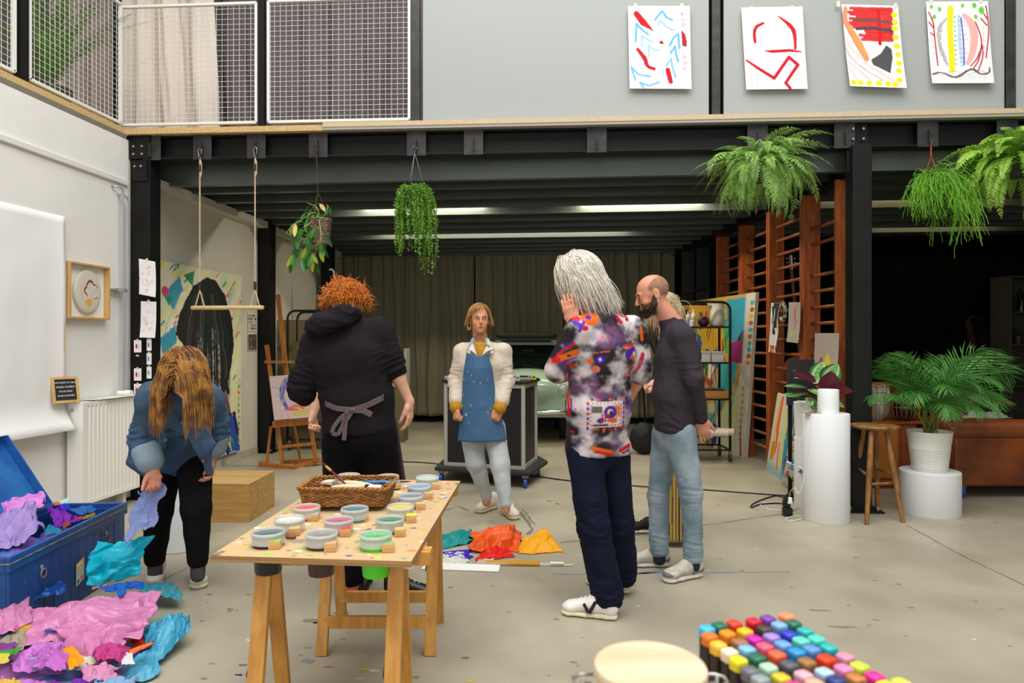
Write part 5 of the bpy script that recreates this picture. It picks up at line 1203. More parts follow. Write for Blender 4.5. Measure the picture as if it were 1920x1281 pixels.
for k in range(17):
 z=pc[2]-HH+HH*k/16;R0=R2+(R1-R2)*k/16;N_=48;a_=np.arange(N_)*2*PI/N_
 w=R0+.0035*np.sin(a_*12+(PI if k % 2 else 0));mb.tube([(pc[0]+w[i]*math.cos(a_[i]),pc[1]+w[i]*math.sin(a_[i]),z+.0015*math.sin(a_[i]*12)) for i in range(N_)],.0075,5,closed=True)
mb.build('pot',mat('woven pot cord','#8a7660',rough=.8,col2='#5c4a3a',vscale=40),t,smooth=True)
mb=MB();mb.lathe([(R2*.9,-HH),(R1*.93,.004),(R1*.97,.008),(R1*.88,.008),(R2*.8,-.04),(0,-.04)],tuple(pc),n=32);mb.build('liner',mat('zinc liner','#9a9a98',rough=.4,metal=.5),t,auto=40)
mb=MB();hook(mb,Vector((0,0,0)),.012);pts=[(0,0,-.05)]
top=Vector((0.01,0,-.38));rope(mb,(0,0,-.05),top,.0028)
for a_ in (.2,2.5,4.3):mb.cyl(top,(pc[0]+R1*math.cos(a_),pc[1]+R1*math.sin(a_),pc[2]),.0018,n=5)
mb.build('hanger',mat('brown cord','#5a4636',rough=.8),t,smooth=True)
parts,lv,lc=[],[],[]
def vine(pts,n_leaf,ll=(.09,.15),seed=0,cl='#4c8f22'):
 r_=np.random.RandomState(seed);P=np.array(pts);k=20;s_=np.linspace(0,1,len(P));u=np.linspace(0,1,k);Q=np.stack([np.interp(u,s_,P[:,i]) for i in range(3)],1)
 for _ in range(3):Q[1:-1]=(Q[:-2]+Q[1:-1]*2+Q[2:])/4
 parts.append(tubes_np(Q[None],.004,5))
 for j in range(n_leaf):
  i=r_.randint(2,k-1);b=Q[i];d=r_.normal(size=3)*[1,.7,.4]+[0,-.2,-.5];d /=np.linalg.norm(d);pet=b+d*.05;parts.append(tubes_np(np.array([[b,(b+pet)/2+[0,0,.006],pet]]),.002,4))
  d2=d*.6+np.array([0,0,-.9]);d2 /=np.linalg.norm(d2);nrm=np.array([r_.normal()*.4,-1,.4+r_.normal()*.3])
  c1=np.array(lin(r_.choice(['#27661a','#34781e','#3f8424','#1f5616','#3a7a20','#98a824'] if r_.rand() > .05 else ['#b8bc1c','#cdb86a'])))
  V,F_,_=leaf_blade(pet,d2,nrm,r_.uniform(*ll),r_.uniform(.03,.046),cup=.25,curl=r_.uniform(0,.3));lv.append((V,F_));lc.append(np.tile(c1,(len(V),1)))
px=lambda x,y,dd=0:np.array(at(x,y,6.1+dd))-np.array(hp)
vine([px(600,410),px(590,395),px(570,410),px(545,425),px(535,440)],11,seed=1)
vine([px(600,410),px(595,390,-.05),px(590,385),px(575,380)],8,seed=2)
vine([px(605,410),px(615,390),px(612,382)],3,(.05,.08),seed=3)
vine([px(590,412,-.08),px(572,425,-.1),px(560,455),px(548,490)],13,seed=4)
vine([px(598,412,-.1),px(603,440,-.12),px(600,458,-.1),px(580,462),px(562,475),px(560,500)],12,seed=5)
vine([px(598,450,-.1),px(592,470),px(590,490)],6,seed=6)
vine([px(588,415),px(575,440),px(588,460),px(572,480),px(556,470)],7,seed=7)
vine([px(592,412),px(583,430),px(596,455)],2,(.04,.06),seed=8)
V,F_=merge(parts);np_obj('stems',V,F_,mat('pale vine stem','#a3b36a',rough=.6),t)
V,F_=merge(lv);np_obj('leaves',V,F_,mat('vine leaf','#ffffff',rough=.35,vcol=True,transl=.2),t,cols=np.concatenate(lc))
def palm_at(t,c,specs,m,seed,npair=30,wd=.012,lp=.44):
 rs=np.random.RandomState(seed);st=[]
 for az,L,up,drop in specs:st.append(arc_stem(np.array(c)+rs.normal(size=3)*[.03,.03,0],az,L,up,drop,k=14,r0=.01,wob=.03,rs=rs,pw=1.9))
 bare=[]
 out=[]
 for s_ in st:
  q=s_[4:];out.append(fronds([q],npair,lambda u:lp*np.sin(np.pi*np.clip(.12+.85*u,0,1))**.6,wd,rs.randint(999),stem_r=.003,bend=.25,jit=.05,ang=58,seg=3,droop=.12))
  bare.append(s_[:6])
 V,F_=merge(out);np_obj('fronds',V,F_,m,t)
 V,F_=tubes_np(np.array(bare),.006,6,False);np_obj('stems',V,F_,mat('palm stem','#8a7a2c',rough=.5,col2='#5a7a28',vscale=9),t)
pb=fl(1743,962);base_top=.355
mb=MB();mb.lathe([(.222,0),(.225,.004),(.225,.35),(.22,.355),(0,.355)],n=56);tag(mb.build('round_plinth',M_pl,loc=(pb.x,pb.y,0),auto=40),'low wide white round plinth under the palm','plinth','white round plinths')
t=thing('potted_palm','feathery green palm in a white ribbed pot on the low round plinth','plant',(pb.x,pb.y,base_top))
prof=[(0,0),(.125,0),(.13,.006)]
for k in range(9):z=.03+k*.018;r0=.13+z*.115;prof +=[(r0,z),(r0+.002,z+.005),(r0+.002,z+.01),(r0,z+.014)]
prof +=[(.158,.25),(.168,.32),(.17,.325),(.163,.325),(.15,.25),(.14,.24),(0,.24)]
mb=MB();mb.lathe(prof,n=56);mb.build('pot',mat('white ceramic','#dfddd6',rough=.4),t,auto=50)
mb=MB();mb.lathe([(.15,.27),(.08,.285),(0,.28)],n=24);mb.build('soil',mat('soil','#2e2116',rough=1,bump=.8,bscale=60),t)
sp=[]
r=random.Random(12)
for az,L,up,drop in ((3.3,.85,1.35,1.35),(2.9,.95,1.25,1.55),(3.6,.7,1.2,1.9),(2.6,.8,1.45,1.2),(3.9,.75,1.3,2.3),(4.4,.8,1.4,2.1),(4.9,.9,1.35,2.3),(5.3,.95,1.3,2.0),(5.8,1.05,1.25,1.9),(6.1,1.1,1.2,1.6),(.1,1.15,1.3,1.5),(.4,1.1,1.25,1.5),(.8,.9,1.4,1.2),(1.6,.9,1.4,1.0),(2.2,.85,1.35,1.3),(5.6,.85,1.1,2.2),(6.2,.9,1.0,1.9),(3.1,.75,1.05,1.7),(4.6,.65,1.2,2.5),(5.1,.7,1.1,2.3),(.0,.8,1.45,1.3),(3.5,.95,1.4,1.2)):
 sp.append((az+TH,L*.9,min(1.5,up+.12),drop*1.15))
palm_at(t,(0,0,.28),sp,mat('palm green','#4f8a3c',rough=.4,var=.3,vscale=6,transl=.2),4)
pp=at(92,100,6.0);t=thing('balcony_plant','tall feathery green plant on the balcony behind the left wire railing','plant',(pp.x,pp.y,3.34))
mb=MB();mb.lathe([(0,0),(.14,0),(.18,.3),(.16,.3),(0,.26)],n=24);mb.build('pot',TERR,t,auto=40)
rs=np.random.RandomState(3);st=[arc_stem((0,0,.3),rs.rand()*2*PI,rs.uniform(.6,1.5),rs.uniform(1.1,1.55),rs.uniform(.3,1.3),k=12,wob=.04,rs=rs) for _ in range(30)]
V,F_=fronds(st,30,lambda u:.13*np.sin(np.pi*np.clip(u*.9+.1,0,1))**.5,.012,4,ang=50,bend=.1);np_obj('foliage',V,F_,mat('asparagus green','#5f8f3c',rough=.5,var=.4,vscale=5,transl=.2),t)
pk=fl(1514,962,0);pk=at(1514,640,5.85)
mb=MB();mb.lathe([(.105,0),(.108,.004),(.108,.6),(.104,.604),(0,.604)],n=44);tag(mb.build('round_plinth',M_pl,loc=(pk.x,pk.y,0),auto=40),'slim white round plinth carrying the plant with striped leaves','plinth','white round plinths')
t=thing('striped_leaf_plant','plant with large striped round leaves and wine red undersides in a white pot','plant',(pk.x,pk.y,.604))
mb=MB();mb.lathe([(0,0),(.095,0),(.1,.005),(.112,.295),(.106,.3),(.1,.27),(0,.27)],n=44);mb.build('pot',mat('white pot','#e4e4e2',rough=.45),t,auto=40)
def cal_top(U,V):
 c=np.ones(U.shape+(3,))*np.array(lin('#3f8a3a'));edge=np.clip((np.abs(U)-.55)/.2,0,1)[...,None];c=c*(1-edge)+np.array(lin('#2a6a2c'))*edge
 band=np.clip(1-np.abs(np.abs(U)-.5)/.2,0,1)[...,None]*.9;c=c*(1-band)+np.array(lin('#cfe3a8'))*band
 st_=(.5+.5*np.sin(V*34+np.abs(U)*9))[...,None]*(np.abs(U) < .6)[...,None]*.45;c=c*(1-st_)+np.array(lin('#a9cf84'))*st_;return c
def cal_bot(U,V):return np.ones(U.shape+(3,))*np.array(lin('#541826'))*(1+.2*np.sin(V*30+np.abs(U)*8))[...,None]
C0=Vector((pk.x,pk.y,.604));parts,lv,lc=[],[],[]
def cal(px,py,dd,tx,ty,td,W_,top=True,nrm=None,L=None):
 a=np.array(at(px,py,5.85+dd));b=np.array(at(tx,ty,5.85+td));d=b-a;l=np.linalg.norm(d)
 n_=np.array(nrm if nrm is not None else (0,-1,.6));V,F_,c=leaf_blade(a-np.array(C0),d,n_,l,W_,cal_top if top else cal_bot,cup=.3,curl=.06,nu=13,nv=18,shape=.85);lv.append((V,F_));lc.append(c)
 root=np.array([0,0,.28]);aa=a-np.array(C0);parts.append(tubes_np(np.array([[root,(root+aa)/2+[0,0,.05],aa]]),.003,5))
cal(1525,720,-.1,1545,677,-.05,.15);cal(1545,722,-.15,1572,683,-.2,.17);cal(1520,712,-.1,1488,692,-.2,.08,nrm=(0,-.4,1));cal(1512,727,-.1,1472,722,-.2,.075,nrm=(0,-.6,1))
cal(1515,730,-.2,1545,742,-.4,.09,nrm=(0,-.6,1));cal(1520,716,-.15,1490,706,-.3,.07,nrm=(0,-.5,1));cal(1518,738,-.1,1478,742,-.2,.06,nrm=(0,-.5,1));cal(1530,735,-.1,1585,763,-.15,.1,nrm=(.4,-1,.3));cal(1525,750,-.2,1533,774,-.3,.1,nrm=(0,-1,.2))
cal(1515,745,-.2,1522,760,-.35,.08,nrm=(0,-.6,1));cal(1505,745,-.1,1470,738,-.2,.06);cal(1540,735,-.1,1590,735,-.1,.05,nrm=(0,-.5,1))
cal(1550,735,-.25,1560,697,-.3,.17,top=False);cal(1530,715,-.2,1486,697,-.25,.09,top=False);cal(1560,730,-.15,1600,733,-.15,.09,top=False);cal(1520,735,-.1,1482,740,-.1,.08,top=False);cal(1535,735,-.2,1515,742,-.3,.08,top=False)
V,F_=merge(lv);np_obj('leaves',V,F_,mat('striped leaf','#ffffff',rough=.35,vcol=True,transl=.12),t,cols=np.concatenate(lc));V,F_=merge(parts);np_obj('stems',V,F_,mat('wine stem','#4a1c24',rough=.5),t)
# ------------------------------------------------------------ front plinth with candle jar, phone, cable
pf=at(1549,640,5.44);mb=MB();mb.lathe([(.17,0),(.173,.004),(.173,.845),(.169,.85),(0,.85)],n=56);tag(mb.build('round_plinth',M_pl,loc=(pf.x,pf.y,0),auto=40),'tall white round plinth with a white jar on top beside the wooden stool','plinth','white round plinths')
q=at(1553,640,5.42);mb=MB();mb.lathe([(0,0),(.076,0),(.079,.003),(.079,.187),(.077,.19),(.074,.187),(.074,.175),(0,.175)],n=40);tag(mb.build('white_jar',mat('frosted white jar','#e9eceb',rough=.35),loc=(q.x,q.y,.85),auto=40),'plain white cylindrical jar on the tall round plinth','jar')
q=at(1521,640,5.40);t=thing('mobile_phone','phone lying flat on the tall round plinth at the end of a white cable','phone',(q.x,q.y,.85),.3)
mb=MB();mb.box((0,0,.005),(.13,.07,.008));mb.build('body',mat('phone case','#c8a888',rough=.4),t,bev=.003);mb=MB();mb.box((0,0,.0094),(.122,.062,.0012));mb.build('screen',mat('phone screen','#0e0f12',rough=.1),t)
def cable(name,label,pts,r,col,cat='cable',group=None,n=6):
 P=[np.array(p,float) for p in pts];out=[]
 for i in range(len(P)-1):
  p0,p1,p2,p3=P[max(i-1,0)],P[i],P[i+1],P[min(i+2,len(P)-1)]
  for s_ in np.linspace(0,1,9)[:-1]:out.append(.5*((2*p1)+(-p0+p2)*s_+(2*p0-5*p1+4*p2-p3)*s_*s_+(-p0+3*p1-3*p2+p3)*s_**3))
 out.append(P[-1]);o=Vector(P[0]);mb=MB();mb.tube([Vector(p)-o for p in out],r,n);return tag(mb.build(name,mat('cable '+col,col,rough=.5),loc=o,smooth=True),label,cat,group)
ft=lambda x,y,z=.006:tuple(fl(x,y,z))
cable('charging_cable','white charging cable running down the front of the tall round plinth',[at(1524,783,5.27)+UP*.0,at(1522,786,5.24),at(1516,850,5.26),at(1508,895,5.3),at(1498,925,5.32),at(1490,915,5.35),at(1482,922,5.4),at(1481,930,5.42)],.0022,'#e8e8e6')
cable('black_cable','long black cable lying across the concrete between the people',[ft(755,866),ft(800,868),ft(850,874),ft(935,884),ft(1010,894),ft(1080,903),ft(1200,912),ft(1310,918),ft(1420,926),ft(1475,930),ft(1500,935)],.007,'#15151a',group='cables on the floor')
cable('black_cable','black cable loop lying left of the power strip',[ft(1480,946),ft(1455,944),ft(1425,946),ft(1409,952),ft(1412,945),ft(1435,935),ft(1455,930),ft(1472,934)],.006,'#101012',group='cables on the floor')
cable('white_cable','white cable loop lying left of the power strip',[ft(1470,958),ft(1440,955),ft(1426,948),ft(1432,944),ft(1460,940),ft(1478,940)],.0035,'#dcdcda',group='cables on the floor')
cable('white_cable','white cable loop lying in front of the power strip',[ft(1508,968),ft(1490,968),ft(1473,973),ft(1480,978),ft(1500,974),ft(1512,966)],.0035,'#dededc',group='cables on the floor')
sp_=fl(1476,968);t=thing('power_strip','black power strip standing on end with a white plug','power strip',(sp_.x,sp_.y,0),TH)
mb=MB();mb.b2((-.035,-.02,0),(.04,.03,.07));mb.build('body',mat('black plastic','#131314',rough=.35),t,bev=.008)
mb=MB();mb.b2((-.03,.0,.07),(.03,.03,.13));mb.cyl((-.01,.01,.1),(-.01,-.0,.16),.02);mb.build('black_plug',mat('black plastic','#131314'),t,bev=.006)
mb=MB();mb.b2((.0,-.01,.1),(.04,.03,.15));mb.build('white_plug',mat('white plastic','#ecebe7'),t,bev=.006)
q=fl(1505,935);mb=MB();mb.bar((-.16,0,.03),(.1,0,.03),.07,.05,w2=.09,h2=.09);o=mb.build('adapter',mat('black plastic','#131314'),loc=(q.x-.02,q.y-.03,0),bev=.01);o.rotation_euler.z=.5;tag(o,'black power adapter lying between power strip and plinth','adapter')
# ------------------------------------------------------------ stool
M_st=mat('old stool wood','#9a6e35',rough=.5,col2='#6e4722',vscale=6,vstretch=(4,4,1),bump=.1,bscale=30)
sc_=at(1640,640,5.55);ZS=.745;t=thing('bar_stool','worn round wooden bar stool with four splayed legs beside the white plinth','stool',(sc_.x,sc_.y,0))
mb=MB();mb.lathe([(0,ZS-.035),(.15,ZS-.035),(.178,ZS-.025),(.184,ZS-.012),(.178,ZS-.003),(.15,ZS),(.06,ZS-.004),(0,ZS-.005)],n=48);mb.build('seat',M_st,t,auto=50)
feet=[fl(1625,984),fl(1693,980),fl(1645,957),fl(1595,953)];tops_=[]
for f_ in feet:
 f2_=f_-Vector((sc_.x,sc_.y,0));f2_.z=0;tpz=f2_*.42;tpz.z=ZS-.03;tops_.append((f2_,tpz));mb=MB();mb.tube([f2_,f2_.lerp(tpz,.5),tpz],[.016,.022,.019],12);mb.build('leg',M_st,t,auto=60)
for i,z in ((0,.30),(1,.36),(2,.30),(3,.36)):
 a_,b_=tops_[i],tops_[(i+1) % 4];g=lambda q_:q_[0].lerp(q_[1],z/(ZS-.03));mb=MB();mb.tube([g(a_),g(a_).lerp(g(b_),.5),g(b_)],[.009,.012,.009],8);mb.build('rung',M_st,t,smooth=True)
 # ------------------------------------------------------------ wall bars
M_bars=mat('red brown timber','#a5561f',rough=.45,col2='#884016',vscale=5,vstretch=(6,6,1),bump=.1,bscale=30)
M_rung=mat('worn rung wood','#9a5a30',rough=.45,col2='#7c4020',vscale=6)
def wx(D):return at(960,640,D)+VR*(2.95-.0234*(D-6))
Ds=[6.08,6.78,7.62,8.5,9.4]
Wp=[wx(d) for d in Ds];wd_=(Wp[-1]-Wp[0]).normalized();wd_.z=0;wn=Vector((-wd_.y,wd_.x,0));wrz=math.atan2(wd_.y,wd_.x)
labs=['wall bar ladder nearest the black column, with a drawing on it','second ladder of the wooden wall bars, with scarf and paper hung on it','third ladder of the wooden wall bars above the leaning paintings','ladder of the wooden wall bars farthest back above the big canvas']
for i in range(4):
 a,b=Wp[i],Wp[i+1];L=(b-a).length-.05;t=thing('wall_bars',labs[i],'wall bars',(a.x,a.y,0),wrz,'wooden wall bars')
 top=2.86
 for x in (.0,L):
  mb=MB();mb.b2((x-.02,-.10,0),(x+.02,.07,top));mb.build('upright',M_bars,t,bev=.004)
 for k,z in enumerate([.2+.155*j for j in range(17)]):
  if z > 1.9 and k % 3==1 and i==0:continue
  mb=MB();mb.tube([(.018,-.02,z),(L/2,-.02,z),(L-.018,-.02,z)],.0165,10);mb.v=[(v[0],(v[1]+.02)*1.1-.02,v[2]) for v in mb.v];mb.build('rung',M_rung,t,smooth=True)
def on_bars(px,py,off=-.11):
 o_=Vector((0,0,EYE));d=at(px,py,1.0)-o_;p=Wp[0]+wn*(off);n_=wn
 k=(p-o_).dot(n_)/d.dot(n_);return o_+d*k
wn2=wn if wn.dot(Vector((-1,0,0))) > 0 else -wn
sg_=1 if wn2==wn else -1
def ob(px,py):return on_bars(px,py,.125*sg_)
M_gp=PAPER
pt=Paint(60,100,'#a89e92',1.7,.03,3);pt.spline([(.6,.15),(.55,.35),(.65,.5),(.5,.7)],[.12,.16,.1,.04],'#c8507c',rough=.03);pt.spline([(.5,.2),(.35,.4),(.4,.6)],.03,'#8a8fb0',a=.5);pt.ell((.35,.78),(.1,.07),'#c8b82c',rough=.03)
wall_sheet('hung_drawing','grey paper with pink loop hung on the second ladder beside the scarf','drawing',pt,ob(1479,567),ob(1501,567),ob(1478,641),'drawings on the wall bars')
pt=Paint(60,80,'#a89d90',1.3,.03,4);pt.ell((.32,.85),(.1,.3),'#a83c64',rough=.02);pt.poly([(.45,.95),(.5,.6),(.6,.5),(.72,.75),(.85,.95)],'#d8c018',rough=.02)
wall_sheet('hung_drawing','grey paper with yellow and pink shapes hung low on the ladder nearest the column','drawing',pt,ob(1528,625),ob(1573,625),ob(1527,695),'drawings on the wall bars')
a,b,c_,d_=ob(1446,568),ob(1462,568),ob(1458,655),ob(1440,660)
pt=Paint(40,100,'#cfc9c2',3,.04,5);pt.poly([(.3,0),(1,0),(.9,.5),(.3,.5)],'#1c2430',rough=.04);pt.spline([(.2,.1),(.5,.4),(.7,.6)],.2,'#20202a',rough=.05);pt.poly([(0,.85),(1,.85),(1,1),(0,1)],'#c8301c',rough=.03);pt.line([(.2,.9),(.9,.97)],.1,'#d8b82c');pt.line([(.5,.88),(1,.92)],.08,'#2c50a0');pt.line([(.1,.3),(.4,.5)],.1,'#2c5a80',a=.6)
wall_sheet('scarf','patterned scarf knotted over a rung of the second ladder','scarf',pt,a,b,d_,curl=0,rip=.05)
q=ob(1468,585);mb=MB();pts=[q+Vector((0,0,0))+wd_*(.06*math.cos(x)*1.0)+UP*(.09*math.sin(x)) for x in np.linspace(.4,5.6,14)];mb.tube([p-q for p in pts],[.02]*14,8)
tag(mb.build('neck_cloth',mat('dark mixed cloth','#3a3f38',rough=.9,col2='#b8b2a4',vscale=30),loc=q,smooth=True),'dark looped cloth hanging on a rung between scarf and grey paper','cloth')
g0=at(1487,640,7.9)+VR*.45;g=at(1492,640,7.6)
t=thing('guitar','guitar behind the wall bars, headstock above a rung and body low down','guitar',at(1500,700,7.75));go=Vector(t.location)
mb=MB();n_=40;pol=[]
for k in range(n_):
 a_=2*PI*k/n_;rr_=.165*(1+.16*math.cos(2*a_)+.07*math.sin(a_));pol.append((rr_*math.cos(a_),rr_*1.28*math.sin(a_)))
M3=Matrix(((CT,0,-ST),(ST,0,CT),(0,1,0)));M3=Matrix(((CT,0,ST*1),(ST,0,-CT),(0,1,0)))
mb.prism(pol,-.04,.04,M=M3);mb.build('body',mat('guitar wood','#8a3c14',rough=.25),t,bev=.004)
mb=MB();tip=at(1484,505,7.75)-go;mb.bar((0,0,.15),tip,.05,.022);mb.build('neck',mat('guitar neck','#5a2c1c',rough=.4),t,bev=.004)
mb=MB();mb.bar(tip,tip+(tip.normalized()*.16),.07,.02);
for s_ in (-1,1):
 for k in range(3):mb.cyl(tip+tip.normalized()*(.03+.045*k)+VR*s_*.03,tip+tip.normalized()*(.03+.045*k)+VR*s_*.055,.008,n=8)
mb.build('headstock',M_bolt,t,bev=.003)
mb=MB();mb.bar((0,0,-.2),(0,0,-go.z),.03,.03);mb.box((0,0,-go.z+.01),(.3,.3,.02));mb.build('stand',M_black,t)
a=at(1478,674,6.25);b=at(1531,674,6.35);c_=at(1476,760,6.2)
mb=MB();P0=a;mb.add([a,b,b+(c_-a),c_]+[p+VF*.025 for p in (a,b,b+(c_-a),c_)],[(0,1,2,3),(7,6,5,4),(0,4,5,1),(1,5,6,2),(2,6,7,3),(3,7,4,0)]);mb.v=[tuple(Vector(v)-a) for v in mb.v]
zlo=min(v[2] for v in mb.v)+a.z
t=thing('easel_board','dark grey board standing behind the striped leaf plant','board',(a.x,a.y,0))
mb.v=[(v[0],v[1],v[2]+a.z) for v in mb.v];mb.build('panel',mat('dark grey board','#2c2c30',rough=.6),t,bev=.003)
mb=MB();mb.b2((.02,.05,0),(.05,.08,zlo+.1));mb.b2((.2,.07,0),(.23,.1,zlo+.1));mb.build('stand',M_black,t)
def canvas(name,label,pt,p_tl,p_tr,p_bl,thick,group):
 p_tl=Vector(p_tl);mb,cc=sheet_mesh(pt,flat_surf(Vector((0,0,0)),Vector(p_tr)-p_tl,Vector(p_bl)-p_tl),thick);o=mb.build(name,CANVAS,loc=p_tl,cols=cc);return tag(o,label,'painting',group)
pt=Paint(110,170,'#d9d2bc',2.1,.05,6)
pt.put(.5-pt.V*0-pt.U*.0-.5+abs(pt.U-.75)-.16,'#d8d08a',.9,soft=.2);pt.put(abs(pt.U-.62)-.06,'#c9cc70',.6,soft=.2);pt.line([(.86,0),(.78,.5),(.88,1)],.16,'#2f93a8',rough=.04);pt.line([(.95,.05),(.9,.6),(.97,1)],.1,'#1f6a94',rough=.03)
pt.put(-(pt.V-.86+.05*pt.n2),'#7fb6c4',.8,soft=.12);pt.line([(.3,.03),(.28,.4),(.36,.62),(.3,.75)],[.1,.14,.08,.03],'#f2601c',rough=.03);pt.line([(.2,.1),(.18,.55)],.08,'#f0a050',a=.6,rough=.04);pt.poly([(.1,.6),(.3,.55),(.3,.8),(.12,.85)],'#d8901c',rough=.03);pt.line([(.48,.55),(.5,.75),(.56,.9)],.05,'#e83c6c',rough=.02);pt.line([(.85,.7),(.92,.95)],.06,'#1f5a8a')
canvas('abstract_painting','tall leaning canvas with an orange streak and blue edges left of the white plinths',pt,at(1458,737,6.9),at(1497,752,6.2),fl(1436,880),.02,'paintings leaning on the wall bars')
pt=Paint(80,110,'#ddd8cc',1.4,.03,7);r=random.Random(2)
def scrib(pt,cx,cy,w,h,cs,n,sd):
 r=random.Random(sd)
 for k in range(n):x,y=r.gauss(cx,w/3),r.gauss(cy,h/3);pt.ell((x,y),(r.uniform(.02,.06),r.uniform(.02,.08)),r.choice(cs),rough=.03,rot=r.random()*3)
scrib(pt,.22,.5,.2,.5,['#d8204c','#2c50a0','#e83c6c','#d8882c','#3c70b8'],26,1);scrib(pt,.75,.5,.25,.6,['#d8c82c','#1c4a6c','#e07030','#2c8a8a','#203050'],34,2)
canvas('abstract_painting','small canvas with two colourful figures leaning on the floor by the power strip',pt,at(1474,866,6.1),at(1505,880,5.7),fl(1464,906),.015,'paintings leaning on the wall bars')
pt=Paint(60,90,'#ccc2a4',1.5,.03,8);scrib(pt,.4,.35,.3,.5,['#b02c44','#c8b83c','#8a2438','#d8c86a'],26,5)
canvas('abstract_painting','cream canvas with dark red marks between the streaked and the small canvas',pt,at(1479,826,6.5),at(1505,840,6.0),fl(1466,896),.015,'paintings leaning on the wall bars')
pt=Paint(40,50,'#1f5ca0',1.2,.15,9);scrib(pt,.5,.5,.5,.5,['#2f86c8','#123c7c','#b8d8e8','#0f8f8f'],30,7)
canvas('abstract_painting','small blue canvas peeping out behind the one with two figures',pt,at(1485,860,6.0),at(1510,868,5.75),at(1482,880,5.95),.012,'paintings leaning on the wall bars')
pt=Paint(170,170,'#c8a24a',1.35,.05,10);r=random.Random(7)
cs=['#e0a020','#3a8aa0','#2c6a3c','#c8c098','#b8401c','#1f1c1a','#d8d0b0','#7a2050','#48a8b8','#d88a2c','#2a4a9a','#a8b048','#e6dcc8','#d05030','#6a7a3c']
for k in range(90):
 x,y=r.uniform(0,.9),r.uniform(0,1);w,h=r.uniform(.04,.12),r.uniform(.05,.2);pt.poly([(x,y),(x+w,y+r.uniform(-.04,.04)),(x+w*.8,y+h),(x+w*.1,y+h*.8)],r.choice(cs),rough=.02,a=.95)
for k in range(20):x,y=r.uniform(0,.8),r.uniform(.1,.7);pt.spline([(x,y),(x+.03,y+.1),(x-.03,y+.2),(x+.02,y+.32)],.012,r.choice(['#17191a','#2c3a8a','#8a1c2c','#1c5a3a']),rough=.006)
pt.poly([(.3,.05),(.6,.03),(.62,.3),(.5,.36),(.34,.28)],'#d09c24',rough=.02);pt.line([(.45,.1),(.42,.25)],.01,'#1a1a1a');pt.line([(.5,.12),(.44,.28)],.01,'#1a1a1a');pt.poly([(.66,.02),(.95,.02),(.9,.2),(.8,.3),(.68,.25)],'#36a0b8',rough=.02);pt.line([(.66,.2),(.7,.35)],.04,'#3cae3c')
pt.poly([(.72,.3),(.95,.27),(.9,.42),(.74,.44)],'#a02c6c',rough=.01);pt.poly([(.62,.42),(.85,.42),(.8,.6),(.66,.7),(.6,.62)],'#3aa8a8',rough=.01);pt.poly([(.7,.72),(1,.45),(1,1),(.6,1),(.62,.8)],'#c9cf9a',rough=.02);pt.put(abs(pt.U-.955)-.06,'#d8d0c0',.9,soft=.02)
for k in range(22):pt.ell((.86-.004*k,.5+.014*k),(.006,.006),'#2838a8')
for k in range(9):pt.ell((.93,.58+.04*k),(.013,.013),'#c03c2c',ring=.004)
for k in range(10):pt.ell((.97,.06+.04*k),(.025,.02),r.choice(['#48a8b8','#e0703c','#b84a2c','#d8b020']))
pt.ell((.6,.9),(.05,.1),'#2038a0',rough=.02)
canvas('large_painting','large colourful abstract canvas leaning on the wall bars behind the rolling rack',pt,at(1285,566,10.2),at(1416,549,8.12),fl(1283,820),.045,None) if False else None
tr=at(1417,548,8.05);br=fl(1396,858);tlp=at(1278,568,10.0);
canvas('large_painting','large colourful abstract canvas leaning on the wall bars behind the rolling rack',pt,tlp,tr,tlp+(br-tr),.045,None)
# ------------------------------------------------------------ rolling rack
M_tube=mat('dark bent tube','#2b2a28',rough=.35,metal=.6)
def rack(label,R_,w,dpt,h,shelves,name='rolling_rack',arch=True):
 t=thing(name,label,'rack',R_,TH,'bent tube racks');
 for sy in (0,1):
  y=sy*dpt;mb=MB();r0=.1;pts=[(-w,y,.12),(-w,y,h-r0)]+[(-w+r0-r0*math.cos(a_),y,h-r0+r0*math.sin(a_)) for a_ in np.linspace(.2,PI/2,6)]+[(-r0+r0*math.sin(a_),y,h-r0+r0*math.cos(a_)) for a_ in np.linspace(0,PI/2-.2,6)]+[(0,y,h-r0),(0,y,.12)];mb.tube(pts,.0155,10);mb.build('hoop',M_tube,t,smooth=True)
 for z in shelves:
  mb=MB();mb.b2((-w+.01,-.0,z-.02),(-.01,dpt,z));mb.build('shelf',M_tube,t,bev=.003)
 mb=MB();mb.bar((-w,0,.14),(0,0,.14),.02,.02);mb.bar((-w,dpt,.14),(0,dpt,.14),.02,.02);mb.bar((0,0,.14),(0,dpt,.14),.02,.02);mb.bar((-w,0,.14),(-w,dpt,.14),.02,.02);mb.build('base_frame',M_tube,t)
 for x in (-w+.03,-.0):
  for y in (0,dpt):
   c=MB();c.b2((x-.018,y-.02,.08),(x+.018,y+.02,.13));c.b2((x-.02,y-.01,.03),(x-.016,y+.01,.09));c.b2((x+.016,y-.01,.03),(x+.02,y+.01,.09));f_=c.build('caster',mat('caster metal','#8a8884',rough=.35,metal=.8),t)
   c=MB();c.cyl((x-.012,y,.05),(x+.012,y,.05),.05,n=20);c.build('wheel',mat('grey rubber','#3f3f40',rough=.6),f_,auto=40)
 return t
RD=8.05;rp=at(1369,640,RD);RK=rack('black bent tube rolling rack with bottles, jug and boxes on its shelves',(rp.x,rp.y,0),.78,.42,1.885,[1.60,1.175,.745,.31])
def rk(px,D=RD+.12):p=at(px,640,D);return p
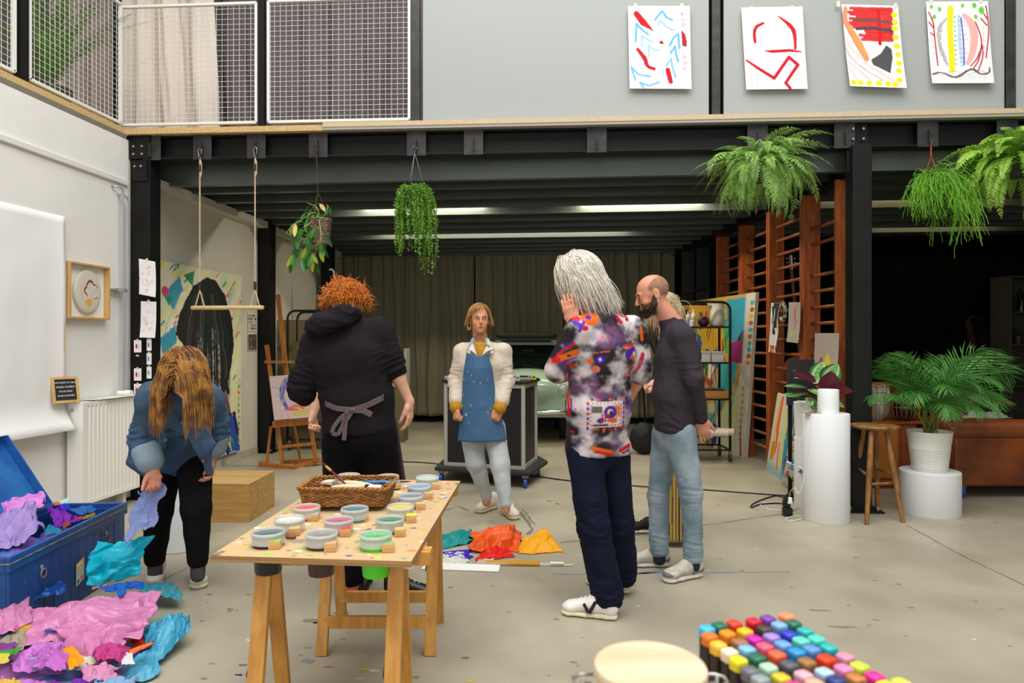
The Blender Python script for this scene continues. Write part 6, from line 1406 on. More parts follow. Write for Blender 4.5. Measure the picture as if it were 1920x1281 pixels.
def bottle(px,h,r,c,cap,label,dD=0):
 p=rk(px,RD+.1+dD);t=thing('paint_bottle',label,'bottle',(p.x,p.y,1.60),group='bottles on the rack')
 mb=MB();mb.lathe([(0,0),(r,0),(r,h*.72),(r*.5,h*.8),(r*.45,h*.85),(0,h*.85)],n=20);mb.build('body',mat('bottle '+c,c,rough=.35),t,auto=50)
 mb=MB();mb.lathe([(r*.5,h*.84),(r*.5,h),(0,h)],n=16);mb.build('cap',mat('cap '+cap,cap,rough=.4),t,auto=50)
 mb=MB();mb.lathe([(r*1.02,h*.2),(r*1.02,h*.6)],n=20,cap=False);mb.build('wrap',mat('label pale','#c9c6c4',rough=.5),t)
bottle(1277,.17,.024,'#8a7a88','#b09a9a','leftmost bottle on the top shelf of the rack');bottle(1290,.18,.024,'#b8b4b8','#a88a88','second bottle on the top shelf of the rack');bottle(1300,.20,.026,'#c8c4c8','#d8d4d0','tallest bottle on the top shelf of the rack');bottle(1284,.10,.024,'#4a3460','#3a2848','short dark violet bottle in front on the top shelf',-.06);bottle(1297,.09,.03,'#c8ccd8','#b8bccc','squat pale bottle in front on the top shelf',-.06)
p=rk(1312,RD+.3);mb=MB();mb.box((0,0,.13),(.26,.012,.26));o=mb.build('ochre_card',mat('ochre card','#c08a1c',rough=.7),loc=(p.x,p.y,1.6));o.rotation_euler.z=TH;tag(o,'ochre card standing behind the bottles on the rack','card')
p=rk(1319);t=thing('tool_pot','round plum coloured pot with small tools on the rack','pot',(p.x,p.y,1.60))
mb=MB();mb.lathe([(0,0),(.035,0),(.062,.03),(.068,.065),(.058,.1),(.045,.115),(.04,.11),(.05,.06),(0,.03)],n=28);mb.build('bowl',mat('plum glaze','#4a1f3c',rough=.35),t,auto=60)
mb=MB();r=random.Random(2)
for k in range(7):a_=r.random()*6.28;mb.cyl((0,0,.03),(.05*math.cos(a_),.05*math.sin(a_),.16+r.random()*.03),.004,n=6)
mb.build('tools',mat('tool metal','#5a5652',rough=.5,metal=.5),t)
p=rk(1345);t=thing('enamel_jug','large white enamel jug on the top shelf of the rack','jug',(p.x,p.y,1.60),TH)
mb=MB();mb.lathe([(0,0),(.075,0),(.09,.02),(.086,.15),(.075,.22),(.085,.28),(.08,.28),(.07,.22),(.08,.1),(0,.02)],n=32);mb.build('body',mat('jug enamel','#c9c4b4',rough=.35),t,auto=60)
mb=MB();mb.tube([(.08,0,.23),(.13,0,.22),(.145,0,.15),(.12,0,.08),(.085,0,.06)],.009,8);mb.build('handle',mat('jug enamel','#c9c4b4'),t,smooth=True)
mb=MB();mb.tube([(-.07,0,.24),(-.1,0,.27),(-.12,0,.29)],[.03,.02,.012],10);mb.build('spout',mat('jug enamel','#c9c4b4'),t,smooth=True)
for px_,lb in ((1318,'left white carton box on the second shelf of the rack'),(1343,'right white carton box on the second shelf of the rack')):
 p=rk(px_);t=thing('carton_box',lb,'box',(p.x,p.y,1.175),TH,'white cartons on the rack');mb=MB();mb.box((0,.05,.055),(.145,.24,.11));mb.build('body',mat('white carton','#c8c8c4',rough=.6),t,bev=.004);mb=MB();mb.box((0,.05,.118),(.15,.25,.016));mb.build('lid',mat('white carton','#c8c8c4'),t,bev=.003)
p=rk(1335);t=thing('wooden_tray','shallow wooden tray with blue papers on the third shelf of the rack','tray',(p.x,p.y,.745),TH)
mb=MB();
for q in (((-.2,-.1,0),(.17,-.085,.09)),((-.2,.2,0),(.17,.215,.09)),((-.2,-.085,0),(-.185,.2,.09)),((.155,-.085,0),(.17,.2,.09)),((-.185,-.085,0),(.155,.2,.01))):mb.b2(*q)
mb.build('body',wood('tray wood','#c08a3c','#a87228','x'),t,bev=.003)
tissue('blue paper sheet lying in the wooden tray on the rack',[at(1315,733,8.1),at(1360,735,8.1),at(1352,728,8.35),at(1318,727,8.35)],'#3c7ab8',71,.015,.01,name='blue_paper',group=None,zmin=.85,n=24)
for k,(x0,x1,y_,c,lb) in enumerate(((1325,1366,812,'#c8c2b4','rolled pale paper on the lowest shelf of the rack'),(1345,1377,806,'#d8c8b8','rolled paper with pink dabs sticking out of the lowest shelf'))):
 a,b=at(x0,y_,7.98+.1*k),at(x1,y_+5,7.9+.1*k);a.z=b.z=.31+.045;pt=None;mb=MB();mb.tube([a-a,b-a],.042,18);tag(mb.build('paper_roll',mat('paper roll %d' % k,c,rough=.7,col2='#e0b0b8' if k else c,vscale=18),loc=a,auto=50),lb,'paper','rolls on the rack')
tissue('white drawing sheet lying half off the lowest shelf of the rack',[at(1300,812,7.95),at(1330,825,7.85),at(1345,800,8.2),at(1310,796,8.3)],'#d4cfc4',73,.015,.01,name='drawing_sheet',group=None,zmin=.315,n=24)
p=at(1326,640,9.6);mb=MB();o_=Vector((p.x,p.y,0));q1=at(1262,562,9.2)-o_;q2=at(1322,541,9.6)-o_;q3=at(1327,548,9.6)-o_;q4_=Vector((q3.x,q3.y,.0));mb.tube([(q1.x,q1.y,0),q1-UP*.05,q1,q2,q3,q4_],.015,8);tag(mb.build('clothes_rail',M_tube,loc=o_,smooth=True),'tall bent tube frame standing behind the rolling rack','frame')
# ------------------------------------------------------------ lounge: cabinet, lanterns, sofa
M_cab=mat('red brown cabinet wood','#7c3a18',rough=.4,col2='#9a5220',vscale=3,vstretch=(1,1,6),coat=.2)
a=fl(1640,940);cz=.80;cb=at(1720,640,6.4);t=thing('sideboard','red brown wooden sideboard behind the stool and the palm','cabinet',(at(1630,640,6.6).x,at(1630,640,6.6).y,0),TH)
mb=MB();mb.b2((0,0,.06),(.46,.45,.62));mb.build('body',M_cab,t,bev=.004);mb=MB();mb.b2((-.02,-.02,.62),(.5,.47,.645));mb.build('top',M_cab,t,bev=.004)
mb=MB();mb.b2((.02,-.012,.1),(.27,.0,.6));mb.build('door',mat('orange lit cabinet door','#b86a24',rough=.4),t,bev=.003)  # orange light on the left face is put into this door's colour
mb=MB();mb.b2((.3,-.012,.1),(.45,.0,.6));mb.build('door',M_cab,t,bev=.003)
mb=MB();
for z in (.0,.02,.04):mb.b2((-.01,-.015+z*.2,z),(.47,.44,z+.015))
mb.build('plinth_moulding',M_cab,t,bev=.002)
t2=thing('wooden_crate','orange wooden crate standing upright on the sideboard behind the lanterns','crate',(at(1668,640,6.95).x,at(1668,640,6.95).y,.645),TH)
mb=MB();mb.b2((-.22,0,0),(.22,.02,.36));mb.build('back',wood('orange crate','#b8731f','#9c5c14','x'),t2);mb=MB();mb.b2((-.22,-.16,.34),(.22,0,.36));mb.b2((-.22,-.16,0),(-.2,0,.34));mb.b2((.2,-.16,0),(.22,0,.34));mb.build('sides',wood('orange crate','#b8731f','#9c5c14','x'),t2,bev=.002)
def lantern(px,D,r,h,label,glass,cage):
 p=at(px,640,D);t=thing('glass_lantern',label,'lantern',(p.x,p.y,.645),group='lanterns on the sideboard')
 mb=MB();mb.lathe([(0,0),(r*.5,0),(r*.9,h*.2),(r,h*.5),(r,h*.95),(r*.96,h*.95),(r*.95,h*.5),(0,.02)],n=28);mb.build('glass',glass,t,auto=50)
 mb=MB()
 for k in range(14):a_=2*PI*k/14;mb.tube([(r*.5*math.cos(a_),r*.5*math.sin(a_),.0),(r*.95*math.cos(a_),r*.95*math.sin(a_),h*.2),(r*1.04*math.cos(a_),r*1.04*math.sin(a_),h*.5),(r*1.04*math.cos(a_),r*1.04*math.sin(a_),h)],.003,5)
 for z in (.5,.7,1.0):mb.tube([(r*1.04*math.cos(a_),r*1.04*math.sin(a_),h*z) for a_ in np.linspace(0,2*PI,25)[:-1]],.004,5,closed=True)
 mb.build('cage',cage,t,smooth=True)
lantern(1646,6.72,.095,.34,'ribbed silver glass lantern on the sideboard right of the black column',mat('silver glass','#b8b4a4',rough=.2,metal=.5),mat('silver wire','#c8c0a8',rough=.3,metal=.8))
lantern(1695,6.7,.1,.26,'dark brown wire lantern on the sideboard left of the palm',mat('brown glass','#3a1c10',rough=.15),mat('pale wire','#a89878',rough=.4,metal=.5))
M_lea=mat('brown leather','#84431a',rough=.3,col2='#5c290e',vscale=2.5,bump=.15,bscale=120,coat=.15,detail=6)
so_=at(1785,640,6.15);t=thing('leather_sofa','brown button leather sofa on casters at the right edge of the picture','sofa',(so_.x,so_.y,0),TH)
def sofa_part(name,f_,fold=None):
 s_=Sdf(.011);f_(s_);return sdf_obj(s_,name,M_lea,t,off=(0,0,0),fold=fold)
sofa_part('base',lambda s_:s_.box((.95,.45,.33),(.90,.42,.2),.02))
def rollf(V):return -.012*np.exp(-((V[:,0]-.72)/.012)**2)-.012*np.exp(-((V[:,0]-1.3)/.012)**2)+.003*perlin(V*9)
sofa_part('back_roll',lambda s_:s_.seg((.03,.06,.63),(1.88,.06,.63),.085).box((.95,.12,.5),(.9,.05,.12),.03,k=.05),rollf)
sofa_part('arm',lambda s_:s_.seg((.08,.1,.62),(.08,.8,.6),.08).box((.1,.45,.45),(.05,.4,.14),.03,k=.05))
sofa_part('seat_cushion',lambda s_:s_.box((.98,.5,.5),(.75,.32,.06),.04))
for x,y in ((.1,.06),(1.8,.06),(.1,.8),(1.8,.8)):
 c=MB();c.b2((x-.05,y-.03,.1),(x+.05,y+.04,.13));c.b2((x-.01,y-.03,.03),(x-.005,y+.02,.11));c.b2((x+.035,y-.03,.03),(x+.04,y+.02,.11));f_=c.build('caster',mat('caster metal','#8a8884'),t);c=MB();c.cyl((x,y,.055),(x+.03,y,.055),.055,n=24);c.build('wheel',mat('blue wheel','#1c4fb0',rough=.4),f_,auto=40)
tissue('pale grey-green blanket thrown over the back of the leather sofa',[at(1805,790,6.4),at(1900,795,6.4),at(1875,775,6.75),at(1812,768,6.75)],'#8f9c8c',81,.02,.02,name='blanket',group=None,zmin=.7,transl=.02,gloss=.9)
q=at(1852,640,9.4);t=thing('harp','dark carved harp standing in the shadow above the palm','harp',(q.x,q.y,0),TH);M_harp=mat('dark carved wood','#1f0e08',rough=.7,spec=.2)
mb=MB();pts=[(-.28,0,1.72),(-.2,0,1.76),(-.08,0,1.68),(.08,0,1.55),(.2,0,1.56),(.28,0,1.62)];mb.tube(pts,[.03,.035,.035,.035,.04,.05],10);mb.build('neck',M_harp,t,smooth=True)
mb=MB();mb.tube([(.28,0,1.6),(.26,0,.9),(.22,0,.1)],[.045,.03,.05],12);mb.build('column',M_harp,t,smooth=True)
mb=MB();mb.tube([(-.28,0,1.72),(-.05,0,.8),(.15,0,.1)],[.04,.07,.11],12);mb.build('soundbox',M_harp,t,smooth=True)
mb=MB();mb.b2((-.0,-.15,0),(.35,.15,.08));mb.build('foot',M_harp,t,bev=.01)
mb=MB()
for k in range(22):x=-.22+k*.02;mb.cyl((x+.02,0,1.7-.1*k/22),(x*.55+.0,0,1.5-1.2*k/22),.0012,n=4)
mb.build('strings',mat('harp string','#3a3428',rough=.5),t)
q=at(1905,640,8.6);t=thing('shelf_unit','grey shelf unit with bottles in the dark corner at the right edge','shelf',(q.x,q.y,0),TH);M_sh=mat('grey shelf wood','#2e2b26',rough=.7)
mb=MB();mb.b2((-.08,0,0),(-.05,.35,2.25));mb.b2((.9,0,0),(.93,.35,2.25));mb.build('side',M_sh,t)
mb=MB();mb.b2((-.05,.33,0),(.9,.35,2.25));mb.build('back',M_sh,t)
for z in (.4,.85,1.37,1.78,2.23):mb=MB();mb.b2((-.05,0,z),(.9,.33,z+.02));mb.build('board',M_sh,t)
for px_,z,lb,c in ((1914,1.8,'dark bottle on the upper board of the corner shelf','#15120f'),(1908,1.39,'small dark potted plant on the middle board of the corner shelf','#26301c')):
 p=at(px_,640,8.75)
 if 'bottle' in lb:mb=MB();mb.lathe([(0,0),(.04,0),(.04,.2),(.015,.26),(.015,.32),(0,.32)],n=20);tag(mb.build('wine_bottle',mat('dark bottle',c,rough=.15),loc=(p.x,p.y,z),auto=50),lb,'bottle')
 else:
  t_=thing('small_plant',lb,'plant',(p.x,p.y,z));mb=MB();mb.lathe([(0,0),(.05,0),(.06,.1),(0,.09)],n=20);mb.build('pot',mat('dark pot','#2a221c',rough=.5),t_,auto=50)
  rs=np.random.RandomState(1);n=60;D=rs.normal(size=(n,3));D[:,2]=abs(D[:,2]);D /=np.linalg.norm(D,axis=1)[:,None];V,F_=leaflets(np.tile([0,0,.1],(n,1)),D,rs.normal(size=(n,3)),np.full(n,.14),np.full(n,.02));np_obj('foliage',V,F_,mat('dark foliage','#2c4020',rough=.6),t_)
t=thing('round_side_table','reddish round side table in the dark behind the palm','table',(at(1862,640,7.6).x,at(1862,640,7.6).y,0));mb=MB();mb.lathe([(0,.72),(.2,.72),(.21,.735),(.2,.75),(0,.75)],n=36);mb.build('top',M_cab,t,auto=50);mb=MB();mb.lathe([(.14,0),(.03,.04),(.025,.72)],n=16);mb.build('pedestal',M_cab,t,auto=50)
q=at(1802,640,7.5);mb=MB();mb.box((0,0,.0),(.3,.12,.16));t=thing('wicker_hamper','wicker hamper on legs behind the palm fronds','basket',(q.x,q.y,0));mb=MB();mb.lathe([(0,0.55),(.16,.55),(.2,.95),(.18,.95),(0,.6)],n=28);mb.build('body',mat('hamper wicker','#8a7a4a',rough=.8,col2='#4a3c20',vscale=60,bump=.5,bscale=120),t,auto=50);mb=MB();
for a_ in (0,2.1,4.2):mb.cyl((.12*math.cos(a_),.12*math.sin(a_),0),(.1*math.cos(a_),.1*math.sin(a_),.56),.014)
mb.build('legs',M_cab,t)
# ------------------------------------------------------------ bar counter
M_cf=mat('counter black panel','#17171a',rough=.45);M_al=mat('brushed aluminium','#bdbcb6',rough=.35,metal=.5);M_ct=mat('black counter top','#1a1a1c',rough=.25)
P=[at(836,640,6.9),at(981,640,6.66),at(1004,640,7.2),at(985,640,7.7),at(860,640,7.75)]
ctr=sum(P,Vector())/5;ctr.z=0;P=[p-ctr for p in P]
for p in P:p.z=0
t=thing('bar_counter','black bar counter with silver edges standing on a dark wheeled dolly','counter',ctr)
z0,z1=.17,1.0
mb=MB();mb.prism([(p.x*.985,p.y*.985) for p in P],z0+.01,z1-.01);mb.build('body',M_cf,t)
for i,p in enumerate(P):mb=MB();mb.cyl(p+UP*z0,p+UP*z1,.022,n=12);mb.build('edge_post',M_al,t,auto=50)
for z in (z0+.015,z1-.02):
 mb=MB()
 for i in range(5):mb.bar(P[i]+UP*z,P[(i+1) % 5]+UP*z,.03,.035)
 mb.build('edge_rail',M_al,t)
def grow(ps,g):return [((p.x+p.x/p.length*g),(p.y+p.y/p.length*g)) for p in ps]
mb=MB();mb.prism(grow(P,.05),z1,z1+.035);mb.build('top',M_ct,t,bev=.012)
td=thing('wheeled_dolly','flat dark dolly on blue wheels carrying the bar counter','dolly',ctr)
mb=MB();mb.prism(grow(P,.13),.125,.165);mb.build('platform',mat('dark carpet board','#2c2b2b',rough=.9),td,bev=.012)
for p in P:
 q=p*1.08;c=MB();c.b2((q.x-.03,q.y-.03,.1),(q.x+.03,q.y+.03,.125));f_=c.build('caster',mat('caster metal','#8a8884'),td);c=MB();c.cyl((q.x-.014,q.y,.05),(q.x+.014,q.y,.05),.05,n=20);c.build('wheel',mat('blue wheel','#1c4fb0'),f_,auto=40)
ZC=z1+.035
def small(name,px,D,sz,col,label,cat,extra=None,rz=0):
 p=at(px,640,D);mb=MB();mb.box((0,0,sz[2]/2),sz);ms=[mat('small '+col,col,rough=.4)]
 if extra:mb.box((0,-sz[1]/2-.0006,sz[2]/2),(sz[0]*.6,.001,sz[2]*.5),mi=1);ms.append(mat('small '+extra,extra,rough=.5))
 o=mb.build(name,ms,loc=(p.x,p.y,ZC),bev=.003);o.rotation_euler.z=TH+rz;return tag(o,label,cat,'small things on the bar counter')
small('paint_swatch',963,6.8,(.03,.015,.05),'#b81c24','small red block on the bar counter right of the apron','block','#5a1014');small('paint_swatch',971,6.78,(.038,.01,.048),'#d4d2cc','white card with a grey figure on the bar counter','card','#6a6864');small('paint_swatch',993,6.95,(.03,.01,.045),'#a8a49c','grey marbled block beside the yellow block on the counter','block','#5a5854');small('paint_swatch',1001,6.9,(.045,.012,.046),'#dcc81c','yellow card with a dark figure on the bar counter','card','#5a4c10');small('clear_tray',980,6.9,(.16,.12,.018),'#8f9290','flat grey plastic tray lying on the bar counter','tray');small('clear_tray',843,7.0,(.1,.12,.03),'#9a9c98','clear box lying on the left end of the bar counter','box');small('green_block',846,6.98,(.02,.02,.06),'#1f8a4c','tiny green block on the left end of the bar counter','block')
# ------------------------------------------------------------ easels on the left
M_ea=wood('easel wood','#b8722c','#9c5c1e','z',rough=.45)
ep=fl(552,872);t=thing('studio_easel','wooden studio easel holding a small abstract canvas beside the left wall','easel',(ep.x,ep.y,0),TH)
def E_(px,py,dd=0):p=at(px,py,7.75+dd)-ep;return Vector((p.dot(VR),p.dot(VF),p.z))
def eb(name,a,b,w=.035,h=.025):mb=MB();mb.bar(a,b,w,h,up=(0,1,0));mb.build(name,M_ea,t,bev=.002)
eb('upright',E_(500,647,.1),E_(530,872,-.0),.045);eb('upright',E_(562,650,.1),E_(592,866),.045);eb('mast',E_(521,552,.15),E_(548,800,.1),.05)
eb('crosspiece',E_(497,679,.08),E_(572,679,.08),.03,.05);eb('canvas_tray',E_(512,796,-.1),E_(582,790,-.1),.07,.05);eb('crosspiece',E_(528,838,.0),E_(588,832,.0),.03,.06)
eb('foot',E_(487,871,-.0),E_(556,880,-.15),.06,.05);eb('foot',E_(530,868,.2),E_(606,862,.1),.05,.04);eb('foot',E_(545,878,-.1),E_(606,862,.1),.05,.04);eb('brace',E_(508,800,0),E_(500,868,.0),.025);eb('brace',E_(552,800,.05),E_(563,862,.15),.025)
pt=Paint(90,100,'#d8bfbc',1.12,.05,13);pt.spline([(.35,.75),(.25,.45),(.4,.15),(.7,.05),(.9,.1)],[.08,.13,.15,.13,.06],'#1f52a8',rough=.03,streak=(30,8,1));pt.spline([(.45,.3),(.65,.15),(.85,.2)],.06,'#3c9ad0',rough=.03);pt.poly([(.4,.75),(.55,.45),(.7,.35),(.8,.6),(.9,.75)],'#c8b8c8',rough=.03);pt.spline([(.4,.78),(.6,.72),(.75,.78)],.08,'#e8803c',rough=.03);pt.poly([(.45,.82),(.9,.8),(.92,.92),(.5,.95)],'#d8c06a',rough=.03);pt.poly([(.75,.58),(.9,.56),(.92,.74),(.78,.76)],'#d8205c',rough=.03);pt.line([(.3,.78),(.6,.8)],.04,'#e0488c',rough=.02);pt.line([(.35,.9),(.36,1)],.01,'#8a6a8a');pt.line([(.2,.8),(.2,1)],.008,'#a88a9a');pt.line([(.05,.25),(.2,.3)],.02,'#8a7a9a',a=.6)
tlp,trp,blp=at(505,706,7.62),at(580,700,7.62),at(514,788,7.55)
canvas('easel_painting','small abstract canvas with a blue arch standing on the studio easel',pt,tlp,trp,blp,.02,None)
rp2=at(640,640,8.9);rack('black bent tube rack with wooden boards behind the studio easel',(rp2.x,rp2.y,0),.7,.4,1.82,[.35,.75],name='rolling_rack')
for k,(x0,x1,y0,D,c,lb) in enumerate(((520,590,600,9.3,'#7d7150','grey brown board standing against the left wall behind the easel'),(548,612,640,9.05,'#6a6048','second brown board leaning in the black rack behind the easel'))):
 a=at(x0,y0,D);b=at(x1,y0,D);mb=MB();mb.bar((0,0,0),(0,0,a.z),(b-a).length,.02,up=(0,1,0));o=mb.build('wooden_board',mat('board '+c,c,rough=.8,var=.1,vscale=4),loc=((a.x+b.x)/2,(a.y+b.y)/2,0));o.rotation_euler.z=TH;tag(o,lb,'board','boards by the left wall')
a=at(742,640,9.6);t=thing('low_cupboard','olive cupboard with a pale top by the curtain, right of the hoodie','cabinet',(a.x,a.y,0),TH);mb=MB();mb.b2((-.12,0,0),(.12,.35,.78));mb.build('body',mat('olive cupboard','#6a6444',rough=.7),t);mb=MB();mb.b2((-.14,-.02,.78),(.14,.37,.81));mb.build('top',mat('pale cupboard top','#a8a898',rough=.5),t);mb=MB();mb.b2((.1,.1,.81),(.14,.4,1.32));mb.build('side_panel',mat('pale cupboard top','#a8a898'),t)
p=at(622,640,9.9);mb=MB();mb.tube([(0,-.1,2.45),(0,0,2.47),(.03,0,2.42),(.03,0,.0)],.014,8);tag(mb.build('grey_pipe',M_pipe,loc=(p.x,p.y,0),smooth=True),'thin grey pipe on the rear black column beside the curtain','pipe')
q=at(1208,640,9.4);t=thing('kick_drum','olive round drum standing by the curtain between the two men','drum',(q.x,q.y,.0),TH);mb=MB();mb.cyl((-.25,0,1.15),(-.25,.4,1.15),.36,n=40);mb.v=[(v[0]+.05,v[1],v[2]) for v in mb.v];mb.build('shell',mat('olive drum','#5c5a3c',rough=.4),t,auto=40);mb=MB();mb.tube([(-.2+.37*math.cos(a_),-.0,1.15+.37*math.sin(a_)) for a_ in np.linspace(0,2*PI,41)[:-1]],.02,8,closed=True);mb.build('hoop',mat('dark hoop','#1f1a14',rough=.4),t,smooth=True);mb=MB();mb.cyl((-.4,.1,0),(-.35,.1,.85),.015);mb.cyl((.05,.1,0),(.0,.1,.85),.015);mb.cyl((-.2,.3,0),(-.2,.3,.82),.015);mb.build('stand',M_black,t)
q=at(1207,640,8.6);s_=Sdf(.012);s_.ell((0,0,.2),(.18,.12,.2),k=.03);o=sdf_obj(s_,'black_bag',mat('black bag','#141414',rough=.6),off=(0,0,0),fold=lambda V:.012*fbm(V*9));o.location=(q.x,q.y,.0);tag(o,'black soft bag on the floor by the curtain between the two men','bag')
# ------------------------------------------------------------ artworks on the balcony panels
def fpt(px,py,dy=-.012):
 u=fu(px);p=FR(u,dy,0);D=p.dot(VF);p.z=EYE-(py-640.5)/FPX*D;return p
def art(label,pt,tl,tr,bl,tapes,curl,rip,nm='painted_sheet'):
 wall_sheet(nm,label,'painting',pt,fpt(*tl),fpt(*tr),fpt(*bl),'painted sheets on the balcony',curl=curl,rip=rip,tapes=tapes)
NUA,NVA=130,175
pt=Paint(NUA,NVA,'#eceaea',1.36,.01,1);RD_='#c9081c';BL_='#62b6de'
def A1(x,y):return ((x-113)/500.,(y-45)/670.)
def T1(*p):return [A1(*q) for q in p]
pt.line(T1((180,108),(235,180),(318,248)),[.09,.11,.005],RD_,rough=.006);pt.spline(T1((185,395),(240,470),(262,530),(315,555)),[.05,.07,.06,.05],RD_,rough=.012);pt.line(T1((425,562),(445,655)),.075,RD_,rough=.012);pt.poly(T1((360,335),(380,320),(402,352),(370,352)),RD_);pt.poly(T1((540,240),(570,270),(583,330),(580,375),(545,365)),'#b8102c',rough=.012)
for pts,w,a_ in ((((330,158),(390,85),(425,140),(468,158)),.035,1),(((350,200),(375,165),(420,215),(475,240)),.03,.75),(((350,280),(378,248),(405,270),(440,285)),.02,.5),(((170,330),(180,190),(225,240),(275,275)),.035,1),(((220,370),(220,285),(255,310),(310,338)),.03,.7),(((275,450),(272,365),(310,395),(365,405)),.028,.7),(((445,365),(480,295),(515,270),(522,385)),.035,1),(((450,425),(487,370),(495,440),(510,490)),.035,1),(((412,532),(455,470),(462,540),(488,622)),.03,.9),(((160,640),(130,540),(190,600),(280,615)),.035,.9),(((225,705),(200,665),(270,690),(350,662)),.035,.9)):
 pt.line(T1(*pts),w,BL_,a=a_,rough=.008)
for k,(x,y) in enumerate(((550,112),(557,156),(558,198),(560,457),(565,505),(560,548))):pt.ell(A1(x,y),(.022,.022),'#e0a0a8',ring=0 if k==0 else .008,rough=.004)
art('white sheet with red dashes and light blue arrows, leftmost of the four balcony paintings',pt,(1177,11),(1293,11),(1180,167),((.12,.028,.04),(.87,.028,.04)),.01,.004)
pt=Paint(NUA,NVA,'#edebeb',1.36,.01,2)
def A2(x,y):return ((x-1020-(y-55)*.045)/490.,(y-55)/668.)
def T2(*p):return [A2(*q) for q in p]
pt.spline(T2((1195,185),(1140,215),(1122,270),(1128,335)),[.04,.055,.05,.05],RD_);pt.spline(T2((1310,128),(1390,190),(1435,250),(1447,330),(1447,395)),[.01,.06,.07,.05,.04],RD_);pt.line(T2((1210,410),(1260,415),(1400,408),(1490,420)),[.02,.05,.05,.02],RD_);pt.line(T2((1055,482),(1150,550),(1275,632),(1395,462),(1465,525),(1365,672),(1400,715)),[.03,.05,.055,.05,.055,.05,.05],RD_,rough=.004)
pt.ell(A2(1290,275),(.19,.15*1.3),'#c8c8d6',ring=.006,a=.7);pt.line(T2((1215,350),(1290,325),(1380,345)),.03,'#e2c8cc',a=.5)
for k in range(9):pt.line(T2((1297,305),(1220+18*k,215+abs(k-4)*12)),.004,'#9cc8c0',a=.7)
for k in range(4):pt.spline(T2((1075+8*k,355+22*k),(1120+10*k,400+25*k),(1170+10*k,425+25*k),(1230+10*k,490+20*k)),.006,'#c0b4bc',a=.7)
pt.line(T2((1085,540),(1098,705)),.02,'#d8bcc0',a=.6);[pt.ell(A2(1140,602+k*34),(.018,.018),'#b8b0b8',ring=.006,a=.8) for k in range(3)];pt.line(T2((1250,715),(1415,515)),.004,'#9a9aa0',a=.7)
for i in range(3):
 for j in range(5):pt.line(T2((1415+i*30+j*14-8,670-j*28),(1420+i*30+j*14,660-j*28)),.008,'#7a8a80',a=.7)
art('white sheet with a red angular line and pale half circle, second of the balcony paintings',pt,(1389,14),(1504,12),(1398,169),((.17,.02,.02),(.83,.02,.02)),.01,.003)
pt=Paint(NUA,NVA,'#ece8e6',1.36,.01,3)
def A3(x,y):return ((x-190-(y-45)*.04)/545.,(y-40)/800.)
def T3(*p):return [A3(*q) for q in p]
r=random.Random(3)
for k in range(16):y=75+k*20;pt.line(T3((290+r.uniform(-40,60)+(80 if k > 9 else 0),y),(665+r.uniform(-10,10),y+r.uniform(-8,8))),.05,'#d4060c',rough=.015,a=.95)
pt.line(T3((540,100),(542,410)),.06,'#d4060c',rough=.008);pt.line(T3((300,190),(480,185),(665,205)),.05,'#6a4a4c',a=.9,rough=.012);pt.line(T3((325,272),(480,262),(665,285)),.05,'#4c4446',rough=.006)
pt.poly(T3((445,570),(540,510),(600,425),(650,460),(655,540),(620,700),(460,620)),'#4c4c4e',rough=.008)
for x,y in ((693,128),(695,198),(692,262),(695,345),(702,428),(710,510),(712,595),(705,668),(702,760),(655,808),(590,802),(500,800),(410,802),(325,800),(262,800)):pt.ell(A3(x,y),(.055,.055*.8),'#e8dc08',rough=.012)
pt.spline(T3((225,80),(215,190),(270,300),(340,430),(400,560)),[.07,.09,.11,.13,.1],'#f09070',rough=.01);pt.spline(T3((260,260),(330,400),(400,520)),[.04,.07,.06],'#f8a04c',rough=.01)
pt.spline(T3((200,340),(260,460),(400,610),(560,720),(700,800)),.05,'#e8b0ac',a=.6,rough=.03,streak=(60,60,2));pt.spline(T3((200,400),(240,530),(350,650),(540,770)),.035,'#8a8884',a=.6,rough=.03,streak=(70,70,2));pt.spline(T3((230,600),(330,690),(420,770)),.05,'#dcc4cc',a=.7,rough=.01);pt.spline(T3((230,650),(290,760)),.04,'#dcc4cc',a=.7)
art('white sheet with a red block and grey heart shape bordered by yellow dots',pt,(1577,8),(1683,11),(1590,164),((-.06,.03,.05),(.95,.03,.04)),.03,.012)
pt=Paint(NUA,NVA,'#eeedee',1.36,.01,4)
def A4(x,y):return ((x-977-(y-25)*.035)/585.,(y-20)/780.)
def T4(*p):return [A4(*q) for q in p]
pt.line(T4((1205,85),(1195,300),(1205,500),(1203,675)),.095,'#eee014',rough=.006);pt.line(T4((1282,165),(1282,400),(1300,630)),.055,'#a8d4e8',a=.85,rough=.01);pt.line(T4((1303,178),(1315,350),(1320,500),(1316,622)),.022,'#2450c8')
for k in range(11):pt.ell(A4(1243,168+47*k*.95),(.018,.012),'#3ab88c',rough=.005);pt.line(T4((1275,165+43*k),(1335+12*(k % 3),168+43*k)),.006,'#c01c50',a=.9)
pt.spline(T4((1330,150),(1390,220),(1420,350),(1400,500),(1350,610)),[.06,.12,.13,.1,.06],'#f0a8a0',a=.9,rough=.012);pt.spline(T4((1160,190),(1100,260),(1090,400),(1120,520),(1165,625)),[.03,.07,.06,.06,.03],'#7d7a78',a=.8,rough=.03,streak=(60,60,2))
for P_ in (((1000,120),(1040,220),(1048,350),(1070,625)),((1000,215),(1040,265)),((1012,315),(1045,345)),((1435,215),(1475,330),(1485,440),(1440,560),(1375,635)),((1490,440),(1450,580),(1405,650)),((1495,440),(1490,560),(1440,685)),((1540,65),(1555,200),(1558,330),(1525,555)),((1490,185),(1545,250)),((1520,145),(1552,190))):pt.spline(T4(*P_),.022,'#c01424',rough=.004)
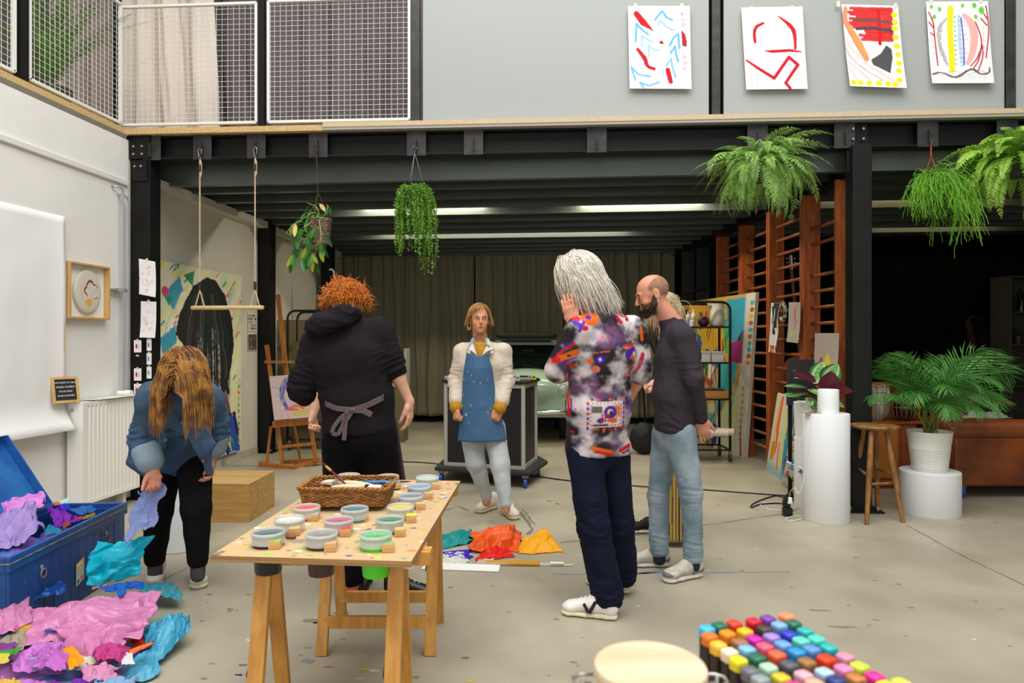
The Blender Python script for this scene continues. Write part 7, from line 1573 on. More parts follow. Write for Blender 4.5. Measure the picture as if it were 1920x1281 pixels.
for x,y,s_ in ((1432,60,.035),(1497,108,.045),(1103,92,.03),(1026,70,.025),(1442,168,.03),(1052,165,.03),(1320,60,.025)):pt.ell(A4(x,y),(s_,s_*1.3),'#62cc3c',rough=.015)
pt.spline(T4((1020,710),(1100,695),(1230,740),(1380,665),(1460,710),(1540,700),(1552,650)),[.03,.02,.04,.04,.03,.03,.02],'#5c5a5a',rough=.015)
for k in range(34):x=1050+14*k;pt.line(T4((x,725+8*math.sin(k)),(x-6,760+12*math.sin(k*2))),.004,'#8a8886',a=.7)
for k in range(26):pt.ell(A4(1060+18*k,700+18*math.sin(k*.45+1)),(.008,.006),'#c01c30')
for k in range(10):pt.ell(A4(1030+(k % 2)*480,270+60*(k//2)),(.008,.012),'#8a8886',a=.8)
art('white sheet with yellow stripe, blue ladder and green dabs, rightmost of the balcony paintings',pt,(1735,3),(1851,2),(1744,158),((.08,.03,.03),(.88,.03,.04)),.02,.012)
# ------------------------------------------------------------ people
SKIN={'pale':mat('pale skin','#d9a488',rough=.5,sss=.06,var=.06,vscale=14),'pink':mat('pink skin','#cf8e72',rough=.5,sss=.06,var=.07,vscale=14),'tan':mat('tan skin','#c98a62',rough=.5,sss=.06,var=.06,vscale=14)}
def dc(x,y,z=0.0):return VR*x+VF*y+UP*z
def nz(v):return v.normalized()
class Head:
 def __init__(s,c,fwd,up=UP,k=1.0):
  s.c=Vector(c);s.f=nz(Vector(fwd));s.s=nz(s.f.cross(Vector(up)));s.u=s.s.cross(s.f);s.k=k
  s.M=np.column_stack([s.s,s.f,s.u])
 def __call__(s,a,b,c):return s.c+(s.s*a+s.f*b+s.u*c)*s.k
def head_prims(S_,h,neck,nr=.054,female=False):
 k=h.k;e=lambda c,r,kk=.012,op='u':S_.ell(h(*c),[x*k for x in r],h.M,kk*k,op)
 e((0,-.012,.035),(.075,.096,.085));S_.seg(h(0,.03,.0),h(0,.04,-.06),(.06*k,.052*k),(.044*k,.046*k),.02,h.s)
 e((0,.03,-.055),(.052,.055,.045),.02);e((0,.072,-.094),(.02 if female else .024,.016,.015),.018)
 for q in (-1,1):e((q*.036,.058,-.026),(.022,.022,.022),.018)
 S_.seg(h(-.03,.080,.022),h(.03,.080,.022),.011*k,.011*k,.014)
 for q in (-1,1):e((q*.031,.094,.002),(.016,.013,.010),.008,'sub')
 S_.seg(h(0,.088,.012),h(0,.106,-.026),.0075*k,.0115*k,.008)
 for q in (-1,1):e((q*.010,.098,-.031),(.007,.007,.006),.005)
 S_.seg(h(-.016,.084,-.058),h(.016,.084,-.058),.0085*k,.0085*k,.008)
 for q in (-1,1):e((q*.077,-.008,-.004),(.007,.019,.031),.006);e((q*.083,-.002,.004),(.005,.009,.016),.004,'sub')
 S_.seg(neck,h(0,-.015,-.05),nr*1.12,nr*k,.03)
def face_parts(t,h,off,lip='#b5605a',brow='#6a4a30',iris='#3c4a50',lashes=True):
 o=Vector(off)
 for q in (-1,1):
  mb=MB();mb.ell(h(q*.031,.0755,.003)-o,.0125*h.k,14,10);mb.ell(h(q*.031,.0855,.003)-o,[.0058*h.k]*3,10,8,mi=1)
  mb.build('eye',[mat('eye white','#e6dedb',rough=.2),mat('iris '+iris,iris,rough=.15)],t,smooth=True)
  mb=MB();mb.tube([h(q*.014,.092,.022)-o,h(q*.03,.0935,.029)-o,h(q*.046,.083,.024)-o],[.003*h.k,.0036*h.k,.0018*h.k],6);mb.build('eyebrow',mat('brow '+brow,brow,rough=.8),t,smooth=True)
  e_=h(q*.031,.0755,.003)-o;LM=Matrix(h.M.tolist());mb=MB();vs=[];n_=14;m_=6;t0=.5 if lashes else .36
  for i in range(m_+1):
   tt=PI*(t0+(1-t0)*i/m_)
   for k_ in range(n_):a_=2*PI*k_/n_;r_=.0136*h.k;vs.append(e_+LM @ Vector((r_*math.sin(tt)*math.cos(a_),r_*math.sin(tt)*math.sin(a_),-r_*math.cos(tt))))
  mb.add(vs,[(i*n_+k_,i*n_+(k_+1) % n_,(i+1)*n_+(k_+1) % n_,(i+1)*n_+k_) for i in range(m_) for k_ in range(n_)]);mb.build('upper_lid',mat('lid skin','#b87e66',rough=.6),t,smooth=True)
  mb=MB();mb.tube([h(q*.017,.0855,.006)-o,h(q*.031,.0905,.0125)-o,h(q*.045,.081,.006)-o],[.0022*h.k]*3,6);mb.build('eyelid',mat('lid skin','#b87e66',rough=.6),t,smooth=True)
 mb=MB();mb.tube([h(-.023,.083,-.0575)-o,h(-.01,.0925,-.0555)-o,h(0,.0935,-.057)-o,h(.01,.0925,-.0555)-o,h(.023,.083,-.0575)-o],[.001,.0042*h.k,.0042*h.k,.0042*h.k,.001],8)
 mb.tube([h(-.02,.082,-.061)-o,h(0,.0925,-.0655)-o,h(.02,.082,-.061)-o],[.001,.005*h.k,.001],8);mb.build('lips',mat('lips '+lip,lip,rough=.4),t,smooth=True)
def hand_prims(S_,wr,d,pn,ths,curl=(.3,.4,.3),spread=.1,thumb=.6,k=1.0,tcurl=.3):
 """d finger direction, pn palm normal (fingers curl to it), ths +1/-1: thumb side along d x pn"""
 wr=Vector(wr);d=nz(Vector(d));pn=Vector(pn);pn=nz(pn-d*pn.dot(d));sd=nz(d.cross(pn))*ths
 S_.seg(wr-d*.01,wr+d*.03*k,(.026*k,.018*k),(.036*k,.015*k),.015,sd);S_.seg(wr+d*.03*k,wr+d*.078*k,(.036*k,.014*k),(.040*k,.012*k),.012,sd)
 for i,(o,L) in enumerate(((.029,.072),(.010,.080),(-.009,.074),(-.027,.058))):
  a=(o/.029)*spread;fd=nz(d+sd*a);p=wr+d*(.083-abs(o)*.12)*k+sd*o*k;ang=0;r=[.0092,.0085,.0078,.0066]
  for j,f_ in enumerate((.44,.31,.25)):
   ang +=curl[j]*(1+.12*i);q=p+(fd*math.cos(ang)+pn*math.sin(ang))*L*f_*k;S_.seg(p,q,r[j]*k,r[j+1]*k,.004);p=q
 tb=wr+d*.022*k+sd*.026*k+pn*.006*k;td=nz(d*math.cos(thumb)+sd*math.sin(thumb)+pn*tcurl);q1=tb+td*.034*k;td2=nz(td+d*.35+pn*tcurl*.9-sd*.2);q2=q1+td2*.030*k;q3=q2+nz(td2+pn*tcurl*.4)*.022*k
 S_.seg(tb,q1,.015*k,.0115*k,.012);S_.seg(q1,q2,.0115*k,.010*k,.004);S_.seg(q2,q3,.010*k,.0075*k,.004)
class P_:pass
def J3(D0,**kw):
 o=P_()
 for n,(x,y,dd) in kw.items():setattr(o,n,at(x,y,D0+dd))
 o.side=nz((o.shR-o.shL)*1.0)
 return o
def body(t,off,j,skin,h,hands,vox=.0052,arm=(.045,.036,.037,.025),fem=False,tor=(.14,.1)):
 S_=Sdf(vox);w=j.side;hips=nz(j.hpR-j.hpL)
 S_.seg(j.pv,j.wa,(tor[0]+.012,tor[1]+.005),(tor[0]-.015,tor[1]-.008),.04,hips);S_.seg(j.wa,j.ch,(tor[0]-.015,tor[1]-.008),(tor[0]+.01,tor[1]+.01),.04,w);S_.seg(j.ch,j.nb.lerp(j.ch,.35),(tor[0]+.01,tor[1]+.01),(tor[0]-.03,tor[1]-.025),.04,w)
 for sh in (j.shL,j.shR):S_.seg(j.nb.lerp(j.ch,.25),sh,.055,.05,.04)
 head_prims(S_,h,j.nb,female=fem)
 for a,b,c in ((j.shL,j.elL,j.wrL),(j.shR,j.elR,j.wrR)):
  S_.seg(a,b,arm[0],arm[1],.03);m=b.lerp(c,.3);S_.seg(b,m,arm[1],arm[2],.02);S_.seg(m,c,arm[2],arm[3],.015)
 for a,b,c in ((j.hpL,j.knL,j.anL),(j.hpR,j.knR,j.anR)):
  S_.seg(a,b,.078,.052,.04);m=b.lerp(c,.3);S_.seg(b,m,.05,.052,.02);S_.seg(m,c,.052,.034,.02);S_.seg(c,c-UP*.05,.034,.036,.02)
 for hh in hands:hand_prims(S_,**hh)
 return sdf_obj(S_,'body',skin,t,off)
def fold(scale=(12,12,4),amp=.006,ridge=.5,cuff=None,seed=0):
 def f(V):
  q=V*np.array(scale)+seed;n=perlin(q)+.5*perlin(q*2.1+7);r=1-2*np.abs(perlin(q*.8+3)*1.4);v=1.5*amp*(n*(1-ridge)+(r-.3)*ridge+.25*perlin(q*3.3+1))
  if cuff:
   for c,R_,a,d in cuff:
    c=np.array(c);d=np.array(d)/np.linalg.norm(d);dist=np.linalg.norm(V-c,axis=1);wgt=np.exp(-(dist/R_)**2);s_=(V-c)@d;lat=(V-c)-s_[:,None]*d
    q=lat*9+(d*30)[None]*s_[:,None]+seed*3.3;v=v+wgt*a*1.9*((1-2.4*np.abs(perlin(q)))+.5*(1-2.4*np.abs(perlin(q*1.9+5)))-.5)
  return v
 return f
def trousers(t,off,j,m,top,rads=(.105,.075,.068,.062),pr=(.165,.12),fo=None,end=.0,name='trousers',vox=.0065,cuffk=(.02,60)):
 S_=Sdf(vox);hips=nz(j.hpR-j.hpL);S_.seg(j.pv-UP*.02,Vector(top),pr,(pr[0]-.02,pr[1]-.012),.03,hips)
 for a,b,c in ((j.hpL,j.knL,j.anL),(j.hpR,j.knR,j.anR)):
  S_.seg(a,b,rads[0],rads[1],.025);S_.seg(b,c-UP*end,rads[2],rads[3],.02)
 return sdf_obj(S_,name,m,t,off,fold=fo)
def shoe(t,off,heel,dr,L,m_up,m_sole,kind='sneaker',lace='#e8e6e0',extra=None,ankle=None,hi=.0,k=1.0):
 """heel: floor point under the heel; dr: direction of the toe"""
 d=nz(Vector((dr[0],dr[1],0)));h=Vector(heel);h.z=0;s_=Vector((d.y,-d.x,0));M=np.column_stack([s_,d,UP])
 S_=Sdf(.0045);z=.03
 S_.seg(h+d*.042+UP*(z+.04),h+d*.12+UP*(z+.042),(.034,.044),(.036,.044),.02,s_);S_.seg(h+d*.12+UP*(z+.040),h+d*(L-.05)+UP*(z+.018),(.036,.040),(.042,.026),.02,s_);S_.ell(h+d*(L-.05)+UP*(z+.010),(.044,.046,.026),M,.015)
 S_.seg(h+d*.045+UP*(z+.03),h+d*.05+UP*(z+.075+hi),(.032,.036),(.036,.042),.02,s_);S_.seg(h+d*.034+UP*(z+.02),h+d*.032+UP*(z+.065+hi),.027,.027,.02)
 S_.plane(h+UP*.022,(0,0,-1),.002)
 up=sdf_obj(S_,'shoe',m_up,t,off)
 S_=Sdf(.0045);n=9
 prof=[(.02,.031),(.06,.036),(.11,.034),(.17,.042),(L-.045,.045),(L-.02,.033)]
 for i in range(len(prof)-1):a,b=prof[i],prof[i+1];S_.seg(h+d*a[0]+UP*.015,h+d*b[0]+UP*.015,(a[1],.016),(b[1],.016),.006,s_)
 S_.ell(h+d*(L-.04)+UP*.015,(.046,.04,.016),M,.006);S_.plane(h+UP*.0015,(0,0,-1),.002);S_.plane(h+UP*.031,(0,0,1),.002)
 sdf_obj(S_,'sole',m_sole,up,off)
 mb=MB();o=Vector(off);zz=lambda f_:z+.084-(f_-.1)*.36+hi*.2
 for i in range(5):
  f_=.095+i*.022*L/.28
  for q in (-1,1):mb.tube([h+d*f_+s_*q*.026+UP*(zz(f_)-.014)-o,h+d*(f_+.004)+UP*(zz(f_)+.004)-o,h+d*(f_+.022)-s_*q*.026+UP*(zz(f_+.022)-.013)-o],.0026,5)
 mb.tube([h+d*.095+UP*(zz(.095)+.004)-o,h+d*.09+s_*.03+UP*(zz(.09)+.008)-o,h+d*.11+s_*.034+UP*(zz(.1)-.01)-o],.0024,5);mb.tube([h+d*.095+UP*(zz(.095)+.004)-o,h+d*.09-s_*.03+UP*(zz(.09)+.008)-o,h+d*.12-s_*.034+UP*(zz(.1)-.012)-o],.0024,5)
 mb.build('laces',mat('laces '+lace,lace,rough=.9),up,smooth=True)
 if extra:extra(up,h,d,s_,o,z)
 return up
def sock(t,off,an,m,L=.09,r=.041):
 S_=Sdf(.006);S_.seg(an+UP*L*.6,an-UP*.03,r,r*.98,.01);sdf_obj(S_,'sock',m,t,off)
def hair(t,off,h,m,shell,n,L,seed,grav=(0,0,-1),curl=.2,freq=9,r=.0016,up0=.0,region=None,lift=.006,stiff=.75,steps=16,init=None,rad=(.08,.103,.092),cc=(0,-.012,.037),Lvar=.35,hug=.9,push=None,vol=.012):
 o=np.array(off);rs=np.random.RandomState(seed);D=rs.normal(size=(n*4,3));D /=np.linalg.norm(D,axis=1)[:,None]
 keep=region(D,rs) if region else (D[:,2] > -.1) & ~((D[:,1] > .55) & (D[:,2] < .45));D=D[keep][:n]
 c=np.array(h(*cc));M=h.M;R=np.array(rad)*h.k;P0=c+((D*(R*1.02+lift*.35+.0005))@M.T);N0=D@M.T
 i0=init(D,rs)@M.T if init else N0*.4+np.array(h.u)*up0+rs.normal(size=N0.shape)*.25
 i0 /=np.linalg.norm(i0,axis=1)[:,None]
 Ls=L(D,rs) if callable(L) else L*(1+Lvar*(rs.rand(len(D))-.5)*2)
 g=np.array(grav,float)
 pa=strands(P0,i0,steps,Ls/steps,g,c,R*1.02+lift*.35+rs.rand(len(D),1)*vol,M,curl,freq,seed,stiff,hug=hug,push=push)
 parts=[tubes_np(pa,r*(.7+.6*rs.rand(len(D))),4)]
 if shell:
  S_=Sdf(.006);shell(S_);V,F_=S_.mesh();V=relax(V,F_,1);N=vnormals(V,F_);V=V+N*(.004*perlin(V*np.array([70,70,9])))[:,None];parts.append((V,F_))
 V,F_=merge(parts);return np_obj('hair',V,F_,m,t,o)
def person(label,c):return thing('person',label,'person',c)
# ---- A: white haired man seen from behind ----------------------------------
j=J3(3.65,pv=(1120,838,.02),wa=(1122,765,0),ch=(1130,660,0),nb=(1120,585,.02),shL=(1084,622,-.12),elL=(1042,702,-.06),wrL=(1074,604,-.06),shR=(1186,618,.12),elR=(1200,700,.16),wrR=(1170,766,.32),hpL=(1096,850,-.03),knL=(1112,985,-.10),anL=(1139,1112,-.12),hpR=(1147,850,.09),knR=(1160,985,.10),anR=(1167,1072,.18))
hc=at(1082,524,3.70);h=Head(hc,dc(-.96,.10,-.22),k=1.04);off=(j.pv.x,j.pv.y,0)
t=person('white-haired person in a patterned shirt, dark jeans and white sneakers, hand on cheek',off)
fd=nz(at(1052,545,3.58)-j.wrL)
body(t,off,j,SKIN['pink'],h,[dict(wr=j.wrL,d=dc(-.28,-.02,.95),pn=dc(.3,.9,.1),ths=-1,curl=(.12,.1,.08),spread=.06,thumb=.35,k=.95),dict(wr=j.wrR,d=dc(-.5,.6,-.5),pn=dc(-.5,-.2,-.3),ths=1,curl=(.5,.6,.4),k=1.0)])
face_parts(t,h,off,lip='#a8584c',brow='#b8b0a4',lashes=False)
M_wh=mat('white hair','#dcd6c8',rough=.45,var=.16,vscale=30)
def shellA(S_):S_.ell(h(0,-.018,.04),[.083,.1,.088],h.M,.02).seg(h(0,-.035,.03),h(.0,-.105,-.075),(.083,.07),(.088,.042),.03,h.s).seg(h(0,-.105,-.075),h(.0,-.13,-.115),(.085,.036),(.07,.016),.03,h.s)
hair(t,off,h,M_wh,shellA,2600,.215,3,curl=.38,freq=11,r=.0019,region=lambda D,rs:(D[:,2] > -.25) & ~((D[:,1] > .5) & (D[:,2] < .35)),init=lambda D,rs:np.stack([D[:,0]*.5,D[:,1]*.3-.35+.0*D[:,0],D[:,2]*.1],1)+rs.normal(size=D.shape)*.15,lift=.01,rad=(.080,.099,.088),steps=18,grav=dc(.42,-.05,-1),stiff=.62,hug=.7,vol=.022)
def shirt_cols(V):
 o=np.array(at(1120,700,3.65));X=(V-o)@np.array(VR)/ (3.65/FPX)+1120;Y=700-(V[:,2]-o[2])/(3.65/FPX)
 q=np.stack([X/36,Y/30,V[:,1]*3],-1);n=fbm(q,4)*1.5
 n2=fbm(q*.8+11,3);a=np.clip(.36+n*1.0+.15*np.sin(X*.07),0,1)[:,None];a=a*a*(3-2*a)
 c=np.array(lin('#231a22'))*(1-a)+np.array(lin('#cfc4c8'))*a;m=np.clip(n2*2.2,0,1)[:,None]*.7;c=c*(1-m*.8)+np.array(lin('#7d4f80'))*m*.8
 def P(d,col):
  nonlocal c;k=np.clip(.5-d/1.2,0,1)[:,None];c=c*(1-k)+np.array(lin(col))*k
 def ell(cx,cy,rx,ry,jag=0,nj=12):
  an=np.arctan2((Y-cy)/ry,(X-cx)/rx);r=np.hypot((X-cx)/rx,(Y-cy)/ry);return (r-1-jag*np.abs(((an*nj/(2*PI)) % 1)-.5))*min(rx,ry)
 def seg(ax,ay,bx,by,w):dx,dy=bx-ax,by-ay;s_=np.clip(((X-ax)*dx+(Y-ay)*dy)/(dx*dx+dy*dy),0,1);return np.hypot(X-ax-s_*dx,Y-ay-s_*dy)-w/2
 back=np.ones(len(V))
 OR,RD,PU,GR='#d9600f','#c01420','#4a1fa8','#2c3428'
 P(ell(1101,598,17,13,.25,16),OR);P(ell(1098,597,6,4),PU);P(ell(1075,600,8,6),RD);P(seg(1072,606,1090,618,8),PU);P(seg(1088,606,1080,622,6),PU);P(ell(1090,617,6,5),RD)
 P(seg(1142,573,1175,590,10),RD);P(seg(1152,580,1172,588,8),OR);P(seg(1150,582,1170,594,2.5),PU);P(seg(1155,594,1164,605,7),RD);P(ell(1178,598,4,5),RD);P(ell(1177,598,2,2.5),GR)
 P(seg(1205,615,1208,637,6),OR)
 P(seg(1042,665,1070,645,6),RD);P(seg(1052,660,1075,650,4),GR);P(seg(1035,676,1075,660,11),OR);P(ell(1040,674,8,6),RD);P(seg(1048,680,1076,669,2.5),PU);P(ell(1062,666,4,2.5),GR);P(seg(1060,680,1074,686,5),RD);P(seg(1050,654,1068,642,3),PU)
 P(seg(1165,648,1190,644,3),RD);P(seg(1166,653,1190,649,3),OR);P(ell(1176,664,9,9,.2,5),PU);P(ell(1184,656,5,7),PU);P(ell(1182,672,5,8),OR);P(ell(1186,663,3,4),'#d8ccc8');P(seg(1172,684,1186,692,2.5),RD);P(ell(1180,678,4,6),GR)
 P(ell(1118,673,8,7,.3,8),PU);P(ell(1118,673,3,3),'#d8ccc8');P(ell(1110,690,8,6),'#c86a58');P(ell(1100,676,6,5),OR);P(seg(1105,662,1135,658,2),OR);P(ell(1123,634,3,3.5),OR);P(ell(1172,702,6,4),OR);P(seg(1165,707,1178,705,2),PU);P(seg(1134,620,1142,630,2.5),GR);P(ell(1150,640,2.5,2),PU)
 fx,fy,fw,fh=1130,772,32,23
 dd=np.maximum(np.abs(X-fx)-fw,np.abs(Y-fy)-fh);P(dd,'#d2c8c8');P(np.abs(dd+3)-1.1+(np.sin(X*.9)+np.sin(Y*.9) < -.2)*3,RD);P(np.maximum(np.abs(X-1112)-10,np.abs(Y-763)-6),'#5a5c54');P(np.maximum(np.abs(X-1150)-9,np.abs(Y-765)-12)+(np.sin((X+Y)*1.6) > 0)*3,'#c87850')
 P(np.abs(ell(1137,768,9,9))-3,PU);P(ell(1119,783,7,5),PU);P(ell(1143,783,8,5),OR);P(ell(1139,770,4,5),GR)
 for k in range(9):P(ell(1122+(k % 3)*6,773+(k//3)*5,2.3,2.2),RD)
 P(np.maximum(np.abs(X-1120)-14,np.abs(Y-791)-3)+(np.sin(Y*2.4) > 0)*3,'#26241f')
 for k in range(6):P(ell(1096,752+k*9,2.5,3.5),PU if k % 2 else RD);P(ell(1164,752+k*9,2.2,3),RD if k % 2 else PU);P(ell(1104+k*11,745,3,1.8),OR if k % 2 else GR);P(ell(1104+k*11,799,3,1.8),RD if k % 2 else OR)
 P(seg(1064,740,1064,775,5),RD);P(seg(1067,745,1067,765,4),PU);P(seg(1060,700,1066,760,3),OR)
 P(ell(1053,812,7,6,.3,9),OR);P(ell(1053,808,3,4),RD);P(seg(1105,833,1140,842,7),OR);P(seg(1112,840,1145,848,5),RD);P(seg(1160,842,1180,836,8),RD);P(seg(1165,848,1178,845,4),GR);P(ell(1078,825,3,2),PU);P(ell(1070,805,3,2.5),RD)
 P(seg(1203,690,1210,665,8),RD);P(seg(1196,700,1208,680,7),OR);P(seg(1198,700,1212,672,2.5),PU);P(seg(1185,760,1190,740,4),RD);P(seg(1182,772,1184,750,3),PU)
 for k in range(14):
  rr=random.Random(k+40);P(ell(rr.uniform(1070,1190),rr.uniform(610,830),2,1.6),rr.choice([OR,PU,RD,PU]))
 return np.clip(c,0,1)
S_=Sdf(.0055);w=j.side
S_.seg(at(1117,842,3.67),j.wa,(.178,.135),(.182,.138),.03,w);S_.seg(j.wa,j.ch,(.182,.138),(.185,.135),.04,w);S_.seg(j.ch,j.nb.lerp(j.ch,.45),(.185,.135),(.15,.10),.05,w)
for a,b,e in ((j.shL,j.elL,.92),(j.shR,j.elR,.98)):S_.seg(j.nb.lerp(j.ch,.3),a,.07,.068,.04);S_.seg(a,a.lerp(b,e),.068,.07,.03)
S_.seg(j.nb-UP*.02,j.nb+UP*.035,(.075,.07),(.068,.066),.02,w)
S_.seg(at(1160,842,3.72),at(1158,848,3.72),.07,.06,.03)
S_.plane(at(1120,850,3.67),(-.05,0,-1),.003)
sdf_obj(S_,'shirt',mat('printed shirt cloth','#ffffff',rough=.5,vcol=True,spec=.3),t,off,cols=shirt_cols,fold=fold((9,9,5),.009,.55,seed=2))
M_dj=mat('dark denim','#0e1328',spec=.2,rough=.85,var=.3,vscale=9,bump=.2,bscale=500)
cufA=[(j.anL+UP*.03,.13,.006,UP),(j.knL,.13,.006,UP+dc(.3,0,0)),(j.anR+UP*.03,.12,.006,UP),(j.knR,.12,.006,UP)]
trousers(t,off,j,M_dj,j.wa.lerp(j.pv,.5),rads=(.098,.078,.080,.080),pr=(.158,.118),fo=fold((9,9,6),.007,.5,cufA,4),end=.01)
M_ws=mat('white leather','#e9e6df',rough=.45,var=.02,vscale=20);M_sol=mat('cream sole','#dcd0b4',rough=.6)
def vee(up,h_,d,s_,o,z):
 sd=-s_ if (-s_).dot(VF) < 0 else s_;q=lambda f_,y,l=.0405:h_+d*f_+UP*(z+y)+sd*l-o;mb=MB()
 mb.bar(q(.172,.048,.042),q(.148,.004,.0425),.014,.006,up=sd);mb.bar(q(.112,.062,.039),q(.143,.003,.0425),.017,.006,up=sd);mb.build('side_logo',mat('black logo','#15161a',rough=.5),up)
shoe(t,off,at(1160,1163,3.48),nz(fl(1055,1150)-fl(1158,1163)),.30,M_ws,M_sol,hi=.05,extra=vee);shoe(t,off,fl(1182,1114),dc(-.75,.65),.29,M_ws,M_sol,hi=.04)
# ---- B: bald man in profile ----------------------------------------------------
j=J3(4.2,pv=(1264,808,0),wa=(1262,742,0),ch=(1270,665,0),nb=(1266,612,0),shL=(1280,632,-.16),elL=(1301,712,-.2),wrL=(1314,786,-.08),shR=(1268,632,.17),elR=(1292,712,.24),wrR=(1312,790,.08),hpL=(1276,815,-.09),knL=(1296,925,-.12),anL=(1300,1042,-.10),hpR=(1252,815,.09),knR=(1234,928,.10),anR=(1236,1030,.08))
h=Head(at(1223,554,4.2),dc(-.93,-.06,-.28),k=1.03);off=(j.pv.x,j.pv.y,0);t=person('bald bearded person in a dark grey sweater and light blue jeans, hands behind the back',off)
body(t,off,j,SKIN['pink'],h,[dict(wr=j.wrL,d=dc(.25,.1,-.95),pn=dc(.3,.9,0),ths=1,curl=(.35,.5,.4),k=1.05),dict(wr=j.wrR,d=dc(.3,-.2,-.9),pn=dc(-.3,-.8,.1),ths=1,curl=(.5,.6,.4),k=1.0)])
face_parts(t,h,off,lip='#a86458',brow='#4a3020',iris='#3a2c20',lashes=False)
M_be=mat('dark brown beard','#2a1a12',rough=.8,var=.3,vscale=40,col2='#4a2f1c')
def regB(D,rs):return (D[:,1] > -.15) & (D[:,2] < .25) & (D[:,2] > -.9) & ~((np.abs(D[:,0]) < .45) & (D[:,2] > -.25))
hb=hair(t,off,h,M_be,lambda S_:S_.seg(h(-.055,.02,-.055),h(-.02,.072,-.098),(.02,.022),(.022,.02),.02,h.u).seg(h(.055,.02,-.055),h(.02,.072,-.098),(.02,.022),(.022,.02),.02,h.u).ell(h(0,.074,-.1),[.026,.02,.022],h.M,.02).seg(h(-.026,.083,-.047),h(.026,.083,-.047),.006,.006,.008).seg(h(-.064,.012,-.012),h(-.058,.022,-.055),.012,.018,.01).seg(h(.064,.012,-.012),h(.058,.022,-.055),.012,.018,.01),900,.016,5,curl=.5,freq=30,r=.0009,region=regB,rad=(.062,.068,.062),cc=(0,.025,-.05),steps=5,lift=.0);hb.name='beard'
M_st=mat('cropped hair','#96705a',rough=.9,var=.2,vscale=60)
S2=Sdf(.004);S2.ell(h(0,-.014,.034),[.0785,.0985,.087],h.M,.01);S2.plane(h(0,.028,0),h.f-h.u*.35,.004);S2.plane(h(0,0,-.045),-h.u+h.f*.1,.004);S2.ell(h(0,.045,.135),[.045,.075,.045],h.M,.02,'sub')
sdf_obj(S2,'cropped_hair',M_st,t,off)
mb=MB();e=h(-.081,-.004,-.038)-Vector(off);mb.tube([e+UP*.006*math.sin(a_)+h.f*.006*math.cos(a_) for a_ in np.linspace(0,2*PI,13)[:-1]],.0018,6,closed=True);mb.build('earring',mat('silver','#e0e0e0',rough=.2,metal=1),t,smooth=True)
M_sw=mat('dark grey knit','#3a343b',rough=.95,var=.08,vscale=8,bump=.2,bscale=500,spec=.15)
S_=Sdf(.0062);w=j.side
S_.seg(at(1264,795,4.2),j.wa,(.175,.118),(.172,.118),.03,w);S_.seg(j.wa,j.ch,(.172,.118),(.18,.125),.04,w);S_.seg(j.ch,j.nb.lerp(j.ch,.35),(.18,.125),(.13,.085),.05,w)
for a,b,c in ((j.shL,j.elL,j.wrL),(j.shR,j.elR,j.wrR)):S_.seg(j.nb.lerp(j.ch,.3),a,.072,.068,.04);S_.seg(a,b,.066,.054,.03);S_.seg(b,c.lerp(b,.05),.054,.043,.02)
S_.seg(j.nb-UP*.01,j.nb+dc(-.03,0,.02),(.07,.068),(.066,.064),.02,w);S_.plane(at(1264,806,4.2),(0,0,-1),.004)
sdf_obj(S_,'sweater',M_sw,t,off,fold=fold((10,10,5),.007,.5,[(j.elL,.12,.004,UP),(at(1262,785,4.1),.12,.005,UP+dc(.6,0,0))],6))
M_lj=mat('light blue denim','#6f8492',rough=.85,col2='#98a6ae',vscale=5,bump=.2,bscale=500)
trousers(t,off,j,M_lj,at(1264,790,4.2),rads=(.094,.064,.06,.054),pr=(.15,.122),fo=fold((9,9,6),.007,.5,[(j.anL+UP*.05,.14,.004,UP),(j.anR+UP*.05,.14,.004,UP),(j.knL,.12,.004,UP),(j.knR,.12,.004,UP)],9))
M_sn=mat('beige suede','#b9b0a0',rough=.85,col2='#cdc8bc',vscale=30);M_so2=mat('off white sole','#d0cabc',rough=.6);M_red=mat('coral lining','#d85a44',rough=.8);M_gs=mat('grey suede','#6b6c70',rough=.9)
def runner(up,h_,d,s_,o,z):
 S_=Sdf(.005);S_.ell(h_+d*.245+UP*(.045),(.047,.04,.018),np.column_stack([s_,d,UP]),.01);sdf_obj(S_,'toe_cap',M_gs,up,off=o)
 S_=Sdf(.005);S_.seg(h_+d*.02+UP*.05,h_+d*.09+UP*.045,(.037,.022),(.039,.014),.01,s_);sdf_obj(S_,'heel_counter',M_gs,up,off=o)
 S_=Sdf(.005);S_.ell(h_+d*.045+UP*.098,(.038,.042,.014),np.column_stack([s_,d,UP]),.01);sdf_obj(S_,'collar',M_red,up,off=o)
shoe(t,off,fl(1316,1080),dc(-.86,-.4),.285,M_sn,M_so2,extra=runner);shoe(t,off,fl(1256,1062),dc(-.98,-.0),.285,M_sn,M_so2,extra=runner)
for a in (j.anL,j.anR):sock(t,off,a-UP*.03,mat('dark sock','#23232c',rough=.9))
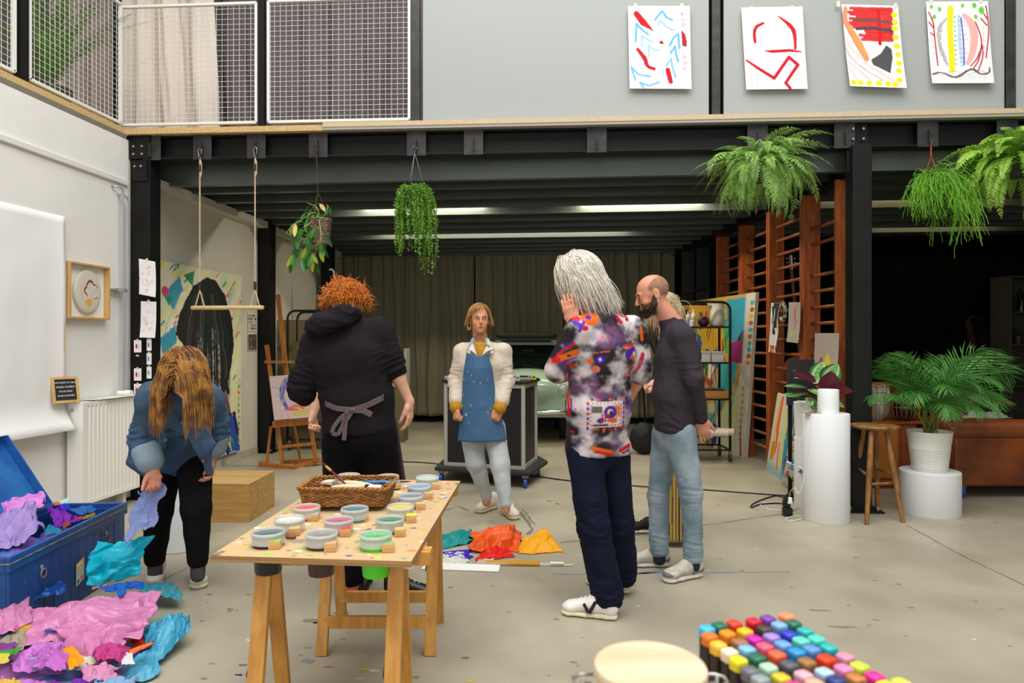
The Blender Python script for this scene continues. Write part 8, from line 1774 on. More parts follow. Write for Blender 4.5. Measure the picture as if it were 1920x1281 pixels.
# ---- C: person mostly hidden behind ------------------------------------------------
j=J3(4.85,pv=(1262,790,0),wa=(1260,735,0),ch=(1258,678,0),nb=(1252,632,0),shL=(1262,655,-.15),elL=(1272,718,-.18),wrL=(1234,716,-.14),shR=(1254,655,.15),elR=(1262,720,.1),wrR=(1232,728,-.02),hpL=(1268,800,-.08),knL=(1270,890,-.08),anL=(1270,985,-.08),hpR=(1252,800,.08),knR=(1244,890,.12),anR=(1228,970,.2))
h=Head(at(1243,584,4.85),dc(-.98,-.15,-.12),k=.97);off=(j.pv.x,j.pv.y,0);t=person('blonde person in a striped yellow and black skirt, almost hidden behind the bald person',off)
body(t,off,j,SKIN['pale'],h,[dict(wr=j.wrL,d=dc(-.95,-.1,-.2),pn=dc(.1,.3,-.9),ths=1,curl=(.7,.9,.6),k=.95),dict(wr=j.wrR,d=dc(-.95,-.2,-.1),pn=dc(.1,-.5,.6),ths=-1,curl=(.5,.5,.4),k=.9)],fem=True,tor=(.125,.09))
face_parts(t,h,off,lip='#b05048',brow='#8a7048')
M_bl=mat('light blonde hair','#c9b48c',rough=.45,var=.2,vscale=30)
hair(t,off,h,M_bl,lambda S_:S_.ell(h(0,-.02,.036),[.084,.098,.09],h.M,.02).seg(h(0,-.05,.01),h(0,-.055,-.08),(.08,.045),(.07,.03),.03,h.s),700,.2,7,curl=.08,r=.0018,lift=.01,steps=14)
S_=Sdf(.008);w=j.side;S_.seg(j.pv,j.ch,(.15,.11),(.155,.11),.03,w);S_.seg(j.ch,j.nb.lerp(j.ch,.35),(.155,.11),(.11,.075),.05,w)
for a,b in ((j.shL,j.elL),(j.shR,j.elR)):S_.seg(j.nb.lerp(j.ch,.3),a,.06,.056,.04);S_.seg(a,a.lerp(b,.8),.056,.05,.03)
sdf_obj(S_,'black_top',mat('black jersey','#16161a',rough=.85),t,off,fold=fold())
def stripes(V):
 o=np.array(off);a=np.arctan2(V[:,1]-o[1],V[:,0]-o[0]);k=(np.sin(a*46) > .55)[:,None];return np.where(k,np.array(lin('#1d1a14')),np.array(lin('#c09a4c')))
S_=Sdf(.0062);S_.seg(at(1264,750,4.85),at(1264,860,4.85),(.13,.1),(.165,.14),.03,w);S_.seg(at(1264,860,4.85),at(1264,998,4.85),(.165,.14),(.17,.15),.03,w);S_.plane(at(1264,1003,4.85),(0,0,-1),.003)
sdf_obj(S_,'skirt',mat('striped skirt cloth','#ffffff',rough=.7,vcol=True),t,off,cols=stripes,fold=fold((14,14,1.5),.012,.5))
M_bc=mat('black canvas','#1b1b20',rough=.8);M_wso=mat('white rubber','#dcd8cc',rough=.5)
shoe(t,off,fl(1288,1016),dc(-.95,-.15),.26,M_bc,M_wso);shoe(t,off,fl(1245,1000),dc(-.98,.1),.26,M_bc,M_wso)
# ---- D: woman in the blue apron ----------------------------------------------------------
j=J3(5.38,pv=(904,792,0),wa=(899,735,0),ch=(903,685,0),nb=(901,645,.02),shL=(943,660,.02),elL=(950,712,.0),wrL=(936,768,-.14),shR=(867,661,.02),elR=(856,712,.03),wrR=(855,766,-.1),hpL=(925,802,0),knL=(938,872,-.08),anL=(948,944,-.14),hpR=(884,802,0),knR=(892,868,-.03),anR=(912,930,.1))
h=Head(at(899,601,5.36),dc(.17,-.97,.06),k=.98);off=(j.pv.x,j.pv.y,0);t=person('smiling blonde person in a blue apron, cream jacket and pale jeans before the bar counter',off)
body(t,off,j,SKIN['tan'],h,[dict(wr=j.wrL,d=dc(-.35,-.25,-.9),pn=dc(-.3,.6,-.2),ths=-1,curl=(.8,.8,.6),thumb=.3,k=.98),dict(wr=j.wrR,d=dc(-.05,-.35,-.92),pn=dc(.6,.3,-.1),ths=1,curl=(1.1,1.2,.8),thumb=.3,k=.98)],fem=True,tor=(.125,.09))
face_parts(t,h,off,lip='#b8565a',brow='#8a6238',iris='#4a6a80')
M_hb=mat('golden hair','#c8965a',rough=.4,col2='#94683a',vscale=22,vstretch=(1,1,.5))
hair(t,off,h,M_hb,lambda S_:S_.ell(h(0,-.028,.044),[.083,.092,.084],h.M,.02).seg(h(0,-.06,-.02),h(0,-.062,-.08),(.06,.03),(.035,.022),.03,h.s),1500,.075,9,curl=.04,r=.0016,hug=1.0,init=lambda D,rs:np.stack([1.2*np.sign(D[:,0]+.35)*(.4+abs(D[:,0])),-.25+0*D[:,0],.15+0*D[:,0]],1)+rs.normal(size=D.shape)*.08,region=lambda D,rs:(D[:,2] > -.05) & ~((D[:,1] > .6) & (D[:,2] < .62)) & ~((D[:,1] > .8)),stiff=.82,lift=.004)
mb=MB();e=h(.085,.0,-.055)-Vector(off);mb.tube([e+h.s*.0+UP*(.016*math.sin(a_)-.004)+h.s*.011*math.cos(a_) for a_ in np.linspace(PI*.75,2*PI+.25*PI,12)],.005,8);mb.build('earring',mat('amber earring','#d89418',rough=.3),t,smooth=True)
mb=MB();mb.ell(h(.082,.002,-.04)-Vector(off),.008);mb.build('earring_stud',mat('black bead','#1a1a1e',rough=.3),t,smooth=True)
M_mu=mat('mustard knit','#bb8718',rough=.9,bump=.8,bscale=120,bstretch=(1,1,.1),var=.08,vscale=30)
S_=Sdf(.006);w=nz(j.shL-j.shR);S_.seg(j.ch,j.nb.lerp(j.ch,.3),(.13,.095),(.1,.07),.05,w);S_.seg(j.nb-UP*.03,j.nb+UP*.012,(.06,.058),(.056,.054),.02,w)
for a,b in ((j.elL,j.wrL),(j.elR,j.wrR)):S_.seg(a.lerp(b,.5),a.lerp(b,.95),.04,.052,.02)
sdf_obj(S_,'mustard_sweater',M_mu,t,off)
M_cr=mat('cream cotton','#cdbfad',rough=.8,var=.03,vscale=10)
S_=Sdf(.006);S_.seg(at(901,748,5.40),j.wa,(.165,.115),(.165,.118),.03,w);S_.seg(j.wa,j.ch,(.165,.118),(.172,.12),.04,w);S_.seg(j.ch,j.nb.lerp(j.ch,.35),(.172,.12),(.125,.085),.05,w)
for a,b,c in ((j.shL,j.elL,j.wrL),(j.shR,j.elR,j.wrR)):S_.seg(j.nb.lerp(j.ch,.35),a,.066,.064,.04);S_.seg(a,b,.066,.058,.03);S_.seg(b,b.lerp(c,.72),.058,.056,.02)
S_.seg(at(887,640,5.34),at(880,662,5.25),.016,.014,.015);S_.seg(at(914,638,5.34),at(922,662,5.25),.016,.014,.015)
S_.seg(j.nb+UP*.1+dc(0,-.16),at(900,672,5.2),.055,.012,.01,op='sub');S_.seg(j.nb+UP*.12,j.nb-UP*.01,.06,.058,.01,op='sub')
sdf_obj(S_,'jacket',M_cr,t,off,fold=fold((10,10,7),.008,.6,[(j.elL,.12,.005,UP),(j.elR,.12,.005,UP)],12))
M_ap=mat('blue apron cloth','#3f74a4',rough=.85,col2='#4b80ae',vscale=4,bump=.2,bscale=400)
def apron_cols(V):
 o=np.array(at(904,750,5.25));X=(V-o)@np.array(VR)/(5.25/FPX)+904;Y=750-(V[:,2]-o[2])/(5.25/FPX);c=np.ones((len(V),3))*np.array(lin('#41678a'))*(1+.12*fbm(np.stack([X/14,Y/14,X*0],-1)))[:,None]
 r=random.Random(4)
 for k in range(34):
  x,y=r.uniform(865,948),r.uniform(690,820);d=np.hypot((X-x)/r.uniform(.7,1.8),(Y-y)/r.uniform(.6,1.6));m=np.clip(1.3-d,0,1)[:,None];c=c*(1-m)+np.array(lin(r.choice(['#c8d0d0','#6a3ca8','#a83450','#c8d8d8','#d0a060','#7a58a8'])))*m
 for x,y,col in ((921,766,'#b06a30'),(915,772,'#b87a50'),(899,783,'#6a5ab0'),(874,777,'#d0d8d0')):
  d=np.hypot((X-x)/2,(Y-y)/2);m=np.clip(1.4-d,0,1)[:,None];c=c*(1-m)+np.array(lin(col))*m
 for y in (717.5,768):m=(np.clip(1.2-abs(Y-y),0,1)*.45)[:,None];c=c*(1-m)+np.array(lin('#29557c'))*m
 return c
def sheet_wrap(name,rows,m,colf=None,amp=.006,thick=.003,n=40,seed=1):
 """rows: list of (left, mid, right) world points, top to bottom; curved cloth"""
 R_=[]
 for L_,Mi,Ri in rows:
  u=np.linspace(0,1,n)[:,None];L_,Mi,Ri=map(lambda q:np.array(q),(L_,Mi,Ri));R_.append(L_*(1-u)*(1-2*u)+4*Mi*u*(1-u)+Ri*u*(2*u-1))
 R_=np.array(R_);v=np.linspace(0,len(rows)-1,n);i=np.clip(v.astype(int),0,len(rows)-2);f_=(v-i)[:,None,None];P=R_[i]*(1-f_)+R_[i+1]*f_
 nn=np.array(-VF);h_=amp*(fbm(P*np.array([13,13,6])+seed,2));P=P+h_[...,None]*nn;P -=np.array(off)
 mb=MB();mb.grid(P);cc=colf(P.reshape(-1,3)+np.array(off)) if colf else None;o=mb.build(name,m,t,smooth=True,cols=cc);so=o.modifiers.new('t','SOLIDIFY');so.thickness=thick;so.offset=1;return o
A_=lambda x,y,dd:at(x,y,5.38+dd)
sheet_wrap('apron',[(A_(875,660,-.13),A_(895,668,-.175),A_(915,664,-.14)),(A_(870,690,-.12),A_(896,690,-.19),A_(923,690,-.125)),(A_(867,717,-.10),A_(897,717,-.185),A_(927,717,-.10)),(A_(866,750,-.10),A_(898,750,-.185),A_(930,750,-.10)),(A_(862,790,-.10),A_(902,790,-.19),A_(943,790,-.09)),(A_(858,827,-.09),A_(904,829,-.19),A_(951,825,-.08))],mat('painted apron','#ffffff',rough=.85,vcol=True,bump=.15,bscale=400),apron_cols,n=70)
sheet_wrap('neck_panel',[(A_(889,641,-.10),A_(900,643,-.125),A_(912,641,-.10)),(A_(892,654,-.125),A_(900,656,-.145),A_(909,654,-.125)),(A_(898,670,-.15),A_(900,670,-.152),A_(902,670,-.15))],M_mu,n=14,amp=.002)
for q_ in (((884,636),(874,657),(896,669)),((914,634),(928,657),(903,669))):
 (x0,y0),(x1,y1),(x2,y2)=q_;sheet_wrap('collar',[(A_(x0,y0,-.06),A_((x0+x0)/2,y0,-.065),A_(x0+2,y0+1,-.06)),(A_(x1,y1,-.115),A_((x1+x2)/2,(y1+y2)/2-4,-.15),A_(x2,y2,-.155))],M_cr,n=12,amp=.002)
mb=MB();o=Vector(off);
for pts in ((A_(877,661,-.14),A_(883,645,-.10),A_(888,634,-.06),A_(893,630,.06)),(A_(913,664,-.15),A_(913,648,-.10),A_(911,634,-.06),A_(906,630,.06))):
 for a,b in zip(pts,pts[1:]):mb.bar(a-o,b-o,.022,.004,up=-VF)
mb.bar(A_(910,644,-.11)-o,A_(918,650,-.13)-o,.016,.006,up=-VF)
mb.build('apron_strap',mat('pale blue strap','#84979e',rough=.85),t)
M_pj=mat('pale bleached denim','#b2babd',rough=.8,col2='#c3c8c8',vscale=6,bump=.2,bscale=500)
trousers(t,off,j,M_pj,at(903,770,5.4),rads=(.092,.076,.074,.046),pr=(.155,.11),fo=fold((9,9,6),.006,.5,None,3))
M_os=mat('worn white leather','#dcd5c6',rough=.55);M_ys=mat('yellowed sole','#c9b98c',rough=.6)
shoe(t,off,fl(932,952),nz(fl(886,966)-fl(932,952)),.26,M_os,M_ys);shoe(t,off,fl(944,962),nz(fl(983,985)-fl(944,962)),.26,M_os,M_ys)
# ---- E: red-haired person in the hoodie ----------------------------------------------------
j=J3(3.72,pv=(675,815,0),wa=(670,748,0),ch=(654,668,0),nb=(650,612,.04),shL=(594,645,0),elL=(566,722,-.02),wrL=(612,728,.26),shR=(710,625,.02),elR=(740,692,.03),wrR=(768,754,.06),hpL=(642,832,0),knL=(648,960,.06),anL=(661,1078,.04),hpR=(708,832,0),knR=(722,960,.06),anR=(740,1078,.10))
h=Head(at(650,575,3.80),dc(.62,.72,-.32),k=.97);off=(j.pv.x,j.pv.y,0);t=person('red-haired person seen from behind in a black hoodie with a taupe apron bow',off)
body(t,off,j,SKIN['pale'],h,[dict(wr=j.wrR,d=dc(.02,.05,-1),pn=dc(-.9,.2,0),ths=-1,curl=(.3,.35,.3),thumb=.4,k=1.08),dict(wr=j.wrL,d=dc(.6,.7,-.2),pn=dc(0,.3,-.9),ths=1,curl=(.4,.5,.4))])
face_parts(t,h,off,brow='#a8602a')
M_gi=mat('ginger hair','#d88424',rough=.5,col2='#b05c14',vscale=26)
hair(t,off,h,M_gi,lambda S_:S_.ell(h(0,-.02,.045),[.08,.099,.086],h.M,.02),2000,.075,11,curl=.85,freq=24,r=.0021,up0=.0,region=lambda D,rs:(D[:,2] > -.35) & ~((D[:,1] > .3) & (D[:,2] < .3)) & ~((abs(D[:,0]) > .75) & (D[:,2] < .05) & (D[:,1] > -.4)),stiff=.8,steps=10,lift=.004,grav=(0,0,-.5),hug=.6,vol=.02)
M_ho=mat('black hoodie fleece','#1e1a1e',rough=.95,var=.08,vscale=6,spec=.15)
S_=Sdf(.0062);w=j.side;S_.seg(at(674,800,3.72),j.wa,(.193,.135),(.183,.13),.03,w);S_.seg(j.wa,j.ch,(.183,.13),(.2,.14),.04,w);S_.seg(j.ch,j.nb.lerp(j.ch,.4),(.2,.14),(.15,.1),.06,w)
for a,b,e in ((j.shL,j.elL,1.0),(j.shR,j.elR,.95)):S_.seg(j.nb.lerp(j.ch,.4),a,.08,.078,.05);S_.seg(a,a.lerp(b,e),.076,.062,.03)
S_.seg(j.elL.lerp(j.shL,.25),j.elL+dc(.01,0,-.02),.068,.058,.02);S_.seg(at(565,735,3.7),at(570,742,3.74),.058,.052,.02);S_.plane(at(674,811,3.72),(0,0,-1),.004)
S_.seg(j.nb-UP*.03,j.nb+UP*.01,(.085,.08),(.075,.07),.02,w)
cuf=[(j.elL,.14,.008,nz(j.elL-j.shL)),(j.elR.lerp(j.shR,.2),.13,.009,nz(j.elR-j.shR))]
sdf_obj(S_,'hoodie',M_ho,t,off,fold=fold((7,7,3.5),.011,.6,cuf,21))
S_=Sdf(.006);S_.seg(at(596,612,3.62),at(640,592,3.62),.055,.05,.03).seg(at(640,592,3.62),at(668,588,3.68),.05,.03,.03).seg(at(592,612,3.64),at(600,606,3.76),.05,.055,.03).seg(at(612,604,3.58),at(640,600,3.6),.055,.035,.03)
S_.seg(at(615,590,3.70),at(655,582,3.72),.03,.02,.02)
sdf_obj(S_,'hood',M_ho,t,off,fold=fold((14,14,22),.012,.7,None,5))
mb=MB();o=Vector(off);Bc=at(662,769,3.565)-o
def ribbon(pts,w_=.028,th=.006):
 for a,b in zip(pts,pts[1:]):mb.bar(a,b,th,w_,up=UP if abs(nz(b-a).z) < .7 else VR)
E_2=lambda x,y,d=3.565:at(x,y,d)-o
ribbon([E_2(727,738,3.70),E_2(716,747,3.62),E_2(690,760,3.58),Bc],.03);ribbon([Bc,E_2(630,766,3.57),E_2(612,758,3.61),E_2(604,750,3.68)],.028)
ribbon([Bc,E_2(680,770,3.54),E_2(697,778,3.54)],.03);ribbon([Bc,E_2(640,782),E_2(626,800),E_2(622,812),E_2(633,816),E_2(642,800),E_2(650,775)],.022);ribbon([Bc+UP*.002,E_2(648,790),E_2(645,826)],.024)
mb.ell(Bc,(.022,.012,.014));mb.build('apron_bow',mat('taupe ribbon','#5c4d4f',rough=.85),t,smooth=False,bev=.002)
sheet_wrap('apron',[(at(604,752,3.76),at(640,745,4.02),at(728,740,3.8)),(at(603,820,3.82),at(665,830,4.05),at(745,800,3.78)),(at(606,900,3.86),at(670,900,4.06),at(760,900,3.8))],mat('taupe apron','#5a4a4e',rough=.85),n=30)
M_bt=mat('black trousers','#0b090b',spec=.15,rough=.95,var=.1,vscale=8)
trousers(t,off,j,M_bt,at(674,790,3.72),rads=(.108,.09,.085,.062),pr=(.18,.125),fo=fold((8,8,6),.009,.5,[(j.anL,.1,.005,UP)],8))
M_bs=mat('black leather shoe','#131315',rough=.4,var=.2,vscale=20);M_bso=mat('black rubber','#1b1b1d',rough=.7)
shoe(t,off,fl(668,1126),dc(-.05,1),.30,M_bs,M_bso,lace='#1a1a1a',hi=.03);shoe(t,off,fl(720,1122),dc(.93,-.05),.30,M_bs,M_bso,lace='#b09a50',hi=.03)
sock(t,off,j.anL-UP*.03,mat('coral sock','#d8606a',rough=.9));sock(t,off,j.anR-UP*.03,mat('coral sock','#d8606a'))
# ---- G: person hidden in front of the red-haired one ------------------------------------------
j=J3(4.5,pv=(655,800,0),wa=(652,745,0),ch=(648,690,0),nb=(645,650,.02),shL=(612,668,0),elL=(603,728,-.03),wrL=(586,781,-.08),shR=(685,668,0),elR=(692,728,.04),wrR=(690,785,.0),hpL=(640,808,0),knL=(645,890,0),anL=(655,985,0),hpR=(675,808,0),knR=(680,890,0),anR=(683,985,0))
h=Head(at(646,613,4.5),dc(.2,.95,-.2),k=.93);off=(j.pv.x,j.pv.y,0);t=person('person hidden behind the red-haired one, only a bare forearm and fist showing',off)
body(t,off,j,SKIN['pale'],h,[dict(wr=j.wrL,d=dc(-.05,-.1,-1),pn=dc(.7,-.2,0),ths=-1,curl=(1.1,1.2,.8),thumb=.3,k=.95),dict(wr=j.wrR,d=dc(0,.3,-1),pn=dc(-.5,.2,0),ths=-1)],fem=True,tor=(.12,.085),vox=.006)
hair(t,off,h,mat('brown hair','#4a3020',rough=.5),lambda S_:S_.ell(h(0,-.02,.04),[.082,.096,.086],h.M,.02),200,.1,13)
S_=Sdf(.008);w=j.side;S_.seg(j.pv,j.ch,(.135,.1),(.15,.105),.03,w);S_.seg(j.ch,j.nb.lerp(j.ch,.35),(.15,.105),(.11,.075),.05,w)
for a,b in ((j.shL,j.elL),(j.shR,j.elR)):S_.seg(a,a.lerp(b,.6),.056,.05,.03)
sdf_obj(S_,'shirt',mat('grey blue cotton','#5a6474',rough=.85),t,off,fold=fold())
trousers(t,off,j,mat('blue jeans','#5a7088',rough=.85),j.wa.lerp(j.pv,.6),rads=(.088,.07,.06,.05),pr=(.14,.1),fo=fold())
shoe(t,off,fl(655,1030),dc(0,1),.25,M_bc,M_wso);shoe(t,off,fl(690,1030),dc(.2,1),.25,M_bc,M_wso)
# ---- F: person bending over the trunk ---------------------------------------------------------
j=J3(3.9,pv=(337,842,.22),wa=(336,800,.10),ch=(338,758,-.10),nb=(342,728,-.27),shR=(288,748,-.16),elR=(268,826,-.16),wrR=(288,884,-.22),shL=(394,752,-.08),elL=(406,806,.0),wrL=(398,862,.02),hpR=(310,855,.2),knR=(297,955,.02),anR=(291,1050,.08),hpL=(364,855,.18),knL=(368,955,-.04),anL=(371,1052,.0))
h=Head(at(347,706,3.52),dc(.05,-.62,-.72),up=dc(.02,-.75,.6),k=.98);off=(337*0+j.pv.x,j.pv.y,0);t=person('person with long hair bending forward in a denim jacket and black jeans, pulling out tissue',off)
body(t,off,j,SKIN['pink'],h,[dict(wr=j.wrR,d=dc(.12,-.2,-.95),pn=dc(.3,-.7,-.1),ths=1,curl=(.8,.8,.5),thumb=.5),dict(wr=j.wrL,d=dc(-.02,-.05,-1),pn=dc(-.6,-.4,0),ths=1,curl=(.5,.6,.5),thumb=.4)],fem=True,tor=(.125,.09))
face_parts(t,h,off,lip='#b05a50',brow='#6a4428')
def pushF(P):
 c=np.array(h.c);q=(P-c)@h.M;m=(q[:,1] > .03) & (np.abs(q[:,0]) < .058) & (q[:,2] < .07);q[m,0] +=np.where(q[m,0] >=0,1,-1)*np.minimum(.058-np.abs(q[m,0]),.012);return q@h.M.T+c
M_bh=mat('long honey hair','#b8823e',rough=.45,col2='#6e4826',vscale=18)
hair(t,off,h,M_bh,lambda S_:S_.ell(h(0,-.012,.038),[.082,.1,.09],h.M,.02),2600,.25,15,curl=.10,freq=8,r=.0019,hug=1.0,region=lambda D,rs:(D[:,2] > -.15) & ~((D[:,1] > .5) & (D[:,2] < .35)),init=lambda D,rs:np.stack([1.5*np.sign(D[:,0]+rs.normal(size=len(D))*.06),-.1+0*D[:,0],.3+0*D[:,0]],1)+rs.normal(size=D.shape)*.12,steps=18,lift=.01,rad=(.082,.102,.09),stiff=.66,grav=dc(.03,-.03,-1),push=pushF,vol=.03)
M_de=mat('blue denim','#35495c',rough=.9,col2='#3f5f7e',vscale=5,bump=.25,bscale=500)
S_=Sdf(.0065);w=nz(j.shL-j.shR);S_.seg(j.pv+dc(0,-.08,.0),j.wa,(.185,.14),(.185,.14),.04,w);S_.seg(j.wa,j.ch,(.185,.14),(.19,.14),.05,w);S_.seg(j.ch,j.nb,(.19,.14),(.12,.09),.06,w)
for a,b,c,e in ((j.shR,j.elR,j.wrR,.55),(j.shL,j.elL,j.wrL,.42)):S_.seg(j.ch.lerp(j.nb,.5),a,.085,.074,.05);S_.seg(a,b,.074,.066,.04);S_.seg(b,b.lerp(c,e),.064,.055,.02)
S_.seg(at(268,800,3.95),at(256,872,3.95),(.07,.025),(.055,.02),.04,VR);S_.seg(at(256,872,3.95),at(272,893,3.93),.03,.012,.02)
S_.seg(at(352,785,3.72),at(392,840,3.72),(.07,.02),(.045,.015),.04,VR);S_.seg(at(384,835,3.72),at(393,890,3.74),(.035,.014),(.012,.01),.03,VR);S_.seg(at(300,785,3.74),at(292,835,3.76),(.06,.02),(.05,.02),.04,VR)
S_.seg(at(330,870,3.72),at(326,806,3.74),.06,.035,.02,op='sub')
sdf_obj(S_,'denim_jacket',M_de,t,off,fold=fold((8,8,6),.014,.6,[(j.elR,.12,.008,UP),(j.elL,.12,.008,UP)],31))
for b,c,e in ((j.elR,j.wrR,.55),(j.elL,j.wrL,.42)):
 S_=Sdf(.006);p=b.lerp(c,e);d=nz(c-b);S_.seg(p-d*.03,p+d*.022,.076,.071,.01);sdf_obj(S_,'turned_cuff',mat('pale denim lining','#8597a4',rough=.85),t,off)
mb=MB();o=Vector(off)
for x,y,d in ((341,793,3.66),(310,825,3.70),(381,865,3.70)):mb.cyl(at(x,y,d)-o,at(x,y,d-.02)-o,.009,n=12)
mb.build('button',mat('copper button','#6a4a34',rough=.4,metal=.7),t)
M_bj=mat('faded black jeans','#100e10',spec=.2,rough=.9,var=.2,vscale=8)
trousers(t,off,j,M_bj,j.wa,rads=(.1,.08,.078,.055),pr=(.165,.12),fo=fold((9,9,5),.006,.5,None,17),end=-.01)
shoe(t,off,fl(300,1078),nz(fl(284,1097)-fl(298,1070)),.25,M_os,M_sol);shoe(t,off,fl(371,1080),nz(fl(373,1112)-fl(370,1075)),.26,M_os,M_sol)
for a in (j.anL,j.anR):sock(t,off,a-UP*.05,mat('grey ribbed sock','#4a4848',rough=.95))
# ------------------------------------------------------------ small car at the back
M_mint=mat('mint car paint','#9fb9a4',rough=.22,coat=.6,spec=.5);M_glass=mat('car glass','#0e1410',rough=.05,spec=.8);M_chr=mat('chrome','#d8d8d4',rough=.15,metal=1);M_rub=mat('tyre rubber','#121212',rough=.8)
cp=at(990,640,9.45);off=(cp.x,cp.y,0);t=thing('small_car','small mint green vintage car with a black folding roof in front of the curtain','car',off,0)
def K(x,y,z):return Vector(off)+dc(x*1.04,y if y < .8 else .8+(y-.8)*.6,z*1.075)
Mx_=np.column_stack([VR,VF,UP])
S_=Sdf(.016)
S_.box(K(0,.75,.55),(.60,.72,.17),.06,Mx_,.08);S_.ell(K(0,.35,.72),(.62,.55,.26),Mx_,.1);S_.box(K(0,1.5,.6),(.58,.8,.22),.08,Mx_,.08)
S_.box(K(0,2.35,1.02),(.44,.40,.26),.08,Mx_,.10);S_.seg(K(-.50,.80,.9),K(-.44,1.12,1.27),.045,.04,.04);S_.seg(K(.50,.80,.9),K(.44,1.12,1.27),.045,.04,.04);S_.seg(K(-.44,1.12,1.28),K(.44,1.12,1.28),.04,.04,.03)
for s_ in (-1,1):S_.ell(K(s_*.5,.32,.62),(.16,.36,.24),Mx_,.08);S_.ell(K(s_*.48,.05,.70),(.12,.1,.12),Mx_,.06)
for s_ in (-1,1):S_.seg(K(s_*.7,.5,.27),K(s_*.4,.5,.27),.31,.31,.02,op='sub');S_.seg(K(s_*.7,2.05,.27),K(s_*.4,2.05,.27),.31,.31,.02,op='sub')
S_.plane(K(0,0,.24),(0,0,-1),.01)
def seam(V):
 P=(V-np.array(off));y=P@np.array(VF);x=P@np.array(VR);z=P[:,2];return -.008*np.exp(-((z-(.80-.25*(abs(x)/.6)**2*.4))/.01)**2)*(y < .75)*(abs(x) < .5)
sdf_obj(S_,'car_body',M_mint,t,off,fold=seam)
def kp(p):return p-Vector(off)
mb=MB()
pts=[(-.47,.78,.92),(.47,.78,.92),(.42,1.06,1.25),(-.42,1.06,1.25)]
mb.add([kp(K(*p)) for p in pts]+[kp(K(p[0]*.98,p[1]+.03,p[2])) for p in pts],[(0,1,2,3),(7,6,5,4),(0,4,5,1),(1,5,6,2),(2,6,7,3),(3,7,4,0)]);
mb.v=[tuple(Vector(v)+dc(0,-.045,.012)) for v in mb.v];mb.build('windscreen',M_glass,t,bev=.02)
mb=MB();mb.tube([kp(K(p[0]*1.03,p[1]-.05,p[2]+.012)) for p in pts],.012,6,closed=True);mb.build('windscreen_seal',M_rub,t,smooth=True)
S_=Sdf(.014);S_.box(K(0,1.5,1.40),(.40,.48,.015),.02,Mx_,.04);S_.seg(K(-.42,1.0,1.40),K(.42,1.0,1.40),.03,.03,.03);sdf_obj(S_,'folding_roof',mat('black canvas roof','#141414',rough=.7),t,off)
for s_ in (-1,1):
 q=kp(K(s_*.46,-.06,.70));f_=MB();f_.cyl(q,q+dc(0,-.035),.085,.08,n=32);hl_=f_.build('headlight',M_chr,t,auto=40);f_=MB();f_.ell(q+dc(0,-.035),(.068,.068,.068),20,12);f_.v=[tuple(Vector(v)-(VF*((Vector(v)-q-dc(0,-.035)).dot(VF)*.65))) for v in f_.v];f_.build('lens',mat('headlight glass','#aeb4ac',rough=.15,metal=.4),hl_,smooth=True)
 q=kp(K(s_*.52,-.03,.52));f_=MB();f_.cyl(q+dc(0,.03),q+dc(0,-.03),.04,.036,n=20);f_.build('indicator',mat('amber lens','#8a6a3a',rough=.2),t,auto=40)
 for y in (.5,2.05):
  q=kp(K(s_*.52,y,.27));f_=MB();f_.cyl(q-dc(.07,0),q+dc(.07,0),.27,n=36);wh=f_.build('tyre',M_rub,t,auto=40);f_=MB();f_.cyl(q+dc(s_*.07,0),q+dc(s_*.08,0),.15,n=28);f_.build('hubcap',M_chr,wh,auto=40)
 mb=MB();q=kp(K(s_*.2,.68,.95));mb.bar(q,q+dc(-.28*1,.03,.06)+dc(0,-.03),.012,.012);mb.build('wiper',M_rub,t)
mb=MB();mb.tube([kp(K(x,-.15+.12*(abs(x)/.6)**3,.42)) for x in np.linspace(-.62,.62,15)],.038,12);mb.build('bumper',M_chr,t,smooth=True)
mb=MB();q=kp(K(.02,.93,1.19));mb.bar(q-dc(.1,0),q+dc(.1,0),.02,.05);mb.build('rear_view_mirror',M_rub,t,bev=.006)
mb=MB();q=kp(K(0,-.13,.62));mb.bar(q-dc(.12,0,0),q+dc(.12,0,0),.02,.012);mb.build('front_trim',M_chr,t,bev=.004)
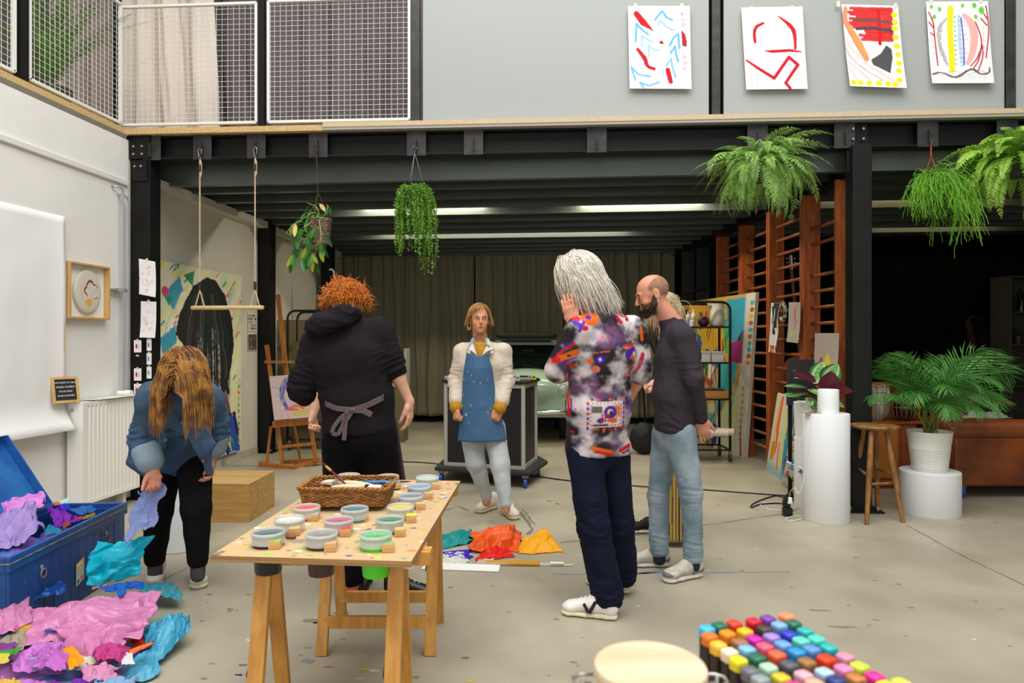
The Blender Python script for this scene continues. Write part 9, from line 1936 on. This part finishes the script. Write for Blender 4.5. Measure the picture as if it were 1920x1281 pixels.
# ------------------------------------------------------------ side table near the camera with markers and a lidded jar
M_tt=mat('front table wood','#b98f5a',rough=.5)
ZM=.925;c=at(1400,1281,.6);t=thing('side_table','low wooden table below the lower edge of the picture carrying the markers','table',(c.x,c.y,0),TH)
mb=MB();mb.b2((-.38,-.32,ZM-.025),(.42,.33,ZM));mb.build('tabletop',M_tt,t,bev=.003)
for x in (-.35,.39):
 for y in (-.29,.30):mb=MB();mb.b2((x-.02,y-.02,0),(x+.02,y+.02,ZM-.025));mb.build('leg',M_tt,t)
rows=[[(1326,1176,'#3fb0d8'),(1349,1170,'#1f6a54'),(1377,1166,'#e0402c'),(1413,1162,'#cc1c34'),(1440,1157,'#7a3c9c'),(1475,1153,'#ee8a5c')],[(1331,1190,'#e8741c'),(1364,1185,'#f08a14'),(1397,1181,'#e8b020'),(1434,1176,'#4a3c34'),(1461,1169,'#7aa8d8'),(1488,1166,'#2c6a54')],[(1347,1206,'#f0b83c'),(1387,1201,'#9a6a48'),(1415,1195,'#c01c9c'),(1447,1191,'#9a80c8'),(1480,1186,'#2c3cb8'),(1510,1180,'#30a8a4')],[(1368,1219,'#e6d8b8'),(1401,1214,'#7ab0d8'),(1434,1209,'#e05878'),(1468,1205,'#6a98d0'),(1502,1198,'#62cdb8'),(1531,1195,'#4ccfb4')],[(1385,1235,'#e8d420'),(1420,1230,'#1f6a50'),(1457,1224,'#e8603c'),(1494,1219,'#2c8cc8'),(1522,1214,'#5a8cc8'),(1554,1211,'#2ca8a8')],[(1407,1254,'#6a6a70'),(1441,1248,'#a8ceb0'),(1480,1243,'#55565e'),(1513,1238,'#9a6c3c'),(1549,1232,'#e03c14'),(1585,1228,'#d08aa0')],[(1426,1270,'#8a9498'),(1465,1267,'#c8b42c'),(1507,1262,'#d8a0b0'),(1546,1257,'#a8c4d8'),(1582,1250,'#e080a8'),(1612,1246,'#b8dc3c')],[(1450,1290,'#7a8488'),(1490,1284,'#e03ca0'),(1528,1278,'#dfa890'),(1568,1272,'#2c3c78'),(1605,1268,'#b8763c'),(1640,1264,'#e82c90')],[(1510,1302,'#3a3c40'),(1552,1298,'#6a4a34'),(1590,1293,'#4a1ca0'),(1628,1288,'#1c1c60'),(1662,1282,'#e0d838'),(1690,1277,'#cfcf50')]]
ZC2=1.075;proto=None
names={}
ordn=['leftmost','second from the left','third from the left','third from the right','second from the right','rightmost'];rown=['rear','second','third','fourth','fifth','sixth','seventh','eighth','nearest']
def rsq(w,d,r,n=4):return rr_path(w,d,0,r,n)
def marker(x,y,col,lb):
 c=fl(x,y,ZC2);t=thing('marker_pen',lb,'marker',(c.x,c.y,ZM),TH+.38,'marker pens in rows');s=.0083
 mb=MB();P=[(p[0],p[1]) for p in rsq(s*.93,s*.93,.004)];mb.prism(P,0,ZC2-ZM-.0115);mb.build('barrel',mat('black marker barrel','#1b1b1d',rough=.4),t,auto=40)
 mb=MB();pr=[(1.0,-.0115),(1.0,-.0075),(.9,-.007),(.9,-.0062),(1.0,-.006),(1.0,-.002),(.9,-.0005),(.8,.0)]
 base=rsq(s,s,.0045);n=len(base);vs=[]
 for g,z in pr:vs +=[(p[0]*g,p[1]*g,ZC2-ZM+z) for p in base]
 fs=[(i*n+k,i*n+(k+1) % n,(i+1)*n+(k+1) % n,(i+1)*n+k) for i in range(len(pr)-1) for k in range(n)]+[tuple((len(pr)-1)*n+k for k in range(n))]
 mb.add(vs,fs);mb.build('cap',mat('marker cap '+col,col,rough=.35),t,auto=50)
for ri,row in enumerate(rows):
 for ci,(x,y,col) in enumerate(row):marker(x,y,col,'%s marker with square cap in the %s row of pens' % (ordn[ci],rown[ri]))
mb=MB();q0=fl(1326,1176,ZC2);q1=fl(1475,1153,ZC2);q2=fl(1510,1302,ZC2);q3=fl(1690,1277,ZC2)
mb.add([Vector((p.x,p.y,z)) for z in (ZM+.001,ZM+.003) for p in (q0,q1,q3,q2)],[(3,2,1,0),(4,5,6,7),(0,1,5,4),(1,2,6,5),(2,3,7,6),(3,0,4,7)])
c=fl(1219,1247,1.108);t=thing('storage_jar','white jar with a round bamboo lid and wire clips in the foreground','jar',(c.x,c.y,ZM),TH);R=.0535
mb=MB();mb.lathe([(0,0),(R*.95,0),(R,.006),(R,.15),(R*.94,.165),(R*.9,.165),(0,.16)],n=48);mb.build('body',mat('white stoneware','#dddbd6',rough=.3),t,auto=50)
mb=MB();mb.lathe([(0,.162),(R*.98,.162),(R*.99,.166),(R*.96,.168),(R*.96,.171),(R*1.0,.172),(R*1.01,.181),(R*.99,.183),(0,.183)],n=64);mb.build('lid',wood('bamboo lid','#d2c2a4','#c4b08e','x',2),t,auto=40)
for s_ in (-1,1):
 mb=MB();x0=R*1.0;pts=[(s_*x0,-.012,.168),(s_*(x0+.012),-.012,.168),(s_*(x0+.020),-.006,.168),(s_*(x0+.020),.006,.168),(s_*(x0+.012),.012,.168),(s_*x0,.012,.168)];mb.tube(pts,.0017,8);mb.tube([(s_*(x0+.011),.0,.172),(s_*(x0+.011),-.0,.14),(s_*(x0+.006),0,.1)],.0018,8);mb.tube([(s_*(x0+.002),-.010,.160),(s_*(x0+.014),-.010,.160),(s_*(x0+.014),.010,.160),(s_*(x0+.002),.010,.160)],.0017,8);mb.build('wire_clip',M_bolt,t,smooth=True)
